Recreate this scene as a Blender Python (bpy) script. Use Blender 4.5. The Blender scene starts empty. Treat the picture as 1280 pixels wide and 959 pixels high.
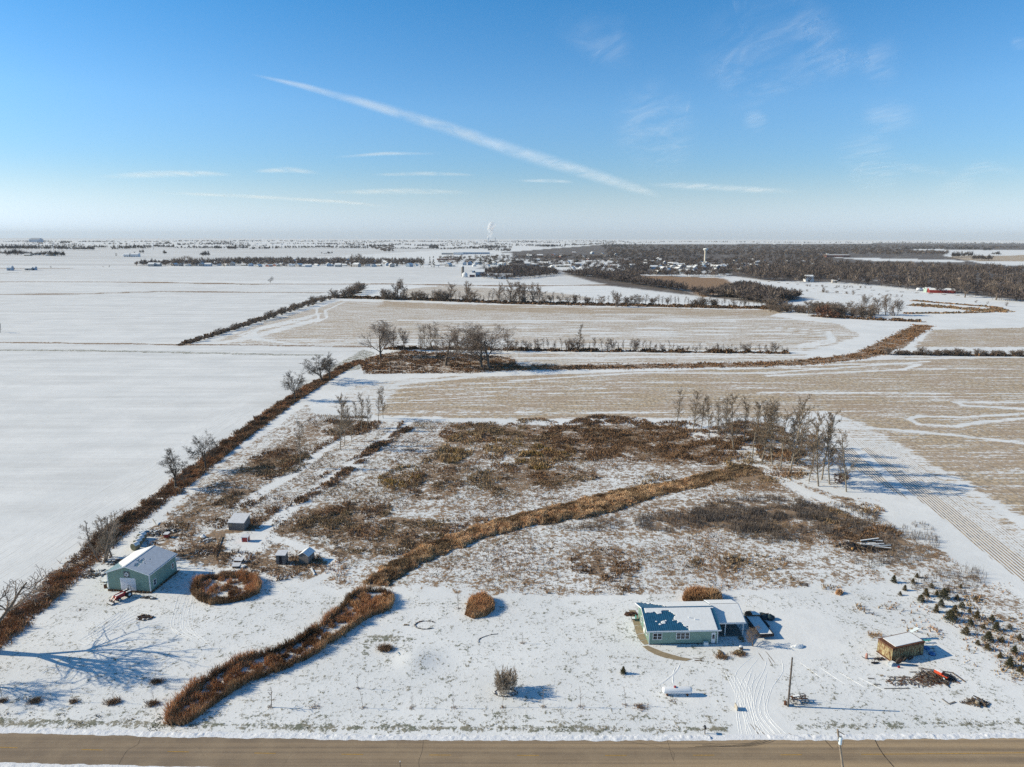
import bpy, math, random
import numpy as np
from mathutils import Vector, Matrix, Euler
R = math.radians
scene = bpy.context.scene
col = scene.collection
# ------------------------------------------------------------------ camera
FOC, CAMH, PITCH, ROLL = 854.0, 70.0, R(12.05), R(0.11)
cam_d = bpy.data.cameras.new("camera"); cam = bpy.data.objects.new("camera", cam_d); col.objects.link(cam)
cam_d.sensor_fit = 'HORIZONTAL'; cam_d.sensor_width = 36.0; cam_d.lens = 36.0*FOC/1280.0
cam_d.clip_start = 0.5; cam_d.clip_end = 400000.0
cam.matrix_world = (Matrix.Translation((0, 0, CAMH)) @ Matrix.Rotation(R(90)-PITCH, 4, 'X') @ Matrix.Rotation(ROLL, 4, 'Z'))
scene.camera = cam
# ------------------------------------------------------------------ light
SUN_EL = R(26.8)
SUN_DIR = Vector((-math.cos(R(3.8))*math.cos(SUN_EL), math.sin(R(3.8))*math.cos(SUN_EL), math.sin(SUN_EL)))  # towards the sun: left, a little beyond
world = bpy.data.worlds.new("World"); scene.world = world; world.use_nodes = True
wn = world.node_tree; wn.nodes.clear()
sky = wn.nodes.new('ShaderNodeTexSky'); sky.sky_type = 'NISHITA'; sky.sun_disc = False
sky.sun_elevation = SUN_EL; sky.sun_rotation = R(-90+3.8)
sky.altitude = 300; sky.air_density = 1.0; sky.dust_density = 0.45; sky.ozone_density = 3.0
bg = wn.nodes.new('ShaderNodeBackground'); bg.inputs['Strength'].default_value = 0.085
wo = wn.nodes.new('ShaderNodeOutputWorld')
_tc = wn.nodes.new('ShaderNodeTexCoord'); _sp = wn.nodes.new('ShaderNodeSeparateXYZ'); wn.links.new(_tc.outputs['Generated'], _sp.inputs[0])
_rp = wn.nodes.new('ShaderNodeValToRGB'); wn.links.new(_sp.outputs[2], _rp.inputs[0])     # deeper blue overhead in the clear winter air
_el = _rp.color_ramp.elements; _el[0].position = 0.0; _el[0].color = (1.0, 1.12, 1.3, 1); _el[1].position = .72; _el[1].color = (.58, .92, 1.02, 1)
for _p, _c in ((.17, (.88, 1.36, 1.68, 1)), (.34, (.32, 1.20, 1.68, 1))):
    _e = _el.new(_p); _e.color = _c
_mu = wn.nodes.new('ShaderNodeMix'); _mu.data_type = 'RGBA'; _mu.blend_type = 'MULTIPLY'; _mu.inputs[0].default_value = 1.0
wn.links.new(sky.outputs[0], _mu.inputs[6]); wn.links.new(_rp.outputs[0], _mu.inputs[7])
_bw = wn.nodes.new('ShaderNodeRGBToBW'); wn.links.new(sky.outputs[0], _bw.inputs[0])
_hz = wn.nodes.new('ShaderNodeMix'); _hz.data_type = 'RGBA'; _hz.blend_type = 'MULTIPLY'; _hz.inputs[0].default_value = 1.0
wn.links.new(_bw.outputs[0], _hz.inputs[6]); _hz.inputs[7].default_value = (1.30, 1.58, 1.84, 1)
_mr = wn.nodes.new('ShaderNodeMapRange'); _mr.interpolation_type = 'SMOOTHERSTEP'; wn.links.new(_sp.outputs[2], _mr.inputs[0])
_mr.inputs[1].default_value = -.02; _mr.inputs[2].default_value = .115; _mr.inputs[3].default_value = 1.0; _mr.inputs[4].default_value = 0.0
_fx = wn.nodes.new('ShaderNodeMix'); _fx.data_type = 'RGBA'; wn.links.new(_mr.outputs[0], _fx.inputs[0]); wn.links.new(_mu.outputs[2], _fx.inputs[6]); wn.links.new(_hz.outputs[2], _fx.inputs[7])
wn.links.new(_fx.outputs[2], bg.inputs[0]); wn.links.new(bg.outputs[0], wo.inputs[0])
sun_d = bpy.data.lights.new("sun", 'SUN'); sun = bpy.data.objects.new("sun", sun_d); col.objects.link(sun)
sun_d.energy = 5.0; sun_d.angle = R(0.53); sun_d.color = (1.0, 0.88, 0.66)
sun.rotation_euler = SUN_DIR.to_track_quat('Z', 'Y').to_euler(); sun.location = (0, 0, 200)
scene.view_settings.view_transform = 'Standard'; scene.view_settings.look = 'None'
scene.view_settings.exposure = 0.16; scene.view_settings.gamma = 1.0; scene.view_settings.use_curve_mapping = False
scene.cycles.max_bounces = 6; scene.cycles.diffuse_bounces = 2; scene.cycles.transparent_max_bounces = 12
scene.cycles.volume_bounces = 0; scene.cycles.use_denoising = False
# ------------------------------------------------------------------ map a point of the survey photo to the ground
def ray(x, y):
    u = (x-640)/FOC; v = (y-479.5)/FOC
    c, s = math.cos(ROLL), math.sin(ROLL)
    u, v = u*c+v*s, -u*s+v*c
    return (u, math.cos(PITCH)-v*math.sin(PITCH), -math.sin(PITCH)-v*math.cos(PITCH))
def G(x, y, z=0.0):
    d = ray(x, y); t = (CAMH-z)/-d[2]
    return (d[0]*t, d[1]*t)
def GA(pts): return np.array([G(*p) for p in pts])
def project(x, y, z):
    dz = z-CAMH; cp, sp = math.cos(PITCH), math.sin(PITCH)
    dep = y*cp-dz*sp; up = y*sp+dz*cp
    u = x/dep; v = -up/dep; c, s = math.cos(ROLL), math.sin(ROLL)
    return ((u*c-v*s)*FOC+640, (u*s+v*c)*FOC+479.5)
def tall(xb, yb, yt):
    g = G(xb, yb); lo, hi = 0, 400
    for _ in range(40):
        m = (lo+hi)/2
        if project(g[0], g[1], m)[1] > yt: lo = m
        else: hi = m
    return lo
# ------------------------------------------------------------------ numpy noise
def _h(ix, iy, seed):
    n = (ix*374761393 + iy*668265263 + seed*974711) & 0xffffffff
    n = ((n ^ (n >> 13))*1274126177) & 0xffffffff
    return ((n ^ (n >> 16)) & 0xffff)/65535.0
def vnoise(x, y, seed=0):
    ix = np.floor(x).astype(np.int64); iy = np.floor(y).astype(np.int64)
    fx = x-ix; fy = y-iy; fx = fx*fx*(3-2*fx); fy = fy*fy*(3-2*fy)
    a = _h(ix, iy, seed); b = _h(ix+1, iy, seed); c = _h(ix, iy+1, seed); d = _h(ix+1, iy+1, seed)
    return (a*(1-fx)+b*fx)*(1-fy)+(c*(1-fx)+d*fx)*fy
def fbm(x, y, seed=0, o=4):
    x = np.asarray(x, float); y = np.asarray(y, float)
    s = 0; a = .5; t = 0
    for i in range(o):
        s = s+a*vnoise(x*2**i+17.3*i, y*2**i-9.1*i, seed+i*31); t += a; a *= .55
    return s/t
def sstep(a, b, x): 
    t = np.clip((x-a)/(b-a), 0, 1); return t*t*(3-2*t)
def terrain(x, y):
    x = np.asarray(x, float); y = np.asarray(y, float)
    k = sstep(3500, 9000, y)
    z = k*(fbm(x/2600+3, y/1500+1, 5, 3)-.45)*26
    # a low rounded mound on the lawn
    m = np.exp(-(((x+16.5)/3.6)**2+((y-103.2)/3.3)**2)*1.2)*0.5
    return z+m
def in_poly(px, py, poly):
    n = len(poly); ins = np.zeros(px.shape, bool); d2 = np.full(px.shape, 1e18)
    for i in range(n):
        x1, y1 = poly[i]; x2, y2 = poly[(i+1) % n]
        c = ((y1 > py) != (y2 > py))
        with np.errstate(divide='ignore', invalid='ignore'):
            xi = (x2-x1)*(py-y1)/(y2-y1+1e-12)+x1
        ins ^= (c & (px < xi))
        dx, dy = x2-x1, y2-y1; t = np.clip(((px-x1)*dx+(py-y1)*dy)/(dx*dx+dy*dy+1e-9), 0, 1)
        d2 = np.minimum(d2, (px-x1-t*dx)**2+(py-y1-t*dy)**2)
    d = np.sqrt(d2); return np.where(ins, d, -d)
def line_dist(px, py, pts):
    d2 = np.full(px.shape, 1e18)
    for (x1, y1), (x2, y2) in zip(pts[:-1], pts[1:]):
        dx, dy = x2-x1, y2-y1; t = np.clip(((px-x1)*dx+(py-y1)*dy)/(dx*dx+dy*dy+1e-9), 0, 1)
        d2 = np.minimum(d2, (px-x1-t*dx)**2+(py-y1-t*dy)**2)
    return np.sqrt(d2)
# ------------------------------------------------------------------ objects
def mesh_np(name, co, faces, k):
    me = bpy.data.meshes.new(name); nv = len(co); nf = len(faces)
    me.vertices.add(nv); me.vertices.foreach_set('co', np.asarray(co, np.float32).ravel())
    me.loops.add(nf*k); me.loops.foreach_set('vertex_index', np.asarray(faces, np.int32).ravel())
    me.polygons.add(nf); me.polygons.foreach_set('loop_start', np.arange(0, nf*k, k, dtype=np.int32))
    me.update(calc_edges=True)
    return me
def link(name, me, parent=None, mat=None):
    if mat is not None and len(me.materials) == 0: me.materials.append(mat)
    o = bpy.data.objects.new(name, me); col.objects.link(o)
    if parent is not None: o.parent = parent
    return o
def tag(o, label=None, cat=None, group=None, kind=None):
    if label: o['label'] = label
    if cat: o['category'] = cat
    if group: o['group'] = group
    if kind: o['kind'] = kind
    return o
def thing(name, label, cat, loc=(0, 0, 0), rz=0.0, group=None):
    o = bpy.data.objects.new(name, None); col.objects.link(o)
    o.location = loc; o.rotation_euler = (0, 0, rz)
    return tag(o, label, cat, group)
KIDS = {}
def copy_tree(o, loc=None, rz=None, sc=None, label=None, group=None, parent=None):
    c = o.copy(); col.objects.link(c)
    if parent is not None: c.parent = parent
    if loc is not None: c.location = loc
    if rz is not None: c.rotation_euler = (0, 0, rz)
    if sc is not None: c.scale = sc
    if label: c['label'] = label
    if group: c['group'] = group
    for ch in list(o.children): copy_tree(ch, parent=c)
    return c
class MB:
    def __init__(s): s.v = []; s.f = []
    def add(s, vs, fs):
        b = len(s.v); s.v += [tuple(p) for p in vs]; s.f += [tuple(i+b for i in f) for f in fs]; return s
    def box(s, x0, y0, z0, x1, y1, z1):
        vs = [(x0,y0,z0),(x1,y0,z0),(x1,y1,z0),(x0,y1,z0),(x0,y0,z1),(x1,y0,z1),(x1,y1,z1),(x0,y1,z1)]
        return s.add(vs, [(0,3,2,1),(4,5,6,7),(0,1,5,4),(1,2,6,5),(2,3,7,6),(3,0,4,7)])
    def obox(s, c, d, hw, hh, up=(0, 0, 1)):      # bar from c along d, half width hw, half height hh
        c = Vector(c); d = Vector(d); n = d.normalized(); u = Vector(up)
        side = n.cross(u)
        if side.length < 1e-3: side = n.cross(Vector((1, 0, 0)))
        side.normalize(); u = side.cross(n)
        vs = []
        for e in (c, c+d):
            vs += [e-side*hw-u*hh, e+side*hw-u*hh, e+side*hw+u*hh, e-side*hw+u*hh]
        return s.add(vs, [(0,1,2,3),(7,6,5,4),(0,4,5,1),(1,5,6,2),(2,6,7,3),(3,7,4,0)])
    def tube(s, p0, p1, r0, r1=None, n=8, cap=True):
        r1 = r0 if r1 is None else r1
        p0 = Vector(p0); p1 = Vector(p1); d = (p1-p0).normalized()
        a = d.orthogonal().normalized(); b = d.cross(a)
        vs = []
        for p, r in ((p0, r0), (p1, r1)):
            for i in range(n):
                t = 2*math.pi*i/n; vs.append(p+(a*math.cos(t)+b*math.sin(t))*r)
        fs = [(i, (i+1) % n, n+(i+1) % n, n+i) for i in range(n)]
        if cap: fs += [tuple(range(n-1, -1, -1)), tuple(range(n, 2*n))]
        return s.add(vs, fs)
    def path(s, pts, r, n=5):
        for a, b in zip(pts[:-1], pts[1:]): s.tube(a, b, r, r, n)
        return s
    def ring(s, c, axis, R0, r, n=18, m=6):       # torus
        c = Vector(c); d = Vector(axis).normalized(); a = d.orthogonal().normalized(); b = d.cross(a); vs = []
        for i in range(n):
            t = 2*math.pi*i/n; rad = a*math.cos(t)+b*math.sin(t)
            for j in range(m):
                q = 2*math.pi*j/m; vs.append(c+rad*(R0+r*math.cos(q))+d*r*math.sin(q))
        fs = [(i*m+j, ((i+1) % n)*m+j, ((i+1) % n)*m+(j+1) % m, i*m+(j+1) % m) for i in range(n) for j in range(m)]
        return s.add(vs, fs)
    def lathe(s, c, prof, n=16, axis='Z'):
        vs = []
        for (r, h) in prof:
            for i in range(n):
                t = 2*math.pi*i/n; p = (r*math.cos(t), r*math.sin(t), h)
                if axis == 'X': p = (h, p[0], p[1])
                vs.append((c[0]+p[0], c[1]+p[1], c[2]+p[2]))
        fs = [(k*n+i, k*n+(i+1) % n, (k+1)*n+(i+1) % n, (k+1)*n+i) for k in range(len(prof)-1) for i in range(n)]
        fs += [tuple(range(n-1, -1, -1)), tuple(range((len(prof)-1)*n, len(prof)*n))]
        return s.add(vs, fs)
    def slab(s, quad, t):                          # quad of 4 pts, thickened by t along its normal
        q = [Vector(p) for p in quad]; n = (q[1]-q[0]).cross(q[3]-q[0]).normalized()*t
        vs = q+[p+n for p in q]
        return s.add(vs, [(0,3,2,1),(4,5,6,7),(0,1,5,4),(1,2,6,5),(2,3,7,6),(3,0,4,7)])
    def prism(s, poly, y0, y1):                    # poly in xz extruded along y
        n = len(poly); vs = [(x, y0, z) for x, z in poly]+[(x, y1, z) for x, z in poly]
        return s.add(vs, [tuple(range(n)), tuple(range(2*n-1, n-1, -1))]+[(i, i+n, (i+1) % n+n, (i+1) % n) for i in range(n)])
    def lump(s, c, rx, ry, rz, rng, n=8, m=5, j=.2):
        vs = []
        for k in range(m+1):
            ph = math.pi*k/m
            for i in range(n):
                t = 2*math.pi*i/n; q = 1+rng.uniform(-j, j)
                vs.append((c[0]+rx*q*math.sin(ph)*math.cos(t), c[1]+ry*q*math.sin(ph)*math.sin(t), c[2]+rz*q*math.cos(ph)))
        return s.add(vs, [(k*n+i, (k+1)*n+i, (k+1)*n+(i+1) % n, k*n+(i+1) % n) for k in range(m) for i in range(n)])
    def build(s, name, mat, parent=None, smooth=False):
        me = bpy.data.meshes.new(name); me.from_pydata([tuple(p) for p in s.v], [], s.f)
        me.materials.append(mat)
        if smooth: me.polygons.foreach_set('use_smooth', [True]*len(me.polygons))
        me.update()
        return link(name, me, parent)
# ------------------------------------------------------------------ node helper
class NT:
    def __init__(s, name):
        s.m = bpy.data.materials.new(name); s.m.use_nodes = True; s.t = s.m.node_tree; s.t.nodes.clear()
        s.out = s.n('ShaderNodeOutputMaterial')
    def n(s, ty, **kw):
        nd = s.t.nodes.new(ty)
        for k, v in kw.items(): setattr(nd, k, v)
        return nd
    def put(s, sock, v):
        if hasattr(v, 'default_value') or hasattr(v, 'is_linked'): s.t.links.new(v, sock)
        else:
            if isinstance(v, (tuple, list)) and len(v) == 3 and sock.type == 'RGBA': v = (*v, 1)
            sock.default_value = v
    def math(s, op, a, b=0.0, c=None, clamp=False):
        nd = s.n('ShaderNodeMath', operation=op, use_clamp=clamp); s.put(nd.inputs[0], a); s.put(nd.inputs[1], b)
        if c is not None: s.put(nd.inputs[2], c)
        return nd.outputs[0]
    def mix(s, f, a, b):
        nd = s.n('ShaderNodeMix', data_type='RGBA'); s.put(nd.inputs[0], f); s.put(nd.inputs[6], a); s.put(nd.inputs[7], b); return nd.outputs[2]
    def mixf(s, f, a, b):
        nd = s.n('ShaderNodeMix', data_type='FLOAT'); s.put(nd.inputs[0], f); s.put(nd.inputs[2], a); s.put(nd.inputs[3], b); return nd.outputs[0]
    def noise(s, vec, scale=1.0, detail=3.0, rough=.6, dist=0.0):
        nd = s.n('ShaderNodeTexNoise'); s.put(nd.inputs['Vector'], vec); nd.inputs['Scale'].default_value = scale
        nd.inputs['Detail'].default_value = detail; nd.inputs['Roughness'].default_value = rough; nd.inputs['Distortion'].default_value = dist
        return nd.outputs[0]
    def scale(s, vec, sc, rot=0.0):
        nd = s.n('ShaderNodeMapping'); s.put(nd.inputs[0], vec); nd.inputs['Rotation'].default_value = (0, 0, rot); nd.inputs['Scale'].default_value = sc; return nd.outputs[0]
    def sm(s, x, a, b, lo=0.0, hi=1.0):
        nd = s.n('ShaderNodeMapRange', interpolation_type='SMOOTHSTEP'); s.put(nd.inputs[0], x); s.put(nd.inputs[1], a); s.put(nd.inputs[2], b)
        nd.inputs[3].default_value = lo; nd.inputs[4].default_value = hi; return nd.outputs[0]
    def pos(s): return s.n('ShaderNodeNewGeometry').outputs['Position']
    def obj(s): return s.n('ShaderNodeTexCoord').outputs['Object']
    def bump(s, h, st=.3, d=.1):
        nd = s.n('ShaderNodeBump'); nd.inputs['Strength'].default_value = st; nd.inputs['Distance'].default_value = d; s.put(nd.inputs['Height'], h); return nd.outputs[0]
    def bsdf(s, color, rough=.8, normal=None, spec=.2, metal=0.0):
        b = s.n('ShaderNodeBsdfPrincipled'); s.put(b.inputs['Base Color'], color); s.put(b.inputs['Roughness'], rough)
        b.inputs['Specular IOR Level'].default_value = spec; b.inputs['Metallic'].default_value = metal
        if normal is not None: s.t.links.new(normal, b.inputs['Normal'])
        s.t.links.new(b.outputs[0], s.out.inputs[0]); return s.m
def simple(name, c, rough=.7, var=.15, sc=3.0, spec=.2, metal=0.0, bump=0.0, c2=None):
    t = NT(name); n = t.noise(t.obj(), sc, 4, .65)
    f = t.sm(n, .3, .7)
    a = tuple(v*(1-var) for v in c); b = tuple(min(1, v*(1+var)) for v in c) if c2 is None else c2
    return t.bsdf(t.mix(f, a, b), rough, t.bump(n, .4, bump) if bump else None, spec, metal)
def vcol_mat(name, rough=.85, back=.0):
    t = NT(name); a = t.n('ShaderNodeAttribute', attribute_name='tint')
    return t.bsdf(a.outputs['Color'], rough, None, .15)
M = {}
M['snow'] = simple('snow', (.80, .81, .815), .75, .05, 2.0, .25, bump=.05)
M['green_siding'] = simple('green_siding', (.245, .355, .295), .5, .05, .8)
M['white_trim'] = simple('white_trim', (.78, .79, .80), .5, .03)
M['blue_metal'] = simple('blue_metal', (.025, .115, .215), .4, .12, 1.5, .4)
M['barn_metal'] = simple('barn_metal', (.30, .42, .46), .4, .08, 1.0, .4)
M['door_white'] = simple('door_white', (.66, .68, .72), .5, .03)
M['glass'] = simple('window_glass', (.03, .04, .05), .12, .1, 1, .6)
M['dark'] = simple('dark_metal', (.03, .03, .035), .6, .3)
M['black_rubber'] = simple('black_rubber', (.02, .02, .022), .8, .3)
M['red_paint'] = simple('red_paint', (.34, .03, .035), .4, .15, 4, .4)
M['orange_red'] = simple('orange_red', (.62, .08, .035), .45, .2, 4, .4)
M['rust'] = simple('rust', (.13, .06, .035), .9, .4, 3)
M['old_wood'] = simple('old_wood', (.20, .185, .17), .9, .25, 2)
M['warm_wood'] = simple('warm_wood', (.30, .24, .17), .9, .25, 2)
M['brown_wood'] = simple('brown_wood', (.14, .10, .07), .9, .3, 2)
M['concrete'] = simple('concrete', (.30, .24, .16), .9, .12, .8)
M['stone'] = simple('stone', (.14, .125, .11), .9, .4, 2)
M['tank_white'] = simple('tank_white', (.82, .83, .85), .35, .02, 1, .5)
M['grey_metal'] = simple('grey_metal', (.42, .46, .50), .45, .08, 1, .4)
M['pale_metal'] = simple('pale_metal', (.62, .70, .74), .4, .1, 1, .4)
M['steel'] = simple('steel', (.30, .30, .30), .6, .2)
M['blue_tarp'] = simple('blue_tarp', (.06, .20, .45), .5, .2)
M['teal'] = simple('teal_plastic', (.06, .33, .30), .5, .2)
M['tan_wall'] = simple('tan_wall', (.42, .38, .32), .8, .1)
M['hay'] = simple('hay', (.24, .19, .11), .9, .35, 4, bump=.05)
M['wrap'] = simple('bale_side', (.12, .13, .09), .8, .3, 3)
M['bark'] = simple('bark', (.16, .13, .105), .9, .3, 4)
M['twig'] = simple('twig', (.235, .185, .15), .9, .2, 1)
M['pale_bark'] = simple('pale_bark', (.26, .22, .17), .9, .35, 2)
M['pale_twig'] = simple('pale_twig', (.24, .185, .135), .9, .2, 1)
M['tint'] = vcol_mat('dry_stems')
M['conifer'] = simple('conifer_needles', (.055, .065, .035), .8, .4, 3, c2=(.11, .095, .05))
M['pole_wood'] = simple('pole_wood', (.30, .24, .18), .85, .2, 1.5)
M['brown_pole'] = simple('brown_pole', (.12, .10, .085), .85, .2, 1.5)
M['dark_bark'] = simple('dark_bark', (.10, .085, .072), .9, .3, 2)
M['wisp'] = simple('pale_stems', (.34, .275, .21), .9, .2, 1)
M['red_barn'] = simple('red_barn', (.24, .035, .03), .6, .1, .5)
# ================================================================== GROUND
def far_edge(x):   # far edge of the road pavement
    x = np.asarray(x, float); a = np.abs(x)
    return 84.5+np.where(x < 0, 2.6e-4, 1.3e-4)*np.minimum(a, 80)**2+np.maximum(a-80, 0)*np.where(x < 0, .03, .014)
def near_edge(x): return far_edge(x)-5.75
def build_ground():
    # rows: dense where the land is near, wide steps far off
    ys = [-260, -120, -40, 10, 40, 60]
    y = 68.0
    while y < 30000:
        ys.append(y); y += max(0.12, (y*y+4900)/(FOC*CAMH)*1.05)*(1.0 if y < 9000 else 1.6)
    ys.append(32000.0); ys = np.array(ys)
    t = np.arange(-.86, .86, .0024); e = np.array([.9, .97, 1.1, 1.3, 1.6, 2.1])
    t = np.concatenate([-e[::-1], t, e])
    W = np.maximum(ys, 64)+22
    X = t[None, :]*W[:, None]; Y = np.repeat(ys[:, None], len(t), 1)
    nr, nc = X.shape
    x = X.ravel(); y = Y.ravel()
    # lie under the road
    z = terrain(x, y)
    cov = {k: np.zeros(len(x)) for k in ('stub', 'brush', 'grass', 'dirt', 'head', 'track', 'frow', 'wood')}
    sel_y = y
    wob = (fbm(x/3., y/3., 3, 3)-.5)*2; wobL = (fbm(x/25., y/25., 8, 3)-.5)*2
    def poly(key, pts, amt, fe=2.0, wo=1.0, mode='max', world=False):
        P = np.array(pts, float) if world else GA(pts)
        x0, y0 = P.min(0)-fe*2-6; x1, y1 = P.max(0)+fe*2+6
        i = np.where((x > x0) & (x < x1) & (y > y0) & (y < y1))[0]
        d = in_poly(x[i], y[i], P)+wob[i]*wo
        m = sstep(-fe*.5, fe*.5, d)*amt
        app(key, i, m, mode)
    def line(key, pts, width, amt, fe=1.0, wo=.6, mode='max', world=False):
        P = np.array(pts, float) if world else GA(pts)
        r = width/2+fe+3; x0, y0 = P.min(0)-r; x1, y1 = P.max(0)+r
        i = np.where((x > x0) & (x < x1) & (y > y0) & (y < y1))[0]
        d = width/2-line_dist(x[i], y[i], P)+wob[i]*wo
        m = sstep(-fe*.5, fe*.5, d)*amt
        app(key, i, m, mode)
    def app(key, i, m, mode):
        keys = ('stub', 'brush', 'grass', 'dirt') if key == 'all' else (key,)
        for k in keys:
            a = cov[k]
            if mode == 'max': a[i] = np.maximum(a[i], m)
            elif mode == 'sub': a[i] = a[i]*(1-m)
            elif mode == 'add': a[i] = np.clip(a[i]+m, 0, 1)
    # --- fields of stubble
    poly('stub', [(470,520),(480,500),(500,480),(560,470),(640,468),(860,462),(1010,456),(1130,446),(1280,447),(1700,450),(1900,700),(1280,650),(1200,600),(1130,562),(1075,528),(1030,514),(980,523),(840,522),(640,525)], .74, 6, 3)
    poly('stub', [(400,512),(440,482),(500,474),(560,468),(500,500),(480,520)], .42, 6, 2)
    poly('stub', [(1000,520),(1080,525),(1180,585),(1280,660),(1400,760),(1280,738),(1060,560),(1010,540)], .42, 5, 3)
    poly('head', [(1000,535),(1120,560),(1215,628),(1285,682),(1500,860),(1285,750),(1160,645),(1060,585),(1020,560)], 1.0, 2, .3)
    poly('stub', [(1035,560),(1085,560),(1140,598),(1285,702),(1500,860),(1290,742),(1160,640),(1068,586)], .8, 1.5, .2)
    for dx in (0, 9, 17): line('stub', [(1128+dx,585-dx*.3),(1290+dx,690-dx*.6)], .7, .62, .6, .2)
    poly('stub', [(620,441),(1010,443),(1010,451),(760,456),(640,462),(560,456)], .55, 5, 4)
    poly('stub', [(262,429),(330,402),(425,376),(560,380),(1000,388),(1150,404),(1060,439),(640,437)], .58, 8, 4)
    poly('stub', [(480,376),(560,380),(1000,388),(1010,396),(700,392),(470,384)], .75, 6, 4)
    poly('stub', [(270,427),(420,400),(620,405),(640,436)], .6, 8, 4)
    poly('stub', [(500,362),(560,356),(700,366),(760,375),(650,377),(500,372)], .6, 12, 6)
    poly('stub', [(1165,412),(1280,409),(1700,405),(1700,432),(1140,435)], .7, 6, 4)
    # bare snow swirls and headlands inside the stubble
    line('stub', [(395,400),(300,425),(262,430)], 11, .55, 4, 2, 'sub')
    line('stub', [(420,376),(395,386),(398,398),(385,402)], 1.6, .95, 1, .3, 'sub')
    line('stub', [(430,378),(407,388),(408,398),(395,403)], 1.6, .95, 1, .3, 'sub')
    poly('stub', [(990,388),(1150,402),(1110,425),(1050,440),(1010,440),(1080,420),(1050,405),(960,395)], .8, 5, 4, 'sub')
    line('stub', [(1000,396),(1075,403),(1085,418),(1040,438)], 6, .6, 3, 2, 'sub')
    line('stub', [(640,448),(860,446),(1010,446)], 4, .7, 3, 2, 'sub')
    for pts in ([(1280,517),(1200,522),(1150,520),(1135,524),(1150,531),(1195,533),(1230,527),(1300,522)], [(1090,535),(1160,541),(1220,547),(1290,556)],
                [(1290,503),(1230,503),(1195,503),(1205,507),(1300,512)], [(640,476),(800,466),(960,466),(1160,452)], [(900,462),(1060,455),(1150,455),(1130,462),(960,470)]):
        line('stub', pts, 2.8, .75, 2, .8, 'sub')
    line('stub', [(500,480),(600,470),(760,464),(900,459),(1100,449),(1300,446)], 5, .7, 3, 1, 'sub')
    for k_ in range(4): line('stub', [(400-k_*6,392+k_*2.5),(330-k_*4,408+k_*2),(300+k_*6,419+k_*2),(330+k_*12,424+k_*2),(640,425+k_*2.2)], 2.6, .7, 2, 1, 'sub')
    for k_ in range(3): line('stub', [(700+k_*20,412+k_*4),(960+k_*8,409+k_*4),(1035,414+k_*3),(1042,424+k_*2),(1000,431+k_*2)], 3.0, .7, 2, 1, 'sub')
    for k_ in range(4): line('stub', [(470,488+k_*6),(520,483+k_*6),(640,478+k_*5),(760,476+k_*5)], 1.3, .5, 1.5, 1, 'sub')
    # strips of snow that run with the rows
    rng = np.random.RandomState(4)
    for _ in range(75):
        yy = rng.uniform(402, 1010); xx = rng.uniform(-150, 700); L = rng.uniform(40, 330); wd = (1.2+rng.rand()*3)*(.5+yy/700)
        line('stub', [(xx, yy), (xx+L, yy+rng.uniform(-3, 3))], wd, rng.uniform(.2, .65), 2.5, 1.5, 'sub', True)
    for _ in range(26):
        yy = rng.uniform(265, 380); xx = rng.uniform(-60, 300); L = rng.uniform(40, 200)
        line('stub', [(xx, yy), (xx+L, yy+rng.uniform(-2, 2))], rng.uniform(.8, 2.5), rng.uniform(.2, .6), 2.5, 1.5, 'sub', True)
    # far tan fields
    for p, a in (([(1190,320),(1280,319),(1500,320),(1500,328),(1230,327),(1180,324)], .8), ([(430,301.5),(560,302),(500,304.4),(330,303.8)], .28), ([(0,308),(60,308),(280,310),(330,313),(100,313)], .18),
                 ([(160,303.2),(300,304.2),(220,306.5),(140,305)], .22), ([(60,305.5),(200,306),(190,307.5),(80,307)], .2), ([(890,304.5),(1020,305),(990,307),(900,306.2)], .3)):
        poly('stub', p, a, 30, 5)
    
    # --- left fields: faint planted rows
    poly('frow', [(-900,795),(-40,815),(0,790),(75,718),(150,655),(230,592),(370,490),(455,440),(455,431),(-900,431)], 1.0, 3, .5)
    poly('frow', [(-900,429),(230,429),(400,368),(440,355),(-900,352)], .8, 3, .5)
    poly('frow', [(-900,350),(440,352),(1000,360),(660,334),(-900,334)], .9, 3, .5)
    poly('frow', [(-900,333),(200,333),(600,310),(-900,302)], 1.0, 30, .5)
    poly('head', [(-60,860),(0,790),(75,718),(150,655),(230,592),(330,515),(300,500),(200,570),(120,610),(40,660),(-60,700)], 1.0, 6, 1)
    # --- ditches and grass lines across the fields
    line('grass', [(-300,436),(120,438.5),(330,443),(400,444)], 7, .8, 2, 1.2)
    line('brush', [(-300,437),(120,439.5),(330,444)], 2.5, .6, 2, 1.2)
    line('brush', [(-300,426),(0,428),(225,430.8)], 7, 1.0, 2, .8)
    line('brush', [(225,431),(330,431.5),(470,434)], 6.5, .95, 2, 1)
    line('grass', [(-300,354),(120,352.5),(200,353.5),(320,356)], 20, .8, 6, 2)
    line('brush', [(-300,353.6),(100,352.3),(200,353.3),(320,355.3),(480,355),(640,357.5),(800,356)], 30, 1.0, 10, 2)
    line('grass', [(-200,371),(0,368.5),(100,368),(200,365),(400,366.5)], 12, .8, 5, 1.5)
    line('brush', [(-200,370.5),(0,368),(100,367.5),(200,364.5),(400,366)], 19, 1.0, 7, 1.5)
    line('grass', [(0,342),(30,340)], 25, .8, 8, 2); line('brush', [(0,335.8),(110,335.2)], 40, .95, 15, 3)
    line('brush', [(0,309.8),(120,310.3)], 110, .6, 60, 10); line('brush', [(265,313.2),(330,313.6)], 100, .7, 50, 10); line('brush', [(400,319.6),(520,318.4),(640,317)], 50, .7, 30, 6); line('brush', [(190,317.3),(320,315)], 60, .6, 30, 6)
    # --- hedgerow strips
    line('brush', [(-80,860),(0,790),(45,752),(85,718),(140,668),(230,600),(300,545),(370,495),(425,462),(448,452)], 5.2, .74, 2.5, 1.2)
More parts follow.
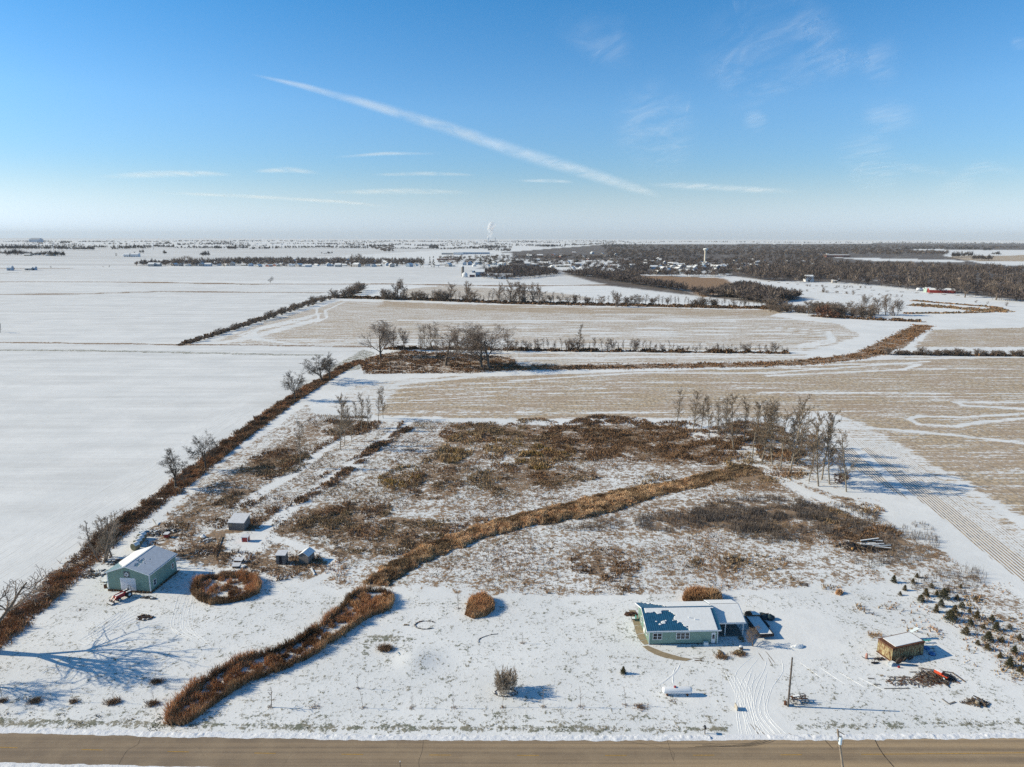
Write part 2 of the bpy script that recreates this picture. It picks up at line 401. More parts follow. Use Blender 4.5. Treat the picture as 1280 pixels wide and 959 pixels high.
    line('brush', [(225,432),(300,408),(345,392),(400,374),(450,366)], 6, .9, 3, 1.5)
    line('brush', [(425,372),(520,374),(640,379),(800,382),(985,386)], 26, .97, 8, 2.5)
    line('brush', [(640,386),(800,388),(1000,390)], 11, .45, 8, 4)
    line('brush', [(480,436),(600,437),(700,438.5),(985,441.5)], 7, .95, 3, 1.5)
    line('brush', [(1085,442),(1160,443.5),(1300,445),(1600,447)], 7, .95, 3, 1.5)
    line('brush', [(1015,395),(1100,400),(1150,402)], 12, .9, 5, 3)
    poly('brush', [(448,452),(470,444),(500,438),(640,446),(650,461),(590,467),(520,467),(455,468)], .86, 4, 2)
    poly('brush', [(470,447),(500,436),(520,440),(560,447),(530,452)], .5, 4, 2)
    line('brush', [(600,461),(700,459.5),(830,457.5),(940,456),(1010,453),(1070,446),(1100,438),(1130,420),(1155,407)], 15, .97, 4, 1.5)
    poly('brush', [(1075,438),(1130,412),(1160,405),(1158,412),(1130,436)], .93, 3, 1.5)
    poly('grass', [(405,463),(455,436),(470,441),(450,462),(425,466)], .75, 2, 1)
    line('brush', [(430,460),(470,448)], 3, .6, 2, 1)
    # right middle distance
    line('brush', [(1140,381),(1200,385),(1235,389),(1255,388),(1240,383),(1160,377)], 6, .95, 3, 1)
    line('brush', [(1010,360),(1100,368),(1200,384)], 5, .8, 3, 1)
    line('brush', [(985,363),(1030,365),(1130,372)], 7, .8, 3, 1)
    line('brush', [(1130,392),(1200,391.5),(1240,390)], 6, .8, 3, 1)
    line('dirt', [(960,352),(1060,361),(1160,367),(1300,376)], 6, .85, 2, .5)
    line('brush', [(690,340),(760,355),(860,368),(960,378)], 10, .7, 5, 2)
    # woods floor
    for p in ([(735,350),(690,336),(620,330),(540,332),(600,318),(750,306),(1280,304),(1700,306),(1700,385),(1280,376),(1190,366),(1100,357),(1050,353),(960,351),(915,345),(795,343)],
              [(700,341),(795,346),(850,362),(1010,372),(960,380),(880,371),(760,357)]):
        poly('wood', p, 1.0, 15, 5)
    for p in ([(640,324),(690,336),(740,345),(790,343),(770,325)], [(850,333),(915,342),(905,346),(830,346)], [(1040,321.5),(1205,325.5),(1205,327.5),(1100,327)], [(1140,311),(1180,311.5),(1180,313.6),(1140,313)], [(1180,312),(1280,312),(1500,314),(1500,335),(1280,333),(1230,330),(1180,320)],
              [(530,331),(640,331),(640,316),(560,318)], [(915,348),(1010,356),(1010,366),(920,364)]):
        poly('wood', p, 1.0, 10, 4, 'sub')
    MR = [(790,344),(860,346),(905,348),(914,353),(915,363),(880,372),(850,361),(800,353)]
    poly('wood', MR, 1.0, 8, 3, 'sub'); poly('track', MR, 1.0, 8, 3)
    # --- rough ground of the old pasture
    Z1 = [(310,556),(385,503),(402,520),(640,530),(840,530),(935,578),(1060,622),(1280,748),(1400,840),(1400,1000),(1282,880),(1230,812),(1150,742),(1110,730),(1000,736),(700,746),(500,738),(445,742),(330,716),(200,700),(185,664),(228,616),(290,566)]
    poly('brush', Z1, .67, 4, 3)
    poly('grass', Z1, .5, 4, 3)
    poly('brush', [(500,600),(560,535),(640,531),(840,531),(905,570),(830,590),(700,610),(600,640),(430,700),(350,690),(380,640)], .05, 10, 6, 'add')
    poly('brush', [(740,640),(900,610),(960,598),(1060,625),(1150,690),(1060,680),(900,672),(760,668)], .08, 10, 6, 'add')
    poly('brush', [(1080,740),(1150,715),(1290,800),(1290,880),(1230,812),(1150,742)], .35, 6, 4, 'sub')
    poly('brush', [(835,515),(900,520),(1020,560),(1060,615),(990,600),(900,560),(845,530)], .55, 4, 2)
    poly('brush', [(280,600),(400,522),(400,545),(330,600),(270,650),(200,690),(190,660)], .18, 4, 2, 'add')
    PAT = [  # brown patches: centre, half axes in px, lean (dx per dy), amount
        (345,580,38,16), (300,625,26,10), (435,533,34,11), (560,575,36,30), (600,540,45,12), (545,610,30,14), (500,600,26,14), (655,545,40,18), (680,570,30,16), (745,548,60,26), (820,552,50,22), (860,570,45,14), (640,600,50,20), (700,598,40,12),
        (420,655,40,16), (480,670,60,20), (540,668,50,16), (440,640,45,12), (370,650,25,16), (745,702,32,16), (770,712,20,14), (925,705,60,12), (1000,655,80,22), (930,645,60,18), (860,650,50,14), (1060,640,40,20), (955,598,50,16), (900,590,50,12), (960,590,50,14), (925,545,45,16),
        (975,552,30,14), (1130,685,50,24), (1095,760,26,9), (1150,735,40,12), (390,700,36,12), (350,715,30,10), (250,690,30,10), (290,670,30,8), (1075,672,40,14)]
    for (cx, cy, rx, ry) in PAT:
        poly('brush', [(cx+rx*math.cos(a)+ry*.5*math.sin(a), cy-ry*math.sin(a)) for a in np.linspace(0, 6.283, 12, False)], .17, 7, 5, 'add')
    # mown strips between
    line('all', [(510,527),(480,550),(440,582),(380,622),(330,662),(300,700)], 4.2, .8, 2, 1, 'sub')
    line('all', [(425,545),(370,590),(300,632)], 3.6, .5, 2, 1, 'sub')
    line('all', [(400,523),(640,527),(840,527)], 5, .95, 2, 1, 'sub')
    line('all', [(835,527),(880,548),(930,573),(1000,612),(1080,645)], 4.2, .85, 2, 1, 'sub')
    line('all', [(1070,560),(1160,640),(1290,745)], 3, .95, 1.5, .8, 'sub')
    for off in (0, 1): line('brush', [(1085+off*9,700),(1130+off*8,738),(1185+off*7,800-off*3),(1262+off*7,862)], .8, .9, .5, .2, 'sub')
    line('all', [(350,675),(395,690),(415,700),(415,715),(385,730)], 2.2, .6, 1, .4, 'sub')
    line('dirt', [(350,668),(398,684),(424,703),(412,722),(392,732)], .7, .45, .5, .3)
    # --- lawn in front
    LAWN = [(-80,860),(0,800),(90,735),(140,690),(230,700),(330,722),(445,744),(500,742),(700,748),(1000,738),(1110,732),(1150,745),(1230,815),(1285,885),(1400,1000),(1400,930),(-100,925)]
    poly('grass', LAWN, .49, 3, 1)
    poly('frow', LAWN, .0, 3, 1)
    line('all', [(-60,870),(30,785),(95,737),(132,700)], 3.2, .8, 1.5, .5, 'sub')
    poly('all', [(915,926),(990,926),(965,860),(960,830),(1060,815),(1040,770),(975,760),(930,800),(915,850)], .7, 2, 1, 'sub')
    line('grass', [(-90,901),(200,905),(420,910),(900,912),(905,912)], 1.8, .78, 1.4, .6)
    line('grass', [(1000,909),(1280,904),(1400,903)], 1.6, .68, 1.2, .6)
    line('grass', [(-90,905),(200,909),(420,907),(640,908),(900,908)], 1.2, .6, 1.4, .6)
    line('grass', [(1000,905),(1280,898),(1400,897)], 2.6, .57, 2, .9); line('grass', [(230,893),(420,899),(640,900),(905,902)], 3.2, .57, 2, .9)
    poly('grass', [(452,800),(470,793),(500,793),(520,800),(500,802),(470,804),(462,820),(456,832),(452,818)], .75, 1.2, .8)
    poly('grass', [(765,780),(785,775),(800,790),(812,812),(800,812),(780,796)], .6, 2, .8)
    poly('grass', [(205,860),(280,830),(310,818),(300,812),(230,845)], .45, 3, .8)
    poly('brush', [(215,690),(330,640),(345,640),(350,716),(235,722)], .25, 4, 2, 'add')
    poly('all', [(285,668),(335,664),(350,672),(330,690),(283,690)], .85, 2, 1, 'sub')
    poly('dirt', [(1100,824),(1125,832),(1190,825),(1200,850),(1160,860),(1140,850)], .30, 2, 1); poly('dirt', [(1150,838),(1172,836),(1192,850),(1180,856),(1150,852)], .75, 2, 1)
    poly('dirt', [(158,660),(222,655),(225,670),(170,690)], .5, 2, 1)
    poly('dirt', [(-100,911.5),(320,920),(640,923.5),(1280,920),(1400,918),(1400,1000),(-100,1000)], .8, .8, .3, 'max')
    # reed beds litter
    for i_, P in enumerate(REEDS):
        if i_ < 2: poly('brush', P, .62, 1, .4)
        else: poly('brush', P, .85, 1.5, .8)
    line('grass', [(500,726),(560,700),(640,674),(700,663),(760,652)], 5, .6, 3, 1.5)
    line('brush', [(545,672),(620,650),(760,606),(900,580)], 8, .55, 5, 2)
    ii = (np.arange(nr-1)[:, None]*nc+np.arange(nc-1)[None, :]).ravel()
    F = np.stack([ii, ii+1, ii+nc+1, ii+nc], 1)
    me = mesh_np('ground', np.stack([x, y, z], 1), F, 4)
    for nm, ks in (('cover', ('stub', 'brush', 'grass', 'dirt')), ('field', ('head', 'track', 'frow', 'wood'))):
        at = me.attributes.new(nm, 'FLOAT_COLOR', 'POINT')
        at.data.foreach_set('color', np.stack([cov[k] for k in ks], 1).astype(np.float32).ravel())
    me.polygons.foreach_set('use_smooth', np.ones(len(F), bool))
    o = link('ground', me, None, ground_mat()); tag(o, kind='structure')
    return o
def ground_mat():
    t = NT('snowy_ground'); P = t.pos()
    a = t.n('ShaderNodeAttribute', attribute_name='cover'); b = t.n('ShaderNodeAttribute', attribute_name='field')
    sa = t.n('ShaderNodeSeparateColor'); t.put(sa.inputs[0], a.outputs['Color']); sb = t.n('ShaderNodeSeparateColor'); t.put(sb.inputs[0], b.outputs['Color'])
    stub, brush, grass, dirt = sa.outputs[0], sa.outputs[1], sa.outputs[2], a.outputs['Alpha']
    head, track, frow, wood = sb.outputs[0], sb.outputs[1], sb.outputs[2], b.outputs['Alpha']
    fine = t.noise(P, 1.5, 5, .75); mid = t.noise(P, .35, 4, .7); big = t.noise(P, .045, 3, .6)
    strk = t.noise(t.scale(P, (.03, .45, 1)), 1, 5, .8)            # streaks along the road direction
    strk2 = t.noise(t.scale(P, (.30, .03, 1), R(9.7)), 1, 3, .7)
    # snow
    snow = t.mix(t.sm(big, .35, .65), (.72, .735, .745), (.80, .81, .815))
    snow = t.mix(t.sm(mid, .45, .75, 0, .35), snow, (.62, .63, .64))
    fl = t.noise(t.scale(P, (.006, .11, 1)), 1, 6, .8)
    fl2 = t.noise(t.scale(P, (1.6, .05, 1)), 1, 4, .75)
    sx = t.n('ShaderNodeSeparateXYZ'); t.put(sx.inputs[0], P)
    rowl = t.sm(t.math('SINE', t.math('MULTIPLY', sx.outputs[0], 6.283/.76)), .1, 1.0)
    rowl = t.math('MULTIPLY', rowl, t.sm(fl2, .42, .62))
    fr = t.mixf(head, t.math('MAXIMUM', t.math('MULTIPLY', t.sm(fl, .40, .66, 0, .62), t.sm(sx.outputs[1], 250, 700, .5, 1.0)), t.math('MULTIPLY', t.sm(sx.outputs[1], 900, 1800), t.sm(t.noise(t.scale(P, (.0006, .009, 1)), 1, 4, .6), .38, .6, 0, .55))), t.math('ADD', t.math('MULTIPLY', rowl, .5), t.sm(fl2, .5, .75, 0, .25)))
    speck = t.sm(t.noise(P, 1.7, 5, .8), .60, .72, 0, .55)
    fr = t.math('MULTIPLY', t.math('MAXIMUM', fr, speck), frow, clamp=True)
    snow = t.mix(fr, snow, (.44, .435, .43))
    # stubble
    g = t.noise(t.scale(P, (.55, .8, 1)), 1.0, 4, .85)
    v = t.math('ADD', t.math('MULTIPLY', g, .6), t.math('MULTIPLY', t.sm(t.mixf(head, strk, strk2), .30, .70), .22))
    th = t.math('SUBTRACT', .59, t.math('MULTIPLY', stub, .325))
    ms = t.sm(v, t.math('SUBTRACT', th, .04), t.math('ADD', th, .035))
    rc = t.math('SUBTRACT', t.math('MULTIPLY', sx.outputs[0], .986), t.math('MULTIPLY', sx.outputs[1], .168))
    rh = t.sm(t.math('SINE', t.math('MULTIPLY', rc, 6.283/.78)), -.1, .6)
    rh = t.math('MULTIPLY', rh, t.sm(t.math('ADD', g, stub), .82, 1.06))
    ry = t.math('SINE', t.math('MULTIPLY', sx.outputs[1], 6.283/.76))
    ms = t.math('MULTIPLY', ms, t.sm(ry, -1.2, .4, .55, 1.0))
    ms = t.mixf(head, ms, rh)
    ms = t.math('MULTIPLY', ms, t.sm(stub, .02, .2), clamp=True)
    sc = t.mix(t.sm(t.noise(t.scale(P, (.8, .5, 1)), 1.0, 4, .85), .38, .62), (.15, .10, .05), (.59, .43, .24))
    sc = t.mix(t.sm(big, .4, .62, 0, .5), sc, (.31, .20, .115))
    c = t.mix(ms, snow, sc)
    # grass
    gv = t.math('ADD', t.math('MULTIPLY', fine, .65), t.math('MULTIPLY', mid, .35))
    tg = t.math('SUBTRACT', .70, t.math('MULTIPLY', grass, .31))
    mg = t.math('MULTIPLY', t.sm(gv, t.math('SUBTRACT', tg, .02), t.math('ADD', tg, .06)), t.sm(grass, 0, .12), clamp=True)
    gc = t.mix(t.sm(t.noise(P, .3, 3), .4, .6), (.085, .095, .045), (.19, .165, .10))
    c = t.mix(t.math('MULTIPLY', mg, .85), c, gc)
    # dead brush and litter
    bf = t.noise(P, .75, 5, .8, .3)
    bv = t.math('ADD', t.math('MULTIPLY', bf, .7), t.math('MULTIPLY', t.noise(P, .25, 3, .6), .3))
    tb = t.math('SUBTRACT', .70, t.math('MULTIPLY', brush, .29))
    mb = t.math('MULTIPLY', t.sm(bv, t.math('SUBTRACT', tb, .03), t.math('ADD', tb, .05)), t.sm(brush, 0, .12), clamp=True)
    bc = t.mix(t.sm(fine, .35, .65), (.09, .055, .032), (.38, .235, .12))
    bc = t.mix(t.sm(big, .42, .6, 0, .3), bc, (.19, .13, .085))
    c = t.mix(t.math('MULTIPLY', mb, .92), c, bc)
    # wood floor: leaf litter, some snow
    wm = t.math('MULTIPLY', wood, t.sm(t.noise(P, .02, 4, .7), .32, .44, .5, 1.0))
    c = t.mix(t.math('MULTIPLY', wm, .95), c, (.10, .08, .068))
    c = t.mix(track, c, t.mix(t.sm(mid, .35, .65), (.16, .10, .065), (.40, .26, .15)))
    # dirt
    dv = t.math('ADD', t.math('MULTIPLY', fine, .6), t.math('MULTIPLY', mid, .4))
    td = t.math('SUBTRACT', .72, t.math('MULTIPLY', dirt, .42))
    md = t.math('MULTIPLY', t.sm(dv, td, t.math('ADD', td, .06)), t.sm(dirt, 0, .12), clamp=True)
    c = t.mix(md, c, t.mix(fine, (.05, .04, .03), (.16, .12, .085)))
    h = t.math('ADD', t.math('MULTIPLY', fine, .35), t.math('MULTIPLY', mid, 1.0))
    h = t.math('ADD', h, t.math('MULTIPLY', t.math('MAXIMUM', mb, mg), .5))
    return t.bsdf(c, .85, t.bump(h, .55, .12), .15)
REEDS = [
    [(237,740),(243,728),(256,722),(280,720),(305,719.5),(322,724),(328,733),(324,743),(305,751),(282,756),(262,757),(245,752)],
    [(203,908),(207,890),(224,872),(245,855),(268,840),(300,825),(325,817),(345,811),(370,800),(392,784),(412,771),(425,757),(430,748),(445,740),(465,736),(485,738),(494,745),(495,757),(485,766),(465,772),(445,785),(420,803),(395,820),(365,835),(335,847),(318,853),(300,862),(280,875),(262,890),(245,903),(225,911)],
    [(455,733),(449,729),(462,716),(482,702),(500,694),(520,682),(560,668),(620,648),(700,629),(760,613),(840,600),(895,585),(925,579),(955,584),(958,594),(920,600),(880,610),(830,622),(780,638),(740,648),(700,655),(660,660),(600,678),(560,694),(530,708),(505,722),(485,734)],
    [(581,769),(584,758),(588,750),(598,747),(611,748),(618,754),(618,763),(607,771),(592,774)],
    [(853,750),(856,744),(868,741),(892,741),(902,746),(901,752),(856,754)],
    [(1044,743),(1045,739.5),(1052,739),(1054,743),(1050,745)],
]
build_ground()
# ------------------------------------------------------------------ road
def road_strip(name, y0f, y1f, z, mat, x0=-420, x1=420, n=420, k=6):
    xs = np.linspace(x0, x1, n); vs = []; 
    for i, X in enumerate(xs):
        a, b = float(y0f(X)), float(y1f(X))
        for j in range(k+1): vs.append((X, a+(b-a)*j/k, z))
    ii = (np.arange(n-1)[:, None]*(k+1)+np.arange(k)[None, :]).ravel()
    F = np.stack([ii, ii+k+1, ii+k+2, ii+1], 1)
    return link(name, mesh_np(name, np.array(vs), F, 4), None, mat)
def road_mat():
    t = NT('asphalt'); P = t.pos(); sx = t.n('ShaderNodeSeparateXYZ'); t.put(sx.inputs[0], P)
    agg = t.noise(P, 9, 4, .8); st = t.noise(t.scale(P, (.01, 1.3, 1)), 1, 4, .6); bl = t.noise(P, .25, 4, .6)
    side = t.sm(sx.outputs[0], -70, 60)                      # asphalt tone grows paler and warmer to the right
    c = t.mix(side, (.30, .222, .15), (.47, .34, .205))
    c = t.mix(t.sm(st, .38, .62, .0, .7), c, (.19, .145, .105))
    c = t.mix(t.sm(bl, .35, .7, 0, .35), c, (.44, .335, .22))
    c = t.mix(t.sm(agg, .3, .7, 0, .35), c, (.07, .06, .05))
    cr = t.n('ShaderNodeTexVoronoi', feature='DISTANCE_TO_EDGE'); t.put(cr.inputs['Vector'], t.scale(P, (.11, .3, 1))); cr.inputs['Scale'].default_value = 1
    c = t.mix(t.sm(cr.outputs['Distance'], .010, .002, 0, .12), c, (.06, .05, .04))
    return t.bsdf(c, .75, t.bump(agg, .35, .02), .3)
M['asphalt'] = road_mat()
road = road_strip('road', near_edge, far_edge, .05, M['asphalt']); tag(road, kind='structure')
M['yellow'] = simple('road_yellow', (.42, .24, .035), .7, .3, 4)
def mid_line(x): return near_edge(x)+2.85
# centre dashes
def dash(xa, xb):
    n = 6; mb = MB(); xs = np.linspace(xa, xb, n)
    for a, b in zip(xs[:-1], xs[1:]):
        ya, yb = float(mid_line(a)), float(mid_line(b))
        mb.add([(a, ya-.055, .054), (b, yb-.055, .054), (b, yb+.055, .054), (a, ya+.055, .054)], [(0, 1, 2, 3)])
    return mb.build('lane_dash', M['yellow'], road)
for k in range(-8, 9):
    x0 = -23.5+k*12.15
    if x0 > 38: break
    dash(x0, x0+3.0)
for a in (48.5, 64, 79.5, 95): dash(a, a+15.4)
# cracks sealed with tar
M['tar'] = simple('tar', (.045, .04, .035), .6, .2)
def ribbon(pts, w, z, name, mat, parent=None):
    P = [Vector((p[0], p[1], 0)) for p in pts]; vs = []
    for i, p in enumerate(P):
        d = (P[min(i+1, len(P)-1)]-P[max(i-1, 0)]).normalized(); n = Vector((-d.y, d.x, 0))
        ww = w*(.7+.5*random.random())
        vs += [p-n*ww/2+Vector((0, 0, z)), p+n*ww/2+Vector((0, 0, z))]
    mb = MB().add(vs, [(2*i, 2*i+2, 2*i+3, 2*i+1) for i in range(len(P)-1)])
    return mb.build(name, mat, parent)
def smooth_pts(px, n=24, jit=0.0, z=0.0, rng=random.Random(1)):
    W = [Vector(G(*p)) for p in px]; out = []
    for i in range(len(W)-1):
        p0, p1, p2, p3 = W[max(i-1, 0)], W[i], W[i+1], W[min(i+2, len(W)-1)]
        m = max(2, n//(len(W)-1))
        for k in range(m):
            s = k/m
            q = .5*((2*p1)+(-p0+p2)*s+(2*p0-5*p1+4*p2-p3)*s*s+(-p0+3*p1-3*p2+p3)*s**3)
            out.append((q.x+rng.uniform(-jit, jit), q.y+rng.uniform(-jit, jit)))
    out.append(tuple(W[-1])); return out
for px, w in (([(1093,923.5),(1098,934),(1106,946),(1118,960)], .13), ([(1030,924.5),(1034,929),(1041,936)], .1)):
    ribbon(smooth_pts(px, 24, .01), w, .057, 'tar_seam', M['tar'], road)
for px, w in (([(176,922),(172,931),(160,938),(153,948),(148,957)], .035), ([(529,926),(528,938),(524,950),(524,962)], .035), ([(834,926),(838,940),(842,952)], .03), ([(770,925),(835,937),(842,950)], .03)):
    ribbon(smooth_pts(px, 30, .04), w, .057, 'crack', M['tar'], road)
# dark skid arcs at the driveway mouth
M['skid'] = simple('wet_track', (.10, .08, .06), .6, .2)
for k in range(4):
    o = k*11.0
    px = [(860+o*.8, 935-o*.15), (905+o*.8, 933.5), (935+o*.7, 929.5), (952+o*.55, 925.5)]
    ribbon(smooth_pts(px, 20, .015), .07+.03*(k % 3), .0555+.0003*k, 'tyre_mark', M['skid'], road)
# ------------------------------------------------------------------ snow banks along the pavement
def bank(name, edge, sgn, w, hmax, seed, x0=-110, x1=110, gap=None):
    dx = .14; xs = np.arange(x0, x1, dx); ks = np.linspace(0, 1, 13); rows = []
    e = edge(xs)+(fbm(xs/1.5, xs*0, seed, 4)-.5)*.55*sgn
    Z = []
    for k in ks:
        yy = e+sgn*(k*w-.12)
        n = fbm(xs/.5, yy/.5, seed+3, 3); n2 = fbm(xs/4, yy/2, seed+9, 3)
        z = hmax*np.sin(np.pi*min(1, k*1.0))**.6*(.25+1.1*n*n2*2)
        if k == 0: z = z*0+.045
        if gap is not None: z = z*(1-.75*((xs > gap[0]) & (xs < gap[1])))
        z = np.maximum(z, .06 if k < .2 else .012); 
        if k == 1: z = z*0-.02
        Z.append(np.stack([xs, yy, z], 1))
    V = np.concatenate(Z); n = len(xs)
    ii = (np.arange(12)[:, None]*n+np.arange(n-1)[None, :]).ravel()
    F = np.stack([ii, ii+1, ii+n+1, ii+n], 1)
    if sgn < 0: F = F[:, ::-1]
    o = link(name, mesh_np(name, V, F, 4), None, bank_mat()); return tag(o, kind='structure')
_bm = []
def bank_mat():
    if _bm: return _bm[0]
    t = NT('verge_snow'); P = t.pos(); n = t.noise(P, 4.0, 5, .8)
    c = t.mix(t.sm(n, .62, .7, 0, .8), (.78, .79, .82), (.13, .115, .08))
    _bm.append(t.bsdf(c, .8, t.bump(t.noise(P, 5, 3, .7), .6, .1), .2)); return _bm[0]
bank('snow_bank', far_edge, 1, 1.25, .17, 5, gap=(28.5, 37))
bank('snow_bank', near_edge, -1, 1.6, .14, 11)
# ------------------------------------------------------------------ ridges of snow pushed up by tyres
def ridges(name, paths, w=.16, h=.05, mat=None, z0=.004):
    mb = MB()
    for pts in paths:
        P = [Vector((p[0], p[1], 0)) for p in pts]; b = []; L = len(P)
        for i, p in enumerate(P):
            d = (P[min(i+1, L-1)]-P[max(i-1, 0)]).normalized(); n = Vector((-d.y, d.x, 0)); e = min(1, i/3, (L-1-i)/3)
            ww = w*(.4+.6*e)*random.uniform(.8, 1.2); hh = h*e*random.uniform(.6, 1.3)+.006
            zb = float(terrain(p.x, p.y))
            b += [p-n*ww/2+Vector((0, 0, zb+z0-.01)), p+Vector((0, 0, zb+z0+hh)), p+n*ww/2+Vector((0, 0, zb+z0-.01))]
        mb.add(b, [(3*i+k, 3*i+3+k, 3*i+4+k, 3*i+1+k) for i in range(L-1) for k in (0, 1)])
    o = mb.build(name, mat or M['snow']); return tag(o, kind='structure')
rr = random.Random(7); paths = []
for k in range(15):     # driveway
    f = k/14
    a = (925+f*62+rr.uniform(-2, 2), 921); b_ = (923+f*38+rr.uniform(-3, 3), 892); c_ = (918+f*46+rr.uniform(-4, 4), 862); d_ = (926+f*48+rr.uniform(-5, 5), 838+rr.uniform(-4, 4)); e_ = (946+f*30+rr.uniform(-6, 6), 822+rr.uniform(-4, 4))
    paths.append(smooth_pts([a, b_, c_, d_, e_][:rr.choice([3, 4, 5])], 30, .02))
for k in range(6): paths.append(smooth_pts([(905+k*5, 838+k*2), (917+k*4, 862), (925+k*3.5, 880), (934+k*3, 905)], 24, .02))
for k in range(4): paths.append(smooth_pts([(1000+k*24, 828+k*6), (1030+k*26, 850+k*5)], 14, .02))
ridges('tyre_track', paths, .13, .024)
paths = []
for k in range(9):      # from the metal barn down the lawn and round
    o = k*3.2
    j = lambda: rr.uniform(-2.5, 2.5)
    paths.append(smooth_pts([(222+o*.9+j(), 745+j()), (214+o+j(), 770), (213+o*1.1+j(), 786+j()), (236+o*.8+j(), 800+j()), (240+o*.9+j(), 812+j())][:rr.choice([3, 4, 5])], 30, .02))
for k in range(6): paths.append(smooth_pts([(90+k*5, 803-k*2), (107+k*5, 808-k), (115+k*4.5, 800), (112+k*6, 790), (150+k*9, 765)], 26, .02))
for k in range(4): paths.append(smooth_pts([(110, 787-k*2), (160, 789-k*2), (205, 785-k*3)], 20, .02))
for k in range(3): paths.append(smooth_pts([(2, 806-k*3), (60, 756-k*2), (128, 703-k)], 24, .02))
for k in range(4): paths.append(smooth_pts([(150+k*4, 765), (125+k*6, 785), (100+k*6, 800)], 20, .02))
ridges('tyre_track', paths, .11, .018)
paths = [smooth_pts([(820+k*1.2, 858), (843+k*.5, 841), (851, 828)], 12, .02) for k in range(3)]+[smooth_pts([(845,832),(841,845),(842,857)], 12, .01)]
ridges('tyre_track', paths, .3, .03)
M['mud'] = simple('mud', (.16, .12, .08), .9, .3, 3)
ridges('tyre_rut', [smooth_pts(p, 14, .03) for p in ([(948,816),(955,826)], [(957,814),(969,829)], [(960,822),(966,832)], [(943,906),(962,924)], [(972,912),(980,921)], [(938,905),(950,920)], [(985,916),(1000,925)])], .16, .01, M['mud'])
# ================================================================== DRY GRASS, REEDS AND BRUSH (made of single blades)
def blades(name, pts, hts, wid, cols, k=3, lean=.35, seed=1, z=None):
    """pts (n,2): each point carries k upright blades; one mesh"""
    rs = np.random.RandomState(seed); n = len(pts)
    if n == 0: return None
    P = np.repeat(pts, k, 0)+rs.normal(0, .10, (n*k, 2))*np.repeat(hts, k)[:, None]
    H = np.repeat(hts, k)*rs.uniform(.6, 1.15, n*k); Wd = np.repeat(wid, k)*rs.uniform(.6, 1.3, n*k)
    a = rs.uniform(0, 2*np.pi, n*k); L = rs.normal(0, lean, (n*k, 2))*H[:, None]
    Z = terrain(P[:, 0], P[:, 1])-.03
    d = np.stack([np.cos(a), np.sin(a)], 1)*Wd[:, None]*.5
    v0 = np.column_stack([P-d, Z]); v1 = np.column_stack([P+d, Z]); v2 = np.column_stack([P+L+d*.45, Z+H]); v3 = np.column_stack([P+L-d*.45, Z+H])
    V = np.stack([v0, v1, v2, v3], 1).reshape(-1, 3)
    m = n*k; b = np.arange(m)*4; F = np.stack([b, b+1, b+2, b+3], 1)
    me = mesh_np(name, V, F, 4)
    C = np.repeat(cols, k, 0)*rs.uniform(.65, 1.35, (m, 1)); C = np.column_stack([C, np.ones(m)]); C = np.repeat(C, 4, 0)
    at = me.attributes.new('tint', 'FLOAT_COLOR', 'POINT'); at.data.foreach_set('color', C.astype(np.float32).ravel())
    return link(name, me, None, M['tint'])
def sample_poly(P, dens, rs):
    P = np.array(P); x0, y0 = P.min(0); x1, y1 = P.max(0); n = int((x1-x0)*(y1-y0)*dens)
    q = rs.uniform([x0, y0], [x1, y1], (n, 2)); d = in_poly(q[:, 0], q[:, 1], P); i = d > 0
    return q[i], d[i]
RUST = np.array([.46, .255, .13]); TAN = np.array([.46, .33, .19]); BRN = np.array([.30, .18, .10]); DRK = np.array([.12, .088, .065]); GRY = np.array([.17, .145, .13]); GOLD = np.array([.36, .24, .09])
def mixc(a, b, f): return a[None, :]*(1-f)[:, None]+b[None, :]*f[:, None]
RL = [('reed_ring', 'oval ring of rusty dry reeds with snow inside, right of the green metal barn', 'reed bed'),
      ('reed_ditch', 'long winding bed of rusty reeds from the roadside up to the bulb end', 'reed bed'),
      ('reed_ditch', 'wide band of rusty grass crossing the rough pasture up to the bare trees', 'reed bed'),
      ('grass_clump', 'round clump of rusty ornamental grass alone on the lawn beside a sapling', 'grass clump'),
      ('grass_clump', 'mound of rusty ornamental grass behind the blue roofed house', 'grass clump'),
      ('grass_tuft', 'small round rusty grass tuft on the snow behind the yellow shed', 'grass clump')]
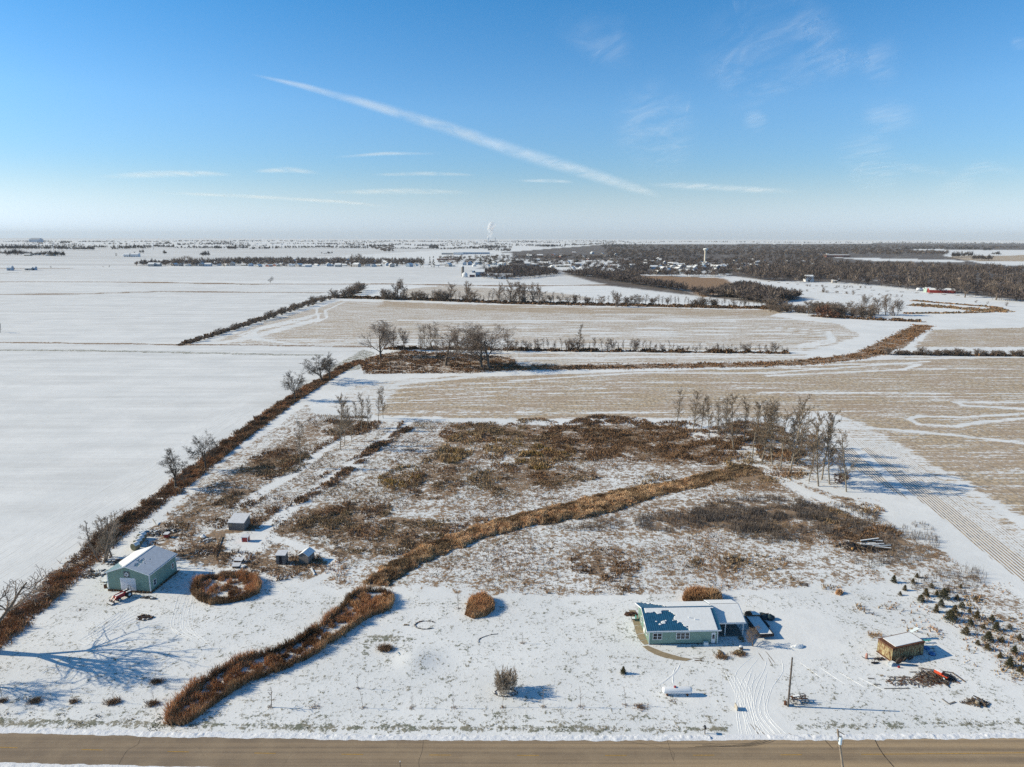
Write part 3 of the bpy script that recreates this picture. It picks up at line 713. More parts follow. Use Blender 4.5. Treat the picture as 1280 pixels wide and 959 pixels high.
for i, (nm, lb, ct) in enumerate(RL):
    rs = np.random.RandomState(20+i); P = GA(REEDS[i])
    q, d = sample_poly(P, [85, 80, 55, 120, 120, 90][i], rs)
    n1 = fbm(q[:, 0]/1.1, q[:, 1]/1.1, 40+i, 3)
    if i in (0, 1): p = np.where(d < 1.15, 1.0, sstep(.42, .58, n1)*[.5, .8][i]); h = np.where(d < 1.15, 1.35, .7)*(.35+1.2*n1)
    elif i == 2:
        p = .5+.5*sstep(.35, .5, n1); h = (.45+.95*n1)
    elif i == 3: p = np.where(np.hypot(q[:, 0]-P[:, 0].mean()+.2, q[:, 1]-P[:, 1].mean()-.5) < .7, .3, 1.); h = 1.25*(.6+.7*n1)*sstep(-.3, .7, d)
    else: p = np.ones(len(q)); h = [0, 0, 0, 0, 1.7, .9][i]*(.7+.5*n1)*sstep(-.3, .7, d)
    rag = [.25, .55, 1.3, .0, .0, 0][i]; e = d-rag*(fbm(q[:, 0]/2.2, q[:, 1]/2.2, 7+i, 3)*2.2-.35); p = p*sstep(-.1, .35, e) if rag else p
    if i == 2: far = sstep(15, 60, q[:, 0]); p = p*(1-.35*far); h = h*(1-.35*far)*(.45+.55*sstep(0, 1.6, e))
    lo = fbm(q[:, 0]/5, q[:, 1]/3.5, 33+i, 3); h = h*(.5+1.0*lo)
    if i == 2: p = p*(1-.75*sstep(56, 72, q[:, 0])); c_end = (1-.45*sstep(45, 70, q[:, 0]))
    k = rs.rand(len(q)) < p; q, h, lo = q[k], h[k], lo[k]; n1, d = n1[k], d[k]; kk = k; h_, q_ = h, q
    k = np.ones(len(q), bool); q, h, n1, d = q[k], h[k], n1[k], d[k]
    c = mixc(BRN*1.1, RUST*.9, sstep(.3, .6, n1)) if i != 2 else mixc(BRN*1.25, np.array([.54, .37, .22]), sstep(.35, .65, n1)); c = c*(.55+.9*fbm(q[:, 0]/9, q[:, 1]/1.4, 15+i, 3))[:, None] if i == 2 else c; n3 = fbm(q[:, 0]/4, q[:, 1]/4, 90+i, 2); c = c*(1-.35*sstep(.5, .7, n3))[:, None]+TAN[None, :]*.35*sstep(.5, .7, n3)[:, None]
    c = c*(.55+.9*sstep(.3, .65, lo))[:, None]
    if i == 2: c = c*c_end[kk][:, None]
    o = blades(nm, q, h, np.full(len(q), .075 if i != 2 else .11), c, 3, .22, 50+i)
    tag(o, lb, ct, kind='stuff')
# ---- hedgerow of brambles beside the big white field
def strip_pts(px, width, dens, rs, world=False):
    W = np.array(px, float) if world else GA(px); out = []
    for a, b in zip(W[:-1], W[1:]):
        L = np.hypot(*(b-a)); n = int(L*width*dens); t = rs.rand(n); off = rs.uniform(-.5, .5, n)+rs.normal(0, .12, n)
        d = (b-a)/L; nr = np.array([-d[1], d[0]]); out.append(a+(b-a)*t[:, None]+nr*(off*width)[:, None])
    return np.concatenate(out)
def brush(name, q, label, cat, hlo, hhi, wd, k=3, seed=3, thr=(.36, .5), pal=None, lean=.35, nsc=4.0):
    n1 = fbm(q[:, 0]/nsc, q[:, 1]/nsc, seed, 4); keep = np.random.RandomState(seed).rand(len(q)) < sstep(thr[0], thr[1], n1); q = q[keep]; n1 = n1[keep]
    n2 = fbm(q[:, 0]/9, q[:, 1]/9, seed+7, 3); n3 = fbm(q[:, 0]/1.2, q[:, 1]/1.2, seed+8, 2)
    h = hlo+(hhi-hlo)*sstep(.4, .75, n1)*(.4+n3)
    pal = pal or (BRN, RUST, DRK)
    c = mixc(pal[0], pal[1], sstep(.42, .6, n2)); f = sstep(.5, .66, n3)[:, None]*.6; c = c*(1-f)+pal[2][None, :]*f
    w = np.full(len(q), wd)*(1+ np.maximum(q[:, 1]-150, 0)/260)
    o = blades(name, q, h, w, c, k, lean, seed+2)
    return tag(o, label, cat, kind='stuff')
rs = np.random.RandomState(5)
brush('bramble_hedge', strip_pts([(-80,862),(0,792),(45,753),(85,719),(140,669),(230,601),(300,546),(370,496),(425,463),(448,452)], 5.6, 22, rs), 'long strip of brown brambles edging the white field left of the barn', 'hedge', .35, 1.5, .11, 4, 31, (.18, .32))
brush('marsh_grass', np.concatenate([sample_poly(GA([(448,452),(470,444),(500,438),(640,446),(650,461),(590,467),(520,467),(455,468)]), 1.7, rs)[0], strip_pts([(600,461),(700,459.5),(830,457.5),(940,456),(1010,453),(1070,446),(1100,438),(1130,420),(1155,407)], 14, 1.6, rs)]),
      'dark brown marsh grass along the drain between the stubble fields', 'grass', .2, 1.0, .28, 3, 37, (.30, .46), (BRN*.9, RUST*.75, DRK))
brush('hedge_bottom', np.concatenate([strip_pts([(225,432),(300,408),(345,392),(400,374),(450,366)], 6, 1.0, rs), strip_pts([(425,372),(520,374),(640,379),(800,382),(985,386)], 20, 1.5, rs),
      strip_pts([(480,436),(600,437),(700,438.5),(985,441.5)], 6, 2.2, rs), strip_pts([(1085,442),(1160,443.5),(1300,445),(1600,447)], 6, 1.0, rs), strip_pts([(1015,395),(1100,400),(1150,402)], 11, 1.0, rs)]),
      'dark scrub growing under the far hedgerow trees', 'scrub', .4, 2.3, .5, 3, 41, (.26, .44), (BRN*.6, BRN*.9, DRK*.8))
brush('ditch_grass', np.concatenate([strip_pts([(1140,381),(1200,385),(1235,389),(1255,388)], 26, .35, rs), strip_pts([(1130,392),(1200,391.5),(1240,390)], 6, .8, rs), strip_pts([(1255,388),(1240,384),(1140,376)], 8, .6, rs)]),
      'tan ditch grass making a long loop in the snowy field far right', 'grass', .5, 1.5, .8, 3, 43, (.2, .3), (TAN*.6, BRN*1.1, DRK))
# ---- pasture brush by patches
PB = [(345,580,38,16,1,.8), (300,625,26,10,1,.5), (435,533,36,11,1,.9), (548,585,26,22,1,.8), (575,560,22,18,3,.6), (600,540,45,12,2,1.1), (545,610,30,14,1,.7), (500,598,24,14,3,.6), (655,545,40,20,2,1.2), (630,560,24,10,3,.5), (680,572,34,14,3,1.0), (745,548,64,26,0,1.1), (825,552,54,22,0,1.0),
      (870,568,45,14,0,.9), (640,600,50,20,1,.7), (700,598,40,12,1,.7), (420,655,40,16,1,.8), (490,672,70,20,2,1.0), (548,668,50,16,1,.8), (440,640,45,12,1,.7), (370,650,25,14,1,.6), (745,702,32,14,0,.8), (775,714,20,12,0,.7), (925,705,60,10,1,.5),
      (1000,655,85,22,4,.9), (940,643,70,20,4,.9), (850,652,55,12,4,.8), (1060,640,40,16,1,.7), (960,590,50,14,1,.7), (925,545,48,16,0,1.1), (985,560,34,16,0,1.0), (1120,682,50,26,4,.5), (1095,760,26,8,1,.4), (1195,765,60,30,2,.16), (1245,800,40,30,2,.2), (1240,745,30,16,2,.2), (1270,835,22,14,2,.5),
      (390,700,36,10,1,.6), (345,718,26,8,1,.5), (250,690,30,8,1,.5), (292,628,24,7,0,.8), (215,665,30,10,1,.6), (1185,728,40,16,4,.35), (1078,668,44,10,0,1.0), (672,742,14,3,0,.8), (745,741,16,4,0,.8), (776,739,9,5,1,1.0), (615,655,30,10,1,.5), (1040,735,12,2.5,1,.6), (1095,577,1,1,0,1), (300,700,26,10,1,.4), (322,655,12,7,0,.9),
      (270,655,14,6,0,.6), (238,640,12,5,1,.5), (1048,598,12,6,2,1.2), (935,575,26,10,1,.8), (820,600,26,8,1,.5), (600,575,26,12,1,.6), (735,655,50,8,4,.5)]
PAL = [(BRN, BRN*.8, DRK), (BRN*1.1, TAN*.75, DRK), (TAN*.7, BRN*1.3, DRK*1.5), (GOLD, TAN, BRN), (GRY, GRY*.8, DRK)]
for ci, (nm, lb) in enumerate((('dark_weeds', 'dark brown weeds standing thick at the top of the rough pasture'), ('brown_weeds', 'mixed brown weeds in patches across the rough pasture'), ('tan_grass', 'tan dry grass patches streaking the rough pasture'), ('golden_grass', 'golden tall grass patch in the upper middle of the pasture'), ('grey_thicket', 'thin grey sapling thicket below the rusty band of grass'))):
    Q = []
    for (cx, cy, rx, ry, kind, dn) in PB:
        if kind != ci: continue
        P = GA([(cx+rx*1.15*math.cos(a)+ry*.8*math.sin(a), cy-ry*1.15*math.sin(a)) for a in np.linspace(0, 6.283, 14, False)])
        q, d = sample_poly(P, 6.5*dn*(130/max(130, P[:, 1].mean()))**.5, rs)
        wob = (fbm(q[:, 0]/3, q[:, 1]/6, 77+ci, 3)-.42)*9; k = (d+wob) > 0; Q.append(q[k])
    q = np.concatenate(Q)
    brush(nm, q, lb, 'weeds', [.3, .2, .15, .4, .7][ci], [1.1, .95, .7, 1.5, 1.7][ci], [.16, .16, .18, .2, .06][ci], 3, 60+ci, (.28, .5), PAL[ci], [.35, .35, .4, .35, .12][ci])
# thin weeds all over the pasture
Zp = GA([(330,560),(395,518),(640,532),(840,532),(935,582),(1060,624),(1280,750),(1400,850),(1282,880),(1230,812),(1150,742),(1110,730),(1000,736),(700,746),(500,738),(445,742),(330,716),(200,700),(195,664),(240,620),(300,580)])
q, d = sample_poly(Zp, 3.4, rs)
lanes = np.minimum.reduce([line_dist(q[:, 0], q[:, 1], GA(p)) for p in ([(510,527),(480,550),(440,582),(380,622),(330,662),(300,700)], [(835,527),(880,548),(930,573),(1000,612),(1080,645)], [(350,675),(395,690),(415,700),(415,715),(385,730)], [(425,545),(370,590),(300,632)], [(1085,700),(1130,738),(1185,800),(1262,862)])])
q = q[lanes > 2.0]
brush('scattered_weeds', q, 'sparse dead weed stalks poking through the snow of the pasture', 'weeds', .12, .6, .10, 2, 71, (.36, .62), (BRN, TAN*.8, DRK), .45, 11.0)
q2 = np.concatenate([strip_pts([(372,628),(420,600),(470,560),(512,535)], 3.4, 10, rs), strip_pts([(330,600),(420,548),(455,530)], 3, 5, rs), strip_pts([(300,660),(340,640),(372,628)], 3, 6, rs), strip_pts([(395,600),(490,545),(505,527)], 1.2, 4, rs)])
brush('weed_rows', q2, 'dark weed rows between the mown strips near the tall poplars', 'weeds', .3, 1.1, .17, 3, 73, (.3, .42), (BRN, BRN*1.2, DRK))
q3 = np.concatenate([sample_poly(GA([(150,640),(240,640),(260,690),(225,700),(170,700)]), 1.6, rs)[0], sample_poly(GA([(75,730),(135,675),(150,690),(120,715),(85,738)]), 3.0, rs)[0], sample_poly(GA([(270,690),(350,690),(430,690),(440,735),(350,715),(270,712)]), 2.2, rs)[0]])
brush('yard_weeds', q3, 'dead weeds around the junk and small sheds behind the barn', 'weeds', .2, .9, .13, 3, 75, (.4, .56))
q4 = np.concatenate([strip_pts([(-80,900),(200,904)], 3.5, 7, rs), strip_pts([(190,905),(250,905)], 3, 9, rs), strip_pts([(250,905),(905,911)], 1.3, 3.0, rs), strip_pts([(1000,908),(1400,902)], 1.3, 3.0, rs)])
brush('verge_grass', q4, 'olive green grass tufts in the shallow ditch beside the road', 'grass', .06, .22, .09, 3, 79, (.38, .56), (np.array([.11,.11,.05]), TAN*.7, DRK), .6, 1.5)
# ================================================================== TREES
def grow(rng, p, d, L, r, lv, S, out):
    n = S['n'][lv]; st = L/n; last = lv == len(S['n'])-1
    for i in range(n):
        w = S['wob'][lv]
        d = (d+Vector((rng.uniform(-w, w), rng.uniform(-w, w), rng.uniform(-w, w)*.6+S['trop'][lv]))).normalized()
        q = p+d*st; r2 = max(S['rmin'], r*(1-.8/n*(1 if i < n-1 else 1.1)) if not last else r*.6)
        out.append((lv, p.copy(), q.copy(), r, r2))
        f = (i+1)/n
        if not last and f >= S['start'][lv]:
            for _ in range(S['kids'][lv]):
                if rng.random() > S.get('fill', .9): continue
                ax = d.orthogonal().normalized(); ax.rotate(Matrix.Rotation(rng.uniform(0, 6.283), 3, d))
                a = R(rng.uniform(*S['ang'][lv])); nd = d.copy(); nd.rotate(Matrix.Rotation(a, 3, ax))
                t = rng.random()
                taper = S['prof'](f) if lv == 0 else (1-.45*f)
                grow(rng, p.lerp(q, t), nd, L*S['ratio'][lv]*taper*rng.uniform(.75, 1.2), max(S['rmin'], r2*S['rr'][lv]), lv+1, S, out)
        p, r = q, r2
def segs_mesh(name, segs, sides=3):
    n = len(segs); A = np.array([s[1] for s in segs]); B = np.array([s[2] for s in segs]); ra = np.array([s[3] for s in segs]); rb = np.array([s[4] for s in segs])
    d = B-A; d /= np.linalg.norm(d, axis=1)[:, None]+1e-9
    h = np.where(np.abs(d[:, 2:3]) < .9, np.array([[0, 0, 1.]]), np.array([[1., 0, 0]])); u = np.cross(d, h); u /= np.linalg.norm(u, axis=1)[:, None]; w = np.cross(d, u)
    V = np.zeros((n, 2*sides, 3))
    for k in range(sides):
        t = 2*math.pi*k/sides; o = u*math.cos(t)+w*math.sin(t); V[:, k] = A+o*ra[:, None]; V[:, sides+k] = B+o*rb[:, None]
    b = np.arange(n)*2*sides
    F = np.concatenate([np.stack([b+k, b+(k+1) % sides, b+sides+(k+1) % sides, b+sides+k], 1) for k in range(sides)])
    return mesh_np(name, V.reshape(-1, 3), F, 4)
def S_spread(**k):
    s = dict(n=[5, 5, 4, 3, 2], kids=[2, 2, 2, 2], start=[.35, .3, .2, .1], ang=[(30, 62), (25, 60), (25, 65), (25, 65)], ratio=[.95, .62, .62, .7], rr=[.62, .6, .6, .6], wob=[.10, .24, .3, .35, .3], trop=[.1, .10, .06, .04, .0], rmin=.02, prof=lambda f: 1.0-.25*f, fill=.93)
    s.update(k); return s
def S_poplar(**k):
    s = dict(n=[12, 4, 3, 2], kids=[3, 2, 2], start=[.28, .25, .15], ang=[(28, 50), (20, 50), (25, 60)], ratio=[.24, .5, .55], rr=[.42, .55, .6], wob=[.05, .16, .22, .25], trop=[.08, .16, .08, .04], rmin=.028, prof=lambda f: 1.25-.75*f, fill=.92)
    s.update(k); return s
def tree_proto(kind, seed, S, H, r, trunks=1, mats=('bark', 'twig'), spread=.25, leans=(.12, .4)):
    rng = random.Random(seed); out = []
    for k in range(trunks):
        a = rng.uniform(0, 6.28); lean = .1 if trunks == 1 else rng.uniform(*leans)
        sp_ = spread*math.sqrt(rng.random()) if spread > .3 else spread
        if spread > .3: lean = sp_*.22
        p = Vector((0, 0, -.1)) if trunks == 1 else Vector((math.cos(a)*sp_, math.sin(a)*sp_, -.1))
        grow(rng, p, Vector((math.cos(a)*lean, math.sin(a)*lean, 1)).normalized(), H*rng.uniform(.85, 1.0) if trunks > 1 else H, r*(1 if trunks == 1 else rng.uniform(.6, 1)), 0, S, out)
    zs = max(s[2][2] for s in out)
    root = bpy.data.objects.new(kind, None)
    th = [s for s in out if s[0] <= 1]; tw = [s for s in out if s[0] > 1]
    a = bpy.data.objects.new('trunk', segs_mesh('trunk', th, 5)); a.data.materials.append(M[mats[0]]); a.data.polygons.foreach_set('use_smooth', [True]*len(a.data.polygons))
    b = bpy.data.objects.new('crown', segs_mesh('crown', tw, 3)); b.data.materials.append(M[mats[1]])
    a.parent = root; b.parent = root
    return (root, a, b, zs)
def plant(proto, x, y, h, label, cat='tree', group=None, rz=None, wide=1.0, z=None, name=None):
    root, a, b, zs = proto
    o = root.copy(); o.name = name or root.name.split('.')[0]; col.objects.link(o); s = h/zs
    o.location = (x, y, float(terrain(x, y)) if z is None else z); o.rotation_euler = (0, 0, rz if rz is not None else random.uniform(0, 6.28)); o.scale = (s*wide, s*wide, s)
    tag(o, label, cat, group)
    for c in (a, b):
        k = c.copy(); k.name = c.name.split('.')[0]; col.objects.link(k); k.parent = o
    return o
random.seed(12)
DK = ('dark_bark', 'dark_bark')
SP = [tree_proto('bare_tree', 1, S_spread(), 7, .34, mats=DK), tree_proto('bare_tree', 2, S_spread(kids=[2, 2, 2, 2], wob=[.15, .32, .35, .35, .3]), 7, .36, mats=DK),
      tree_proto('bare_tree', 3, S_spread(ang=[(20, 45), (20, 50), (25, 60), (25, 60)]), 8, .32, mats=DK), tree_proto('bare_tree', 4, S_spread(start=[.15, .3, .2, .1]), 7, .30)]
BIG = [tree_proto('bare_tree', 8, S_spread(n=[6, 6, 4, 3, 2], ang=[(18, 42), (20, 50), (25, 60), (25, 60)], start=[.2, .25, .2, .1], rmin=.032, trop=[.1, .13, .1, .06, 0], fill=.85), 16, .55),
       tree_proto('bare_tree', 9, S_spread(n=[6, 6, 4, 3, 2], ang=[(22, 48), (20, 50), (25, 60), (25, 60)], start=[.3, .25, .2, .1], rmin=.032, fill=.85), 15, .5)]
OFF = [tree_proto('bare_tree', 10, S_spread(n=[6, 6, 4, 3, 2], ang=[(18, 38), (20, 50), (25, 60), (25, 60)], start=[.4, .3, .25, .1], rmin=.03, kids=[2, 2, 2, 1], trop=[.1, .10, .06, .05, 0], rr=[.72, .68, .66, .6], fill=.8), 12, .6), tree_proto('bare_tree', 11, S_spread(ang=[(18, 38), (20, 50), (25, 60), (25, 60)], start=[.45, .3, .25, .1]), 9, .3)]
POP = [tree_proto('poplar_tree', 20+i, S_poplar(start=[st, .25, .15]), 18, .17, mats=('pale_bark', 'pale_twig')) for i, st in enumerate((.3, .22, .4, .3, .25))]
MULTI = [tree_proto('bare_tree', 30, S_poplar(n=[7, 4, 3, 2], kids=[2, 2, 1], start=[.25, .2, .1], rmin=.014), 9, .10, 6, mats=('twig', 'wisp')), tree_proto('bare_tree', 31, S_poplar(n=[7, 4, 3, 2], kids=[2, 2, 1], start=[.25, .2, .1], rmin=.014), 9, .10, 4, mats=('twig', 'wisp'))]
FARS = dict(n=[4, 4, 3, 2], kids=[3, 2, 2], start=[.25, .2, .1], ang=[(25, 58), (25, 60), (30, 70)], ratio=[.75, .6, .6], rr=[.6, .6, .6], rmin=.045, trop=[.1, .1, .05, .0], wob=[.1, .25, .3, .3])
FAR = [tree_proto('bare_tree', 40+i, S_spread(**FARS), 7, .28) for i in range(3)]
SHR = [tree_proto('bare_shrub', 50+i, S_poplar(n=[4, 3, 2], kids=[2, 3], start=[.1, .1], ang=[(20, 55), (25, 65)], ratio=[.55, .6], rr=[.7, .7], rmin=.028, wob=[.15, .2, .3], trop=[.05, .05, 0]), 4, .08, 9) for i in range(3)]
HTR = [tree_proto('bare_tree', 80+i, S_poplar(n=[7, 4, 3], kids=[3, 2], start=[.3, .2], ratio=[.36, .5], rr=[.45, .6], rmin=.035, ang=[(25, 50), (25, 60)]), 9, .14) for i in range(4)]
SAP = [tree_proto('sapling', 60+i, S_poplar(n=[6, 3, 2], kids=[2, 1], start=[.35, .3], ratio=[.28, .5], rr=[.4, .6], rmin=.012, ang=[(25, 50), (25, 60)]), 3, .035) for i in range(3)]
# left hedge trees
def third(v, a, b): return ('left', 'middle', 'right')[int(min(2.99, max(0, 3*(v-a)/(b-a))))]
def pt(px, py, top, proto, label, **k):
    g = G(px, py); return plant(proto, g[0], g[1], tall(px, py, top), label, **k)
HG = 'bare trees along the bramble hedge'
pt(128, 702, 645, MULTI[0], 'many stemmed bare tree just left of the green barn', group=HG, wide=2.0)
pt(142, 695, 640, MULTI[1], 'thinner stemmed bare tree close behind the many stemmed one by the barn', group=HG, wide=1.3)
pt(219, 612, 562, SP[1], 'forked dark bare tree leaning over the hedge, broken limb at its foot', group=HG, rz=2.2, wide=1.3)
pt(257, 587, 540, SP[2], 'small upright bare tree just up the hedge from the forked one', group=HG, wide=1.3)
pt(369, 501, 461, SP[2], 'round headed bare tree alone in the hedge below the pair', group=HG, rz=3, wide=1.3)
pt(402, 478, 442, SP[0], 'left and smaller one of the pair of gnarled trees in the hedge', group=HG, rz=4, wide=1.3)
pt(413, 475, 438, SP[1], 'right and darker one of the pair of gnarled trees in the hedge', group=HG, rz=5, wide=1.3)
pt(338, 354, 345, SP[1], 'tiny lone bare tree in the middle of the white fields', rz=.5)
plant(OFF[0], -89.3, 105.5, 19, 'large spreading bare tree cut off by the left edge of the photo', group=HG, rz=1.7, wide=1.35)
plant(OFF[1], -92.5, 96.9, 13, 'bare tree outside the left edge casting the shadow nearest the road', group=HG, rz=4.1)
# tall bare trees in the middle distance
MG = 'tall bare trees beside the marsh'
pt(475, 447, 400, BIG[0], 'large vase shaped bare tree at the left end of the marsh', group=MG, rz=.4, wide=1.75)
pt(493, 437, 408, FAR[1], 'thin bare tree right behind the vase shaped one', group=MG); pt(505, 438, 409, FAR[0], 'round bare tree between the two largest trees of the marsh', group=MG)
pt(557, 457, 401, BIG[1], 'tallest bare tree standing over the marsh in the middle', group=MG, rz=2, wide=1.75)
ORD4 = ['first', 'second', 'third', 'fourth']
for i, (x, y, t) in enumerate(((527,447,408),(533,449,405),(540,450,404),(546,446,408))): pt(x, y, t, POP[i % 5], ORD4[i]+' slender bare tree of the clump left of the tallest marsh tree', group=MG)
pt(602, 459, 404, BIG[0], 'left trunk of the big pair of bare trees right of the tallest', group=MG, rz=3.3, wide=1.75)
pt(611, 460, 404, BIG[1], 'right trunk of the big pair of bare trees right of the tallest', group=MG, rz=5, wide=1.75)
pt(570, 441, 412, FAR[2], 'bare tree behind the tallest one, at the hedge line', group=MG); pt(585, 441, 415, FAR[0], 'low bare tree between the tallest one and the big pair', group=MG); pt(634, 440, 413, FAR[1], 'bare tree where the long hedge begins, right of the big pair', group=MG)
pt(723, 437, 404, POP[2], 'tall pale bare tree standing out of the long hedge', group=MG, wide=1.4)
rng = random.Random(3)
for i in range(62):
    x = 640+i*5.6+rng.uniform(-2, 2); y = 438+(x-640)/345*3.2
    pt(x, y, y-rng.uniform(9, 18)*(1 if x < 820 else .78), (HTR*2+FAR)[rng.randrange(11)], 'small bare tree in the '+third(x, 640, 985)+' third of the long hedge between the stubble fields', group='small trees of the long middle hedge', wide=rng.uniform(1.1, 1.9))
for i in range(9): x = 1105+i*24+rng.uniform(-6, 6); pt(x, 443.5+(x-1100)*.01, 443-rng.uniform(5, 11), SHR[i % 3], 'low bare bush in the right edge hedge, '+third(x, 1105, 1290)+' part', group='bushes of the right hand hedge', wide=1.8)
for i in range(20): x = 1110+rng.uniform(0, 170); pt(x, 443.5+(x-1100)*.01, 443-rng.uniform(4, 8), SHR[i % 3], 'low bare bush in the right edge hedge, '+third(x, 1105, 1290)+' part', group='bushes of the right hand hedge', wide=1.8)
# right hand group of poplars
PG = 'poplars in the grove right of the pasture'
pops = [(846,533,488,0),(866,540,492,1),(876,541,500,2),(887,548,500,3),(897,553,505,4),(907,549,498,0),(917,562,497,1),(940,572,503,2),(952,577,500,3),(965,580,510,1),(987,592,499,4),(1011,602,535,0),(1023,608,520,1),(1027,600,515,2),(1037,605,528,3),(1058,615,543,4),(963,565,505,0),(930,552,500,3),(975,588,520,2),(1000,570,515,1),(990,578,512,3),(950,558,505,1)]
PL = ['first poplar at the far left corner of the grove, apart from the rest', 'second poplar from the left end of the grove', 'thin poplar close right of the second one', 'fourth poplar of the front row, dark low trunk', 'fifth poplar of the front row from the left', 'poplar set behind the gap in the front row', 'pale trunked poplar near the middle of the front row', 'poplar above the bend of the snowy track', 'poplar with many fine upright limbs above the rusty band', 'short poplar behind the end of the rusty grass band', 'tallest double crowned poplar of the grove',
      'thin poplar left of the crowded right hand trio', 'left trunk of the crowded right hand trio', 'middle trunk of the crowded right hand trio', 'right leaning trunk of the crowded right hand trio', 'last poplar at the near right end of the grove beside a red bush', 'poplar in the back row above dark weeds', 'back row poplar left of the dark weeds', 'small poplar beside the tallest one', 'back row poplar behind the tallest one', 'poplar just behind the tallest one, thinner', 'back row poplar in the middle of the grove']
for (x, y, t, p), l in zip(pops, PL): pt(x, y, t-6, POP[p], l, group=PG, wide=1.3, name='poplar_tree')
PG2 = 'poplars along the upper left of the pasture'
for (x, y, t, p), l in zip([(375,586,527,0),(425,562,497,1),(431,557,505,2),(452,539,495,3),(459,535,500,4),(473,526,490,0),(479,523,487,1),(440,552,512,4),(445,535,505,2)],
    ['lowest lone poplar of the upper left row', 'left poplar of the close pair in the row', 'right poplar of the close pair in the row', 'fourth poplar up the row, thin', 'fifth poplar up the row, pale', 'last but one poplar at the field edge', 'last poplar at the field edge with straight trunk', 'short poplar right of the close pair', 'small poplar behind the middle of the row']):
    pt(x, y, t-5, POP[p], l, group=PG2, wide=1.1)
pt(941, 808, 783, SP[3], 'small bare tree with dense head in front of the trailer by the house', wide=1.0)
# far hedge behind the second stubble field
BG = 'bare trees of the far hedge'
ORD = ['first', 'second', 'third', 'fourth', 'fifth', 'sixth', 'seventh', 'eighth', 'ninth', 'tenth', 'eleventh', 'twelfth']
for n_, (x, y, t, p) in enumerate([(497,373,347,0),(503,374,350,2),(563,374,352,1),(584,376,350,0),(625,379,352,2),(637,379,349,1),(649,377,350,0),(655,379,352,0),(666,379,352,1),(673,380,353,2),(770,384,362,0),(772,384,366,1)]):
    pt(x, y, t, FAR[p], ORD[n_]+' tall bare tree from the left rising from the far dark hedge', group=BG, wide=1.1)
for i in range(100):
    x = 475+i*5.2+rng.uniform(-2, 2); y = 374.5+(x-475)/510*11
    pt(x, y, y-rng.uniform(7, 16), (HTR*2+FAR+SHR)[rng.randrange(14)], 'small bare tree in the '+third(x, 475, 990)+' third of the far dark hedge', group='small trees of the far hedge', wide=rng.uniform(1.1, 2.0))
DG = 'round bare shrubs of the slanting hedge'
for i in range(34):
    f = i/33; x = 238+f*178+rng.uniform(-2, 2); y = 430-f*57
    pt(x, y, y-rng.uniform(4, 11)*(.7+.5*f), SHR[i % 3], ('lower', 'middle', 'upper')[min(2, int(f*3))]+' stretch of the slanting hedge, round grey bare shrub', group=DG, cat='shrub', wide=1.7)
for (x, y, t) in [(430,372,360),(436,370,357),(441,368,355),(446,366,352),(449,364,351),(452,363,352),(440,371,358)]: pt(x, y, t, SHR[0], 'dark bare thorn at the upper corner of the slanting hedge', group='thorns at the hedge corner', cat='shrub', wide=1.6)
for (x, y, t, p) in [(1082,391,367,0),(1098,393,369,1),(1107,394,368,0),(1118,395,372,2),(1122,394,374,0)]: pt(x, y, t, FAR[p] if p else BIG[0], 'large spreading bare tree at the end of the dark copse', group='large trees of the right copse', wide=1.15)
for i in range(46):
    x = 962+i*2.9+rng.uniform(-3, 3); y = 389+(x-962)*.062+rng.uniform(-3, 1)
    pt(x, y, y-rng.uniform(8, 17), (SHR+FAR)[rng.randrange(6)], 'bare bush in the '+third(x, 962, 1095)+' part of the dark copse beyond the second stubble field', group='bushes of the right copse', cat='shrub', wide=1.6)
# red leaved oaks in the copse
M['red_leaf'] = simple('dead_oak_leaves', (.13, .065, .042), .9, .3, 1)
def leaf_blob(name, x, y, r, h, n, seed, mat, label, cat='shrub', z0=.3):
    rs = np.random.RandomState(seed); v = rs.normal(0, 1, (n, 3)); v /= np.linalg.norm(v, axis=1)[:, None]; rad = rs.uniform(.45, 1, n)**.6
    lob = 1+.25*np.sin(v[:, 0]*5+seed)+.2*np.cos(v[:, 1]*6)
    c = v*rad[:, None]*lob[:, None]*np.array([r, r, h/2])+np.array([0, 0, h/2+z0])
    a = rs.normal(0, 1, (n, 3)); b = rs.normal(0, 1, (n, 3)); s = r*.14
    V = np.stack([c, c+a*s, c+b*s], 1).reshape(-1, 3); k = np.arange(n)*3
    me = mesh_np(name, V, np.stack([k, k+1, k+2], 1), 3); o = link(name, me, None, mat); o.location = (x, y, float(terrain(x, y)))
    return tag(o, label, cat)
g = G(1030, 397); leaf_blob('red_oak', g[0], g[1], 7, 10, 500, 1, M['red_leaf'], 'rust leaved oak at the left of the copse', 'tree')
g = G(1044, 398); leaf_blob('red_oak', g[0], g[1], 4.5, 6, 260, 2, M['red_leaf'], 'lower rust leaved oak right of the taller one in the copse', 'tree')
g = G(1049, 604); leaf_blob('red_bush', g[0], g[1], 1.9, 2.2, 260, 3, M['red_leaf'], 'low red leaved bush at the foot of the last poplars')
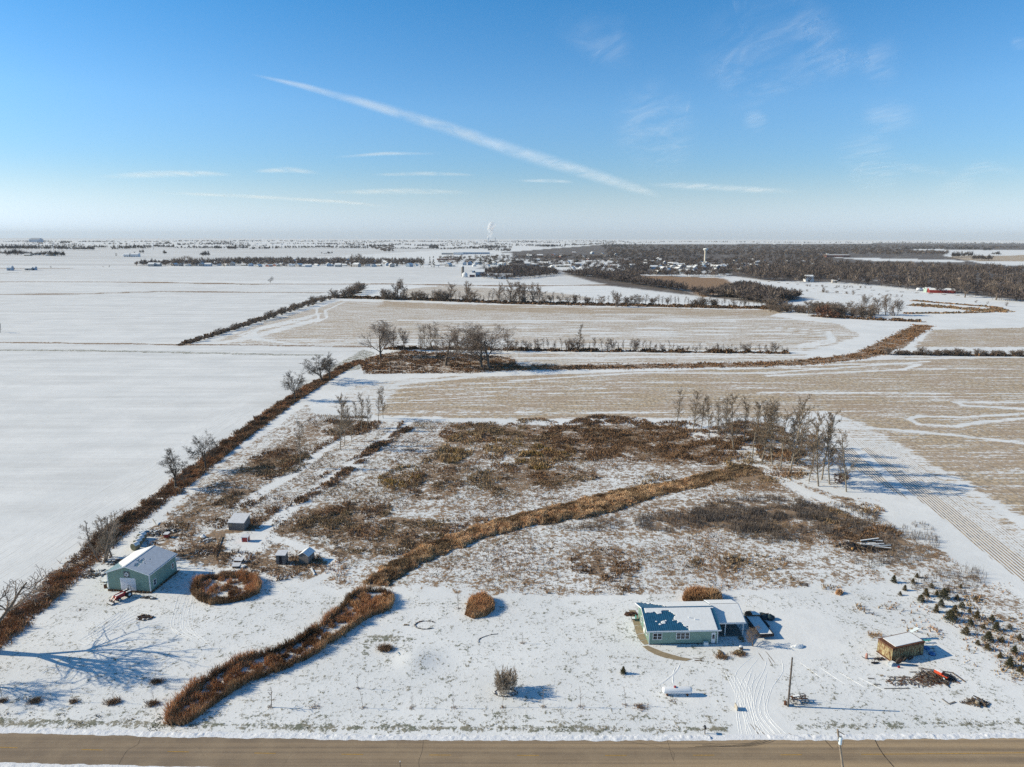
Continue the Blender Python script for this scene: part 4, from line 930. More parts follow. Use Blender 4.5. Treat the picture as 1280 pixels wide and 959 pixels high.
# young conifers
def conifer_mesh(seed, thin=1.0):
    rs = np.random.RandomState(seed); n = 520; z = rs.rand(n)**1.25; rad = (1-z)**.7*.42*thin*rs.uniform(.4, 1.25, n)*(1+.25*np.sin(z*17+seed))+.02; a = rs.uniform(0, 6.283, n)
    c = np.stack([np.cos(a)*rad, np.sin(a)*rad, .06+z*.92], 1); out = np.stack([np.cos(a), np.sin(a), rs.uniform(-.3, .5, n)], 1)
    s = .085*rs.uniform(.6, 1.3, n)[:, None]; t = np.stack([-np.sin(a), np.cos(a), rs.uniform(-.3, .3, n)], 1)
    V = np.stack([c-out*s-t*s*.5, c-out*s+t*s*.5, c+out*s*1.1], 1).reshape(-1, 3); k = np.arange(n)*3
    return mesh_np('conifer', V, np.stack([k, k+1, k+2], 1), 3)
CM = [conifer_mesh(1), conifer_mesh(2, .8), conifer_mesh(3, 1.15)]
M['brown_conifer'] = simple('brown_conifer', (.10, .085, .04), .8, .35, 3, c2=(.15, .11, .05))
for m_ in CM: m_.materials.append(M['conifer'])
CM2 = [m_.copy() for m_ in CM]
for m_ in CM2: m_.materials[0] = M['brown_conifer']
stem = MB().tube((0, 0, -.05), (0, 0, .85), .022, .006, 6)
stem_me = bpy.data.meshes.new('trunk'); stem_me.from_pydata([tuple(v) for v in stem.v], [], stem.f); stem_me.materials.append(M['bark'])
def conifer(px, py, hpx, label, brown=False, group='young conifers planted right of the rough track'):
    x, y = G(px, py); h = max(.5, tall(px, py, py-hpx)); r = thing('young_conifer', label, 'conifer', (x, y, float(terrain(x, y))), random.uniform(0, 6), group)
    r.scale = (h, h, h); link('foliage', (CM2 if brown else CM)[random.randrange(3)], r); link('trunk', stem_me, r)
    return r
cons = [(1117,728,9,0,'dark conifer at the top of the planting'),(1131,738,7,1,'brownish small conifer just below the top one'),(1157,745,10,1,'thin brown conifer in the upper row'),(1151,752,9,0,'round dark conifer beside the track, upper part'),(1179,748,13,0,'tallest conifer of the upper row'),(1176,758,9,0,'small conifer below the tallest one'),(1170,765,9,1,'brown conifer on the track side, middle'),
        (1193,767,11,1,'slim brown conifer in the middle of the planting'),(1187,776,14,0,'broad dark green conifer in the middle by the track'),(1202,760,8,0,'small green conifer far side of the middle'),(1221,773,10,1,'olive conifer on the far side'),(1213,782,8,0,'dark conifer below the olive one'),(1207,793,10,1,'brown conifer by the track, lower part'),(1245,788,11,0,'green conifer with gap around it'),
        (1235,801,12,0,'dark pointed conifer low by the track'),(1234,812,8,1,'small straggly brown conifer'),(1268,817,10,0,'conifer near the right edge of the photo'),(1262,833,12,0,'lowest dark conifer near the right edge'),(1146,722,6,1,'tiny conifer above the planting'),(1184,740,6,1,'tiny brown conifer top right of the tallest')]
for (x, y, h, b, l) in cons: conifer(x, y, h, l, bool(b))
for (x, y, h, b) in [(1125,744,5,1),(1141,729,6,1),(1164,735,6,1),(1171,744,6,1),(1196,750,7,1),(1212,765,6,1),(1229,786,6,1),(1240,776,7,0),(1222,806,6,1),(1252,803,7,1),(1250,822,7,1),(1274,800,8,1),(1262,786,6,1),(1201,735,5,1),(1219,750,5,1),(1275,840,8,1)]: conifer(x, y, h, 'tiny brownish conifer scattered between the larger ones of the planting', bool(b))
conifer(779, 842, 9, 'small lone conifer on the lawn left of the white tank', group=None)
# saplings along the front lawn
SG = 'young saplings on the front lawn'
saps = [(3,877,27,'bare sapling at the left edge by the road'),(92,878,19,'sapling with dark tuft at foot, left lawn'),(142,879,16,'thin sapling in a dark tussock below the branching shadows'),(192,880,18,'sapling by the road just left of the reed ditch'),(194,853,18,'sapling in a tussock above the roadside one, left of the reeds'),(339,884,25,'dense twiggy sapling right of the reed ditch'),
        (447,861,19,'lone thin sapling behind the roadside row'),(454,885,22,'first roadside sapling right of the twiggy one'),(515,885,20,'roadside sapling left of centre with snow ring'),(567,885,20,'greenish roadside sapling left of the big bare shrub'),(628,884,20,'roadside sapling right in front of the big bare shrub'),(679,884,22,'roadside sapling just right of the big bare shrub'),(726,884,25,'roadside sapling midway to the white tank'),(782,882,24,'branchy roadside sapling left of the white tank'),
        (653,804,14,'sapling in a snow ring on the open lawn'),(573,761,25,'sapling just left of the round rusty clump'),(840,876,8,'tiny sapling in front of the white tank')]
tuft_q, tuft_h = [], []
for i, (x, y, h, l) in enumerate(saps):
    pt(x, y, y-h, SAP[i % 3], l, cat='sapling', group=SG, wide=1.0 if i != 5 else 2.2)
    g = G(x, y); n = 70 if x < 300 else 26
    for _ in range(n): tuft_q.append((g[0]+random.gauss(0, .3), g[1]+random.gauss(0, .22))); tuft_h.append(.45 if x < 300 else .16)
for (x, y, hh, n) in [(44,877,.5,120),(393,884,.2,50),(800,884,.35,80),(142,878,.5,120),(190,880,.45,90),(196,853,.5,90),(482,812,.75,260),(100,762,.15,40),(924,818,.4,160),(902,822,.5,130)]:
    g = G(x, y)
    for _ in range(n): tuft_q.append((g[0]+random.gauss(0, .55), g[1]+random.gauss(0, .35))); tuft_h.append(hh)
q = np.array(tuft_q); n1 = np.random.RandomState(2).rand(len(q))
tag(blades('lawn_tufts', q, np.array(tuft_h), np.full(len(q), .06), mixc(DRK*1.2, BRN*1.3, n1), 3, .5, 9), 'small dead tufts at the feet of the saplings', 'grass', kind='stuff')
# the big bare shrub on the lawn
SB = tree_proto('bare_shrub', 71, S_poplar(n=[5, 3, 2], kids=[2, 2], start=[.3, .2], ang=[(12, 30), (15, 40)], ratio=[.4, .6], rr=[.6, .7], rmin=.016, wob=[.06, .12, .2], trop=[.03, .05, 0]), 3, .03, 64, mats=('wisp', 'wisp'), spread=1.15)
pt(632, 865, 837, SB, 'big many stemmed bare shrub ringed with stones on the front lawn', cat='shrub', wide=1.0)
# ================================================================== THE GREEN METAL BARN
def local_roof_snow(name, quad, parent, keep, nu=60, nv=40, t=.05, mat=None):
    """a sheet of snow on the roof plane given by quad (a,b,c,d); keep(u,v) -> bool array of cells with snow"""
    a, b, c, d = [np.array(p, float) for p in quad]; u = np.linspace(0, 1, nu+1); v = np.linspace(0, 1, nv+1); U, Vv = np.meshgrid(u, v)
    P = (a*(1-U[..., None])+b*U[..., None])*(1-Vv[..., None])+(d*(1-U[..., None])+c*U[..., None])*Vv[..., None]
    nrm = np.cross(b-a, d-a); nrm /= np.linalg.norm(nrm); K = keep((U[:-1, :-1]+.5/nu), (Vv[:-1, :-1]+.5/nv))
    top = P+nrm*t; bot = P+nrm*.004; V = np.concatenate([top.reshape(-1, 3), bot.reshape(-1, 3)]); n1 = nu+1; off = n1*(nv+1); F = []
    for j in range(nv):
        for i in range(nu):
            if not K[j, i]: continue
            q = (j*n1+i, j*n1+i+1, (j+1)*n1+i+1, (j+1)*n1+i); F.append(q)
            for (dj, di, e) in ((-1, 0, (0, 1)), (0, 1, (1, 2)), (1, 0, (2, 3)), (0, -1, (3, 0))):
                jj, ii = j+dj, i+di
                if jj < 0 or jj >= nv or ii < 0 or ii >= nu or not K[jj, ii]: F.append((q[e[0]], q[e[0]]+off, q[e[1]]+off, q[e[1]]))
    return link(name, mesh_np(name, V, np.array(F), 4), parent, mat or M['snow'])
def window(parent, x0, z0, w, h, y=0.0, panes=2, axis='x', sgn=-1, bars=True):
    """frame and panes on a wall; axis x: wall along x facing -y; axis y: wall along y facing +x or -x (sgn)"""
    def bx(mb, a0, d0, c0, a1, d1, c1):
        if axis == 'x': mb.box(a0, y-d1, c0, a1, y-d0, c1)
        else: mb.box(min(y+sgn*d0, y+sgn*d1), a0, c0, max(y+sgn*d0, y+sgn*d1), a1, c1)
    f = MB(); t = .09
    bx(f, x0, .0, z0, x0+w, .07, z0+t); bx(f, x0, .0, z0+h-t, x0+w, .07, z0+h)
    pw = (w-t)/panes
    for i in range(panes+1): bx(f, x0+i*pw, .003, z0+t, x0+i*pw+t, .067, z0+h-t)
    fr = f.build('window', M['white_trim'], parent)
    for i in range(panes):
        g = MB(); bx(g, x0+i*pw+t, .004, z0+t, x0+(i+1)*pw, .03, z0+h-t); g.build('pane', M['glass'], fr)
        s = MB(); bx(s, x0+i*pw+t, .03, z0+h/2-.025, x0+(i+1)*pw, .055, z0+h/2+.025); s.build('sash_bar', M['white_trim'], fr)
    return fr
bn = thing('metal_barn', 'green metal barn with white roll door and snow covered gable roof', 'barn', (-81.55, 126.61, 0), -.109)
W_, D_, EV, AP, AX = 9.05, 8.9, 4.05, 5.55, 4.25
mb = MB().prism([(0, -.1), (W_, -.1), (W_, EV), (AX, AP), (0, EV)], 0, D_); mb.build('wall', M['green_siding'], bn)
rb = MB()
for i in range(1, 40):
    x = i*W_/40; zt = EV+(AP-EV)*(x/AX if x < AX else (W_-x)/(W_-AX))
    rb.box(x-.02, -.03, .15, x+.02, 0.001, zt-.12)
for i in range(1, 42): y = i*D_/42; rb.box(W_-.001, y-.02, .15, W_+.03, y+.02, EV-.1)
for i in range(1, 42): y = i*D_/42; rb.box(-.03, y-.02, .15, .001, y+.02, EV-.1)
o = rb.build('siding_rib', M['green_siding'], bn); tag(o, kind='stuff')
base = MB().box(-.05, -.05, -.1, W_+.05, -.004, .18); base.build('skirt', M['rust'], bn)
for (x0, y0, x1, y1) in ((-.07, -.07, .1, -.032), (W_-.1, -.07, W_+.07, -.032), (W_+.032, -.07, W_+.07, .1), (W_+.032, D_-.1, W_+.07, D_+.05)): MB().box(x0, y0, .02, x1, y1, EV-.02).build('corner_trim', M['white_trim'], bn)
ov = .32; zl = lambda x: EV+(AP-EV)*(x/AX if x < AX else (W_-x)/(W_-AX))
LQ = [(-ov, -ov, zl(-ov)), (AX, -ov, AP+.02), (AX, D_+ov, AP+.02), (-ov, D_+ov, zl(-ov))]
RQ = [(AX, -ov, AP+.02), (W_+ov, -ov, zl(W_+ov)), (W_+ov, D_+ov, zl(W_+ov)), (AX, D_+ov, AP+.02)]
rf = MB().slab(LQ, .06).slab(RQ, .06).build('roof', M['barn_metal'], bn)
rr_ = MB()
for q in (LQ, RQ):
    A = [Vector(p) for p in q]; n = (A[1]-A[0]).cross(A[3]-A[0]).normalized()
    for i in range(0, 32):
        f = i/31; p = A[0].lerp(A[3], f)+n*.07; rr_.obox(p, A[1]-A[0], .02, .02, n)
tag(rr_.build('roof_rib', M['barn_metal'], rf), kind='stuff')
MB().obox((AX, -ov-.02, AP+.1), (0, D_+2*ov+.04, 0), .14, .04).build('ridge_cap', M['white_trim'], rf)
tr = MB(); tr.obox((-ov, -ov-.025, zl(-ov)-.02), Vector((AX+ov, 0, AP-zl(-ov))), .02, .10, (0, 0, 1)); tr.obox((AX, -ov-.028, AP-.02), Vector((W_+ov-AX, 0, zl(W_+ov)-AP)), .02, .10, (0, 0, 1)); tr.obox((W_+ov+.025, -ov, zl(W_+ov)-.03), (0, D_+2*ov, 0), .02, .09); tr.build('gable_trim', M['white_trim'], bn)
up = lambda q, t=.09: [tuple(np.array(p)+np.cross(np.array(q[1])-q[0], np.array(q[3])-q[0])/np.linalg.norm(np.cross(np.array(q[1])-q[0], np.array(q[3])-q[0]))*t) for p in q]
local_roof_snow('roof_snow', up(LQ), rf, lambda U, V: (V > .20+.30*(1-U)*.9+.10*(fbm(U*9, V*9, 3)-.5)-.26*U) & (U > .03))
M['thin_snow'] = simple('thin_snow', (.64, .655, .69), .75, .08, 1.5, .25)
local_roof_snow('roof_snow', up(RQ), rf, lambda U, V: (fbm(U*7, V*16, 9, 3)+1.1*np.hypot((U-.28)*1.2, (V-.26)) > .54) & (U > .03) & (U < .99), 70, 60, .02, M['thin_snow'])
dr = MB(); 
dr.box(2.72, -.05, .0, 6.02, -.033, 2.95); dr.build('door_frame', M['white_trim'], bn)
gd = MB().box(2.9, -.06, .02, 5.84, -.052, 2.8).build('garage_door', M['door_white'], bn)
for i in range(4): MB().box(2.92, -.085, .04+i*.69, 5.82, -.062, .04+i*.69+.66).build('door_panel', M['door_white'], gd)
qs = MB().box(3.65, -.09, 3.12, 4.9, -.04, 4.37).build('quilt_sign', M['dark'], bn)
tr = MB(); cx, cz = 4.275, 3.745
for k in range(8):
    a = k*math.pi/4+.39; b = a+math.pi/5.2
    tr.add([(cx+.08*math.cos(a), -.1, cz+.08*math.sin(a)), (cx+.52*math.cos(a), -.1, cz+.52*math.sin(a)), (cx+.40*math.cos(b), -.1, cz+.40*math.sin(b))], [(0, 1, 2)])
tr.build('pinwheel', M['white_trim'], qs)
tr = MB().box(3.68, -.098, 3.15, 4.87, -.094, 3.2).box(3.68, -.098, 4.29, 4.87, -.094, 4.34).box(3.68, -.098, 3.2, 3.73, -.094, 4.29).box(4.82, -.098, 3.2, 4.87, -.094, 4.29); tr.build('sign_border', M['grey_metal'], qs)
window(bn, 1.0, .9, .9, 1.35, W_+.004, 1, 'y', 1); window(bn, 7.2, 1.3, .9, 1.35, W_+.004, 1, 'y', 1)
# ---- weeds at its foot
q = np.array([[ -81.6+i*.045, 126.45-i*.0049] for i in range(205)])+np.random.RandomState(3).normal(0, .12, (205, 2)); q2 = np.array([[-72.4+i*.006, 125.7+i*.05] for i in range(180)])+np.random.RandomState(4).normal(0, .14, (180, 2))
q = np.concatenate([q, q2]); tag(blades('foundation_weeds', q, np.full(len(q), .4), np.full(len(q), .08), mixc(BRN*.6, TAN*.7, np.random.RandomState(5).rand(len(q))), 3, .4, 7), 'dead weeds along the foot of the green metal barn', 'weeds', kind='stuff')
# ================================================================== THE HOUSE
hs = thing('ranch_house', 'pale green ranch house with partly snowy blue metal roof and open side porch', 'house', (24.17, 108.03, 0), R(2.0))
HW, HD, HE, HR, RY = 12.15, 8.8, 2.85, 4.45, 4.4
MB().add([(0, 0, -.1), (HW, 0, -.1), (HW, HD, -.1), (0, HD, -.1), (0, 0, HE), (HW, 0, HE), (HW, HD, HE), (0, HD, HE), (0, RY, HR), (HW, RY, HR)],
   [(0, 1, 5, 4), (1, 2, 6, 9, 5), (2, 3, 7, 6), (3, 0, 4, 8, 7), (4, 5, 9, 8), (8, 9, 6, 7)]).build('wall', M['green_siding'], hs)
rb = MB()
for i in range(1, 50): x = i*HW/50; rb.box(x-.015, -.02, .1, x+.015, .001, HE-.05)
for i in range(1, 36):
    y = i*HD/36; zt = HE+(HR-HE)*(1-abs(y-RY)/RY); rb.box(-.02, y-.015, .1, .001, y+.015, zt-.1)
tag(rb.build('siding_batten', M['green_siding'], hs), kind='stuff')
sl = (HR-HE)/RY
def rq(x0, x1, yr, ye, zr, ze): return [(x0, ye, ze), (x1, ye, ze), (x1, yr, zr), (x0, yr, zr)]
FQ = rq(-.55, HW+.45, RY, -.4, HR+.05, HE-.4*sl+.05); BQ = [(HW+.45, HD+.5, HE-.5*sl+.05), (-.55, HD+.5, HE-.5*sl+.05), (-.55, RY, HR+.05), (HW+.45, RY, HR+.05)]
roof = MB().slab(FQ, .07).slab(BQ, .07).build('roof', M['blue_metal'], hs)
def ribs(quad, n, par, mat, t=.08):
    A = [Vector(p) for p in quad]; nn = (A[1]-A[0]).cross(A[3]-A[0]).normalized(); m = MB()
    for i in range(n+1):
        f = i/n; m.obox(A[0].lerp(A[1], f)+nn*t, A[3].lerp(A[2], f)-A[0].lerp(A[1], f), .018, .022, nn)
    return tag(m.build('roof_rib', mat, par), kind='stuff')
ribs(FQ, 34, roof, M['blue_metal']); ribs(BQ, 34, roof, M['blue_metal'])
MB().obox((-.57, RY, HR+.15), (HW+1.04, 0, 0), .16, .035).build('ridge_cap', M['blue_metal'], roof)
def keepF(U, V):   # U along the eave, V from eave up to ridge
    n = (fbm(U*11, V*7, 21, 4)-.5)
    edge = .93-.0*U
    bare = ((U < .06+.55*(1-V)**.9+n*.22) & (V < .80+n*.25)) | ((V > .45) & (V < .86+n*.1) & (U < .40-.1*(V-.5)+n*.15) & (U > .26) & (U-.26 < (V-.45)*.55+.1)) | (U < .035)
    sn = ((np.hypot((U-.24), (V-.36)*.6) < .028+n*.08) | (np.hypot((U-.20), (V-.28)*.6) < .02) | (np.hypot(U-.29, (V-.42)*.6) < .016)| (np.hypot(U-.16, (V-.40)*.6) < .014))
    right = (U > .955) & (V < .93)
    return (~bare | sn) & ~right
local_roof_snow('roof_snow', up(FQ, .105), roof, keepF, 110, 60, .04)
local_roof_snow('roof_snow', up(BQ, .105), roof, lambda U, V: (1-U > .05+.38*V+(fbm(U*30, V*5, 4, 3)-.5)*.25) & (V < .9), 90, 30, .03)
pp = MB()
for (u, v) in ((.62, .58), (.70, .50)): pp.tube((HW*u, -.6+4.6*v, HE-.6*sl+4.6*v*sl), (HW*u, -.6+4.6*v, HE+4.6*v*sl+.35), .05, .05, 8)
pp.build('vent_pipe', M['white_trim'], roof)
tm = MB(); tm.box(-.57, -.45, FQ[0][2]-.13, HW+.47, -.405, FQ[0][2]+.10)
for x in (-.58, HW+.455):
    tm.obox((x+.01, -.43, FQ[0][2]-.02), Vector((0, RY+.43, HR+.05-FQ[0][2])), .02, .10, (0, 0, 1)); tm.obox((x+.01, HD+.5, BQ[0][2]-.02), Vector((0, RY-HD-.5, HR+.05-BQ[0][2])), .02, .10, (0, 0, 1))
tm.build('fascia', M['white_trim'], hs)
for x in (-.05, HW-.09): MB().box(x, -.06, .02, x+.14, -.022, HE-.33).build('corner_trim', M['white_trim'], hs)
MB().box(-.04, -.04, -.1, HW+.04, -.003, .12).build('foundation', M['dark'], hs)
window(hs, .62, .95, 1.65, 1.3, -.024, 2); window(hs, 4.75, .95, 2.4, 1.33, -.024, 3)
d_ = MB().box(11.05, -.06, .1, 11.75, -.024, 2.15).build('door', M['white_trim'], hs); MB().box(11.2, -.08, .95, 11.6, -.062, 1.75).build('pane', M['glass'], d_); MB().box(11.6, -.11, .9, 11.66, -.062, .96).build('handle', M['steel'], d_)
window(hs, 1.1, .9, .9, 1.1, -.024, 1, 'y', -1); window(hs, 5.4, .9, .9, 1.1, -.024, 1, 'y', -1)
d2 = MB().box(-.06, 3.2, .1, -.024, 4.1, 2.05).build('door', M['white_trim'], hs); MB().box(-.08, 3.4, 1.1, -.062, 3.9, 1.8).build('pane', M['glass'], d2)
MB().box(9.6, -.75, 0, 10.35, -.2, .62).box(9.65, -.7, .62, 10.3, -.25, .66).build('air_conditioner', M['pale_metal'], hs)
# side wing: open porch
WX0, WX1, WYF, WYB, WR = HW+.02, HW+5.35, 2.2, 8.9, 6.0
ze, zr = 2.7, 4.05
wq = [(WX0+.3, WYF-.3, ze), (WX1+.35, WYF-.3, ze), (WX1+.35, WR, zr), (WX0+.3, WR, zr)]; wb = [(WX1+.35, WYB+.4, 2.95), (WX0+.3, WYB+.4, 2.95), (WX0+.3, WR, zr), (WX1+.35, WR, zr)]
pr = MB().slab(wq, .07).slab(wb, .07).build('porch_roof', M['blue_metal'], hs); ribs(wq, 14, pr, M['blue_metal'])
local_roof_snow('roof_snow', up(wq, .105), pr, lambda U, V: (U > .02) & (V > .01), 40, 30, .05); local_roof_snow('roof_snow', up(wb, .105), pr, lambda U, V: (V < .95), 30, 20, .05)
MB().box(WX0, WYF-.35, ze-.14, WX1+.4, WYF-.305, ze+.09).obox((WX1+.37, WYF-.3, ze-.02), Vector((0, WR-WYF+.3, zr-ze)), .02, .1, (0, 0, 1)).build('fascia', M['white_trim'], hs)
MB().box(WX0+.003, 6.4, 0, WX1, 6.5, 2.45).build('porch_wall', M['white_trim'], hs)
MB().box(WX0+2.2, 6.35, 1.25, WX0+3.2, 6.39, 2.1).build('pane', M['glass'], hs)
MB().box(WX0+.003, 6.5, 0, WX1, WYB, 2.7).build('back_room', M['green_siding'], hs)
MB().box(WX0+.05, WYF-.2, -.05, WX1+.1, 6.38, .12).build('porch_floor', M['old_wood'], hs)
for x in (WX0+2.0, WX1-.1): MB().box(x, WYF-.1, .12, x+.14, WYF+.04, ze-.14).build('post', M['white_trim'], hs)
# path round the house
def flat(name, px, z, mat, kind='structure', th=.03):
    W = [G(*p) for p in px]; n = len(W); m = MB().add([(a, b, z) for a, b in W]+[(a, b, z-th) for a, b in W], [tuple(range(n))]+[(i, i+n, (i+1) % n+n, (i+1) % n) for i in range(n)])
    o = m.build(name, mat); me = o.data
    return tag(o, kind=kind)
SL = [[(786,763),(794,763),(798,772),(790,773)], [(790,773.6),(798.3,772.6),(801,781),(792.5,782)], [(792.7,782.7),(801.3,781.7),(804.5,791),(795.5,793)], [(795.8,793.8),(804.8,791.8),(808,799),(800,801)], [(800.3,801.6),(808.3,799.7),(811,805.5),(805,806)]]
for q in SL: flat('patio_slab', q[::-1], .05, M['concrete'])
cw = [((803,808),(810,807.3)), ((811,814),(820,811.5)), ((821,819),(830,815.5)), ((832,822.5),(842,819)), ((845,825),(853,822)), ((858,826.5),(866,824))]
for (a, b), (c, d) in zip(cw[:-1], cw[1:]): flat('path_slab', [a, c, d, b][::-1] if False else [a, (c[0]-.4, c[1]), (d[0]-.4, d[1]), b], .04, M['concrete'])
M['edging'] = M['brown_wood']
def thing_mesh(name, label, cat, mb, mat, group=None): return tag(mb.build(name, mat), label, cat, group)
ribbon(smooth_pts([(868,825.5),(880,826.5)], 6), .25, .02, 'path_edge', M['brown_wood']).__setitem__('kind', 'structure')
ribbon(smooth_pts([(866,822.7),(881,824)], 6), .2, .02, 'path_edge', M['brown_wood']).__setitem__('kind', 'structure')
# ================================================================== PROPANE TANK
g = G(829, 868.5); g2 = G(863, 868.5); L = g2[0]-g[0]
tk = thing('propane_tank', 'long white propane tank with red valve cap on the front lawn', 'gas tank', (g[0], g[1], 0))
rT = .52; prof = [(.02, -.2), (.26, -.17), (.43, -.06), (.5, .05), (rT, .16), (rT, L-.16), (.5, L-.05), (.43, L+.06), (.26, L+.17), (.02, L+.2)]
MB().lathe((0, 0, .84), prof, 20, 'X').build('tank_body', M['tank_white'], tk, True)
for x in (.45, L-.65): MB().box(x, -.38, -.05, x+.22, .38, .42).build('support', M['rust'], tk)
MB().lathe((L*.42, 0, 1.33), [(.2, 0), (.2, .16), (.12, .22)], 12).build('valve_cap', M['red_paint'], tk)
MB().box(.5, -.535, .88, L-.5, -.522, .91).build('label_stripe', M['grey_metal'], tk)
M['snowcap'] = M['snow']
# ================================================================== UTILITY POLES
g = G(985, 883)
up_ = thing('utility_pole', 'leaning bare wooden pole with guy wire beside the old implement', 'pole', (g[0], g[1], 0))
dp = Vector((-.07, .0, 8.35)); MB().tube((0, 0, -.2), tuple(dp), .16, .11, 10).build('pole_shaft', M['brown_pole'], up_)
MB().tube(tuple(dp*.82), (2.6, 2.0, 0.3), .014, .014, 4).build('guy_wire', M['steel'], up_)
MB().box(-.26, -.1, 3.4, -.1, .1, 3.65).build('meter_box', M['steel'], up_)
fp = thing('power_pole', 'tan wooden power pole with grey transformer on the near side of the road', 'pole', (43.8, 76.6, 0))
dd = Vector((G(1047, 911, 8.0)[0]-43.8, 0, 8.0)); HT = 7.3
def at_z(px, py, Y):   # height at which a survey point lies above ground line Y
    d = ray(px, py); t = Y/d[1]; return d[0]*t, CAMH+d[2]*t
xt, zt = at_z(1047, 912, 76.6); 
MB().tube((0, 0, -.2), (xt-43.8, 0, zt), .17, .12, 12).build('pole_shaft', M['pole_wood'], fp)
tp = Vector((xt-43.8, 0, zt))
MB().obox(tp+Vector((0, -.1, -.12)), Vector((.75, -.25, -.35)), .04, .04).build('cross_arm', M['brown_pole'], fp)
MB().lathe((tp.x+.42, -.2, tp.z-2.0), [(.19, 0), (.21, .05), (.21, .95), (.15, 1.02)], 14).build('transformer', M['pale_metal'], fp)
MB().box(tp.x+.05, -.22, tp.z-1.6, tp.x+.24, -.12, tp.z-1.4).box(tp.x+.05, -.22, tp.z-1.15, tp.x+.24, -.12, tp.z-1.0).build('bracket', M['steel'], fp)
w = MB()
for k in range(3): w.tube((tp.x+.32+.1*k, -.2, tp.z-.98), (tp.x+.32+.1*k, -.2, tp.z-.8), .03, .02, 6)
w.build('insulator', M['dark'], fp)
w = MB().path([(tp.x+.7, -.35, tp.z-.5), (tp.x+.78, -.35, tp.z-1.3), (tp.x+.72, -.3, tp.z-2.2), (tp.x+.4, -.25, tp.z-2.6), (tp.x+.1, -.2, tp.z-2.3)], .015); w.build('drop_wire', M['dark'], fp)
x_, z_ = at_z(500, 951.5, 77.6); mp = thing('marker_post', 'thin roadside marker post with white top at the bottom edge', 'post', (x_, 77.6, 0)); MB().tube((0, 0, -.1), (0, 0, max(z_, .8)-.12), .045, .04, 8).build('post_shaft', M['dark'], mp); MB().tube((0, 0, max(z_, .8)-.12), (0, 0, max(z_, .8)), .06, .06, 8).build('post_cap', M['white_trim'], mp)
g = G(881, 917); mk = thing('mailbox', 'small dark mailbox on a post at the road edge left of the driveway', 'mailbox', (g[0], g[1], 0)); MB().box(-.05, -.05, 0, .05, .05, .9).build('post', M['brown_wood'], mk)
MB().prism([(-.14, .9), (.14, .9), (.14, 1.1), (.08, 1.2), (-.08, 1.2), (-.14, 1.1)], -.28, .28).build('box', M['dark'], mk)
g = G(921, 889); sg = thing('board_sign', 'low snow topped board beside the driveway casting blue shadow', 'sign', (g[0], g[1], 0), .1); MB().box(0, -.03, .08, .12, .9, .78).build('board', M['tan_wall'], sg); MB().box(0, 0, 0, .1, .08, .1).box(0, .8, 0, .1, .88, .1).build('leg', M['brown_wood'], sg)
# ================================================================== OLD FARM IMPLEMENT BY THE POLE
g = G(988, 881); im = thing('dump_rake', 'old iron farm implement with spoked wheels beside the leaning pole', 'farm implement', (g[0], g[1], 0), .05)
for (x, y) in ((.55, .1), (2.35, .1), (.75, 1.1), (2.3, 1.1)):
    wh = MB().ring((x, y, .55), (0.25, 1, 0), .5, .04, 20, 5).build('wheel', M['dark'], im)
    sp = MB().tube((x-.02, y-.1, .55), (x+.02, y+.1, .55), .09, .09, 8)
    for k in range(8): a = k*math.pi/4; sp.tube((x, y, .55), (x+.5*math.cos(a)*.97, y-.12*math.cos(a), .55+.5*math.sin(a)), .018, .018, 4)
    sp.build('spoke', M['dark'], wh)
fr = MB()
for y in (.3, .95): fr.obox((.3, y, .72), (2.5, 0, .05), .05, .05)
for x in (.5, 1.2, 1.9, 2.5): fr.obox((x, .2, .72), (0, .9, 0), .05, .04)
fr.build('frame', M['rust'], im)
MB().ring((2.2, .6, 1.05), (.3, 1, .1), .42, .03, 18, 5).ring((1.9, .55, .9), (.2, 1, .3), .3, .03, 14, 5).build('gear_hoop', M['dark'], im)
MB().tube((.4, .6, .8), (1.6, .7, 1.0), .16, .14, 10).build('roller', M['rust'], im); MB().obox((.6, .62, 1.0), (1.0, 0, .12), .16, .03).build('snow_cap', M['snow'], im)
for k in range(11): MB().path([(.1+.27*k, -.05, .65), (.1+.27*k, -.35, .45), (.12+.27*k, -.38, .05)], .02, 4).build('tine', M['dark'], im)
sk = thing('salt_block', 'small rusty drum at the foot of the leaning pole', 'drum', (G(981.5, 881)[0], G(981.5, 881)[1], 0)); MB().lathe((0, 0, 0), [(.2, 0), (.22, .3), (.22, .6), (.18, .62)], 10).build('drum_body', M['rust'], sk)
M['black_rubber'] = simple('worn_rubber', (.055, .045, .038), .85, .3)
# ================================================================== RUSTY YELLOW SHED
M['yellow_rust'] = None
t = NT('yellow_rusty_metal'); P = t.obj(); n = t.noise(t.scale(P, (3, 3, .7)), 1.6, 4, .65); n2 = t.noise(P, 1.1, 4, .7)
c = t.mix(t.sm(t.noise(t.scale(P, (9, 9, .6)), 1, 2, .5), .4, .6), (.50, .43, .24), (.30, .26, .15)); c = t.mix(t.sm(n, .46, .56), c, (.17, .075, .035)); sx = t.n('ShaderNodeSeparateXYZ'); t.put(sx.inputs[0], P)
c = t.mix(t.math('MULTIPLY', t.sm(sx.outputs[2], 1.7, 2.5), .75), c, (.13, .05, .035)); M['yellow_rust'] = t.bsdf(c, .7, None, .2)
g = G(1114, 827); g1 = G(1153, 818); g0 = G(1102, 818); ang = math.atan2(g1[1]-g[1], g1[0]-g[0]); cw_ = math.hypot(g1[0]-g[0], g1[1]-g[1]); cd = 3.0
sh = thing('metal_shed', 'rusty yellow metal shed with flat snowy roof and a tractor wheel against it', 'shed', (g[0], g[1], 0), ang)
MB().box(0, 0, .12, cw_, cd, 2.35).build('wall', M['yellow_rust'], sh)
rb = MB()
for i in range(0, 27): x = i*cw_/26; rb.box(x-.03, -.05, .15, x+.03, .001, 2.25)
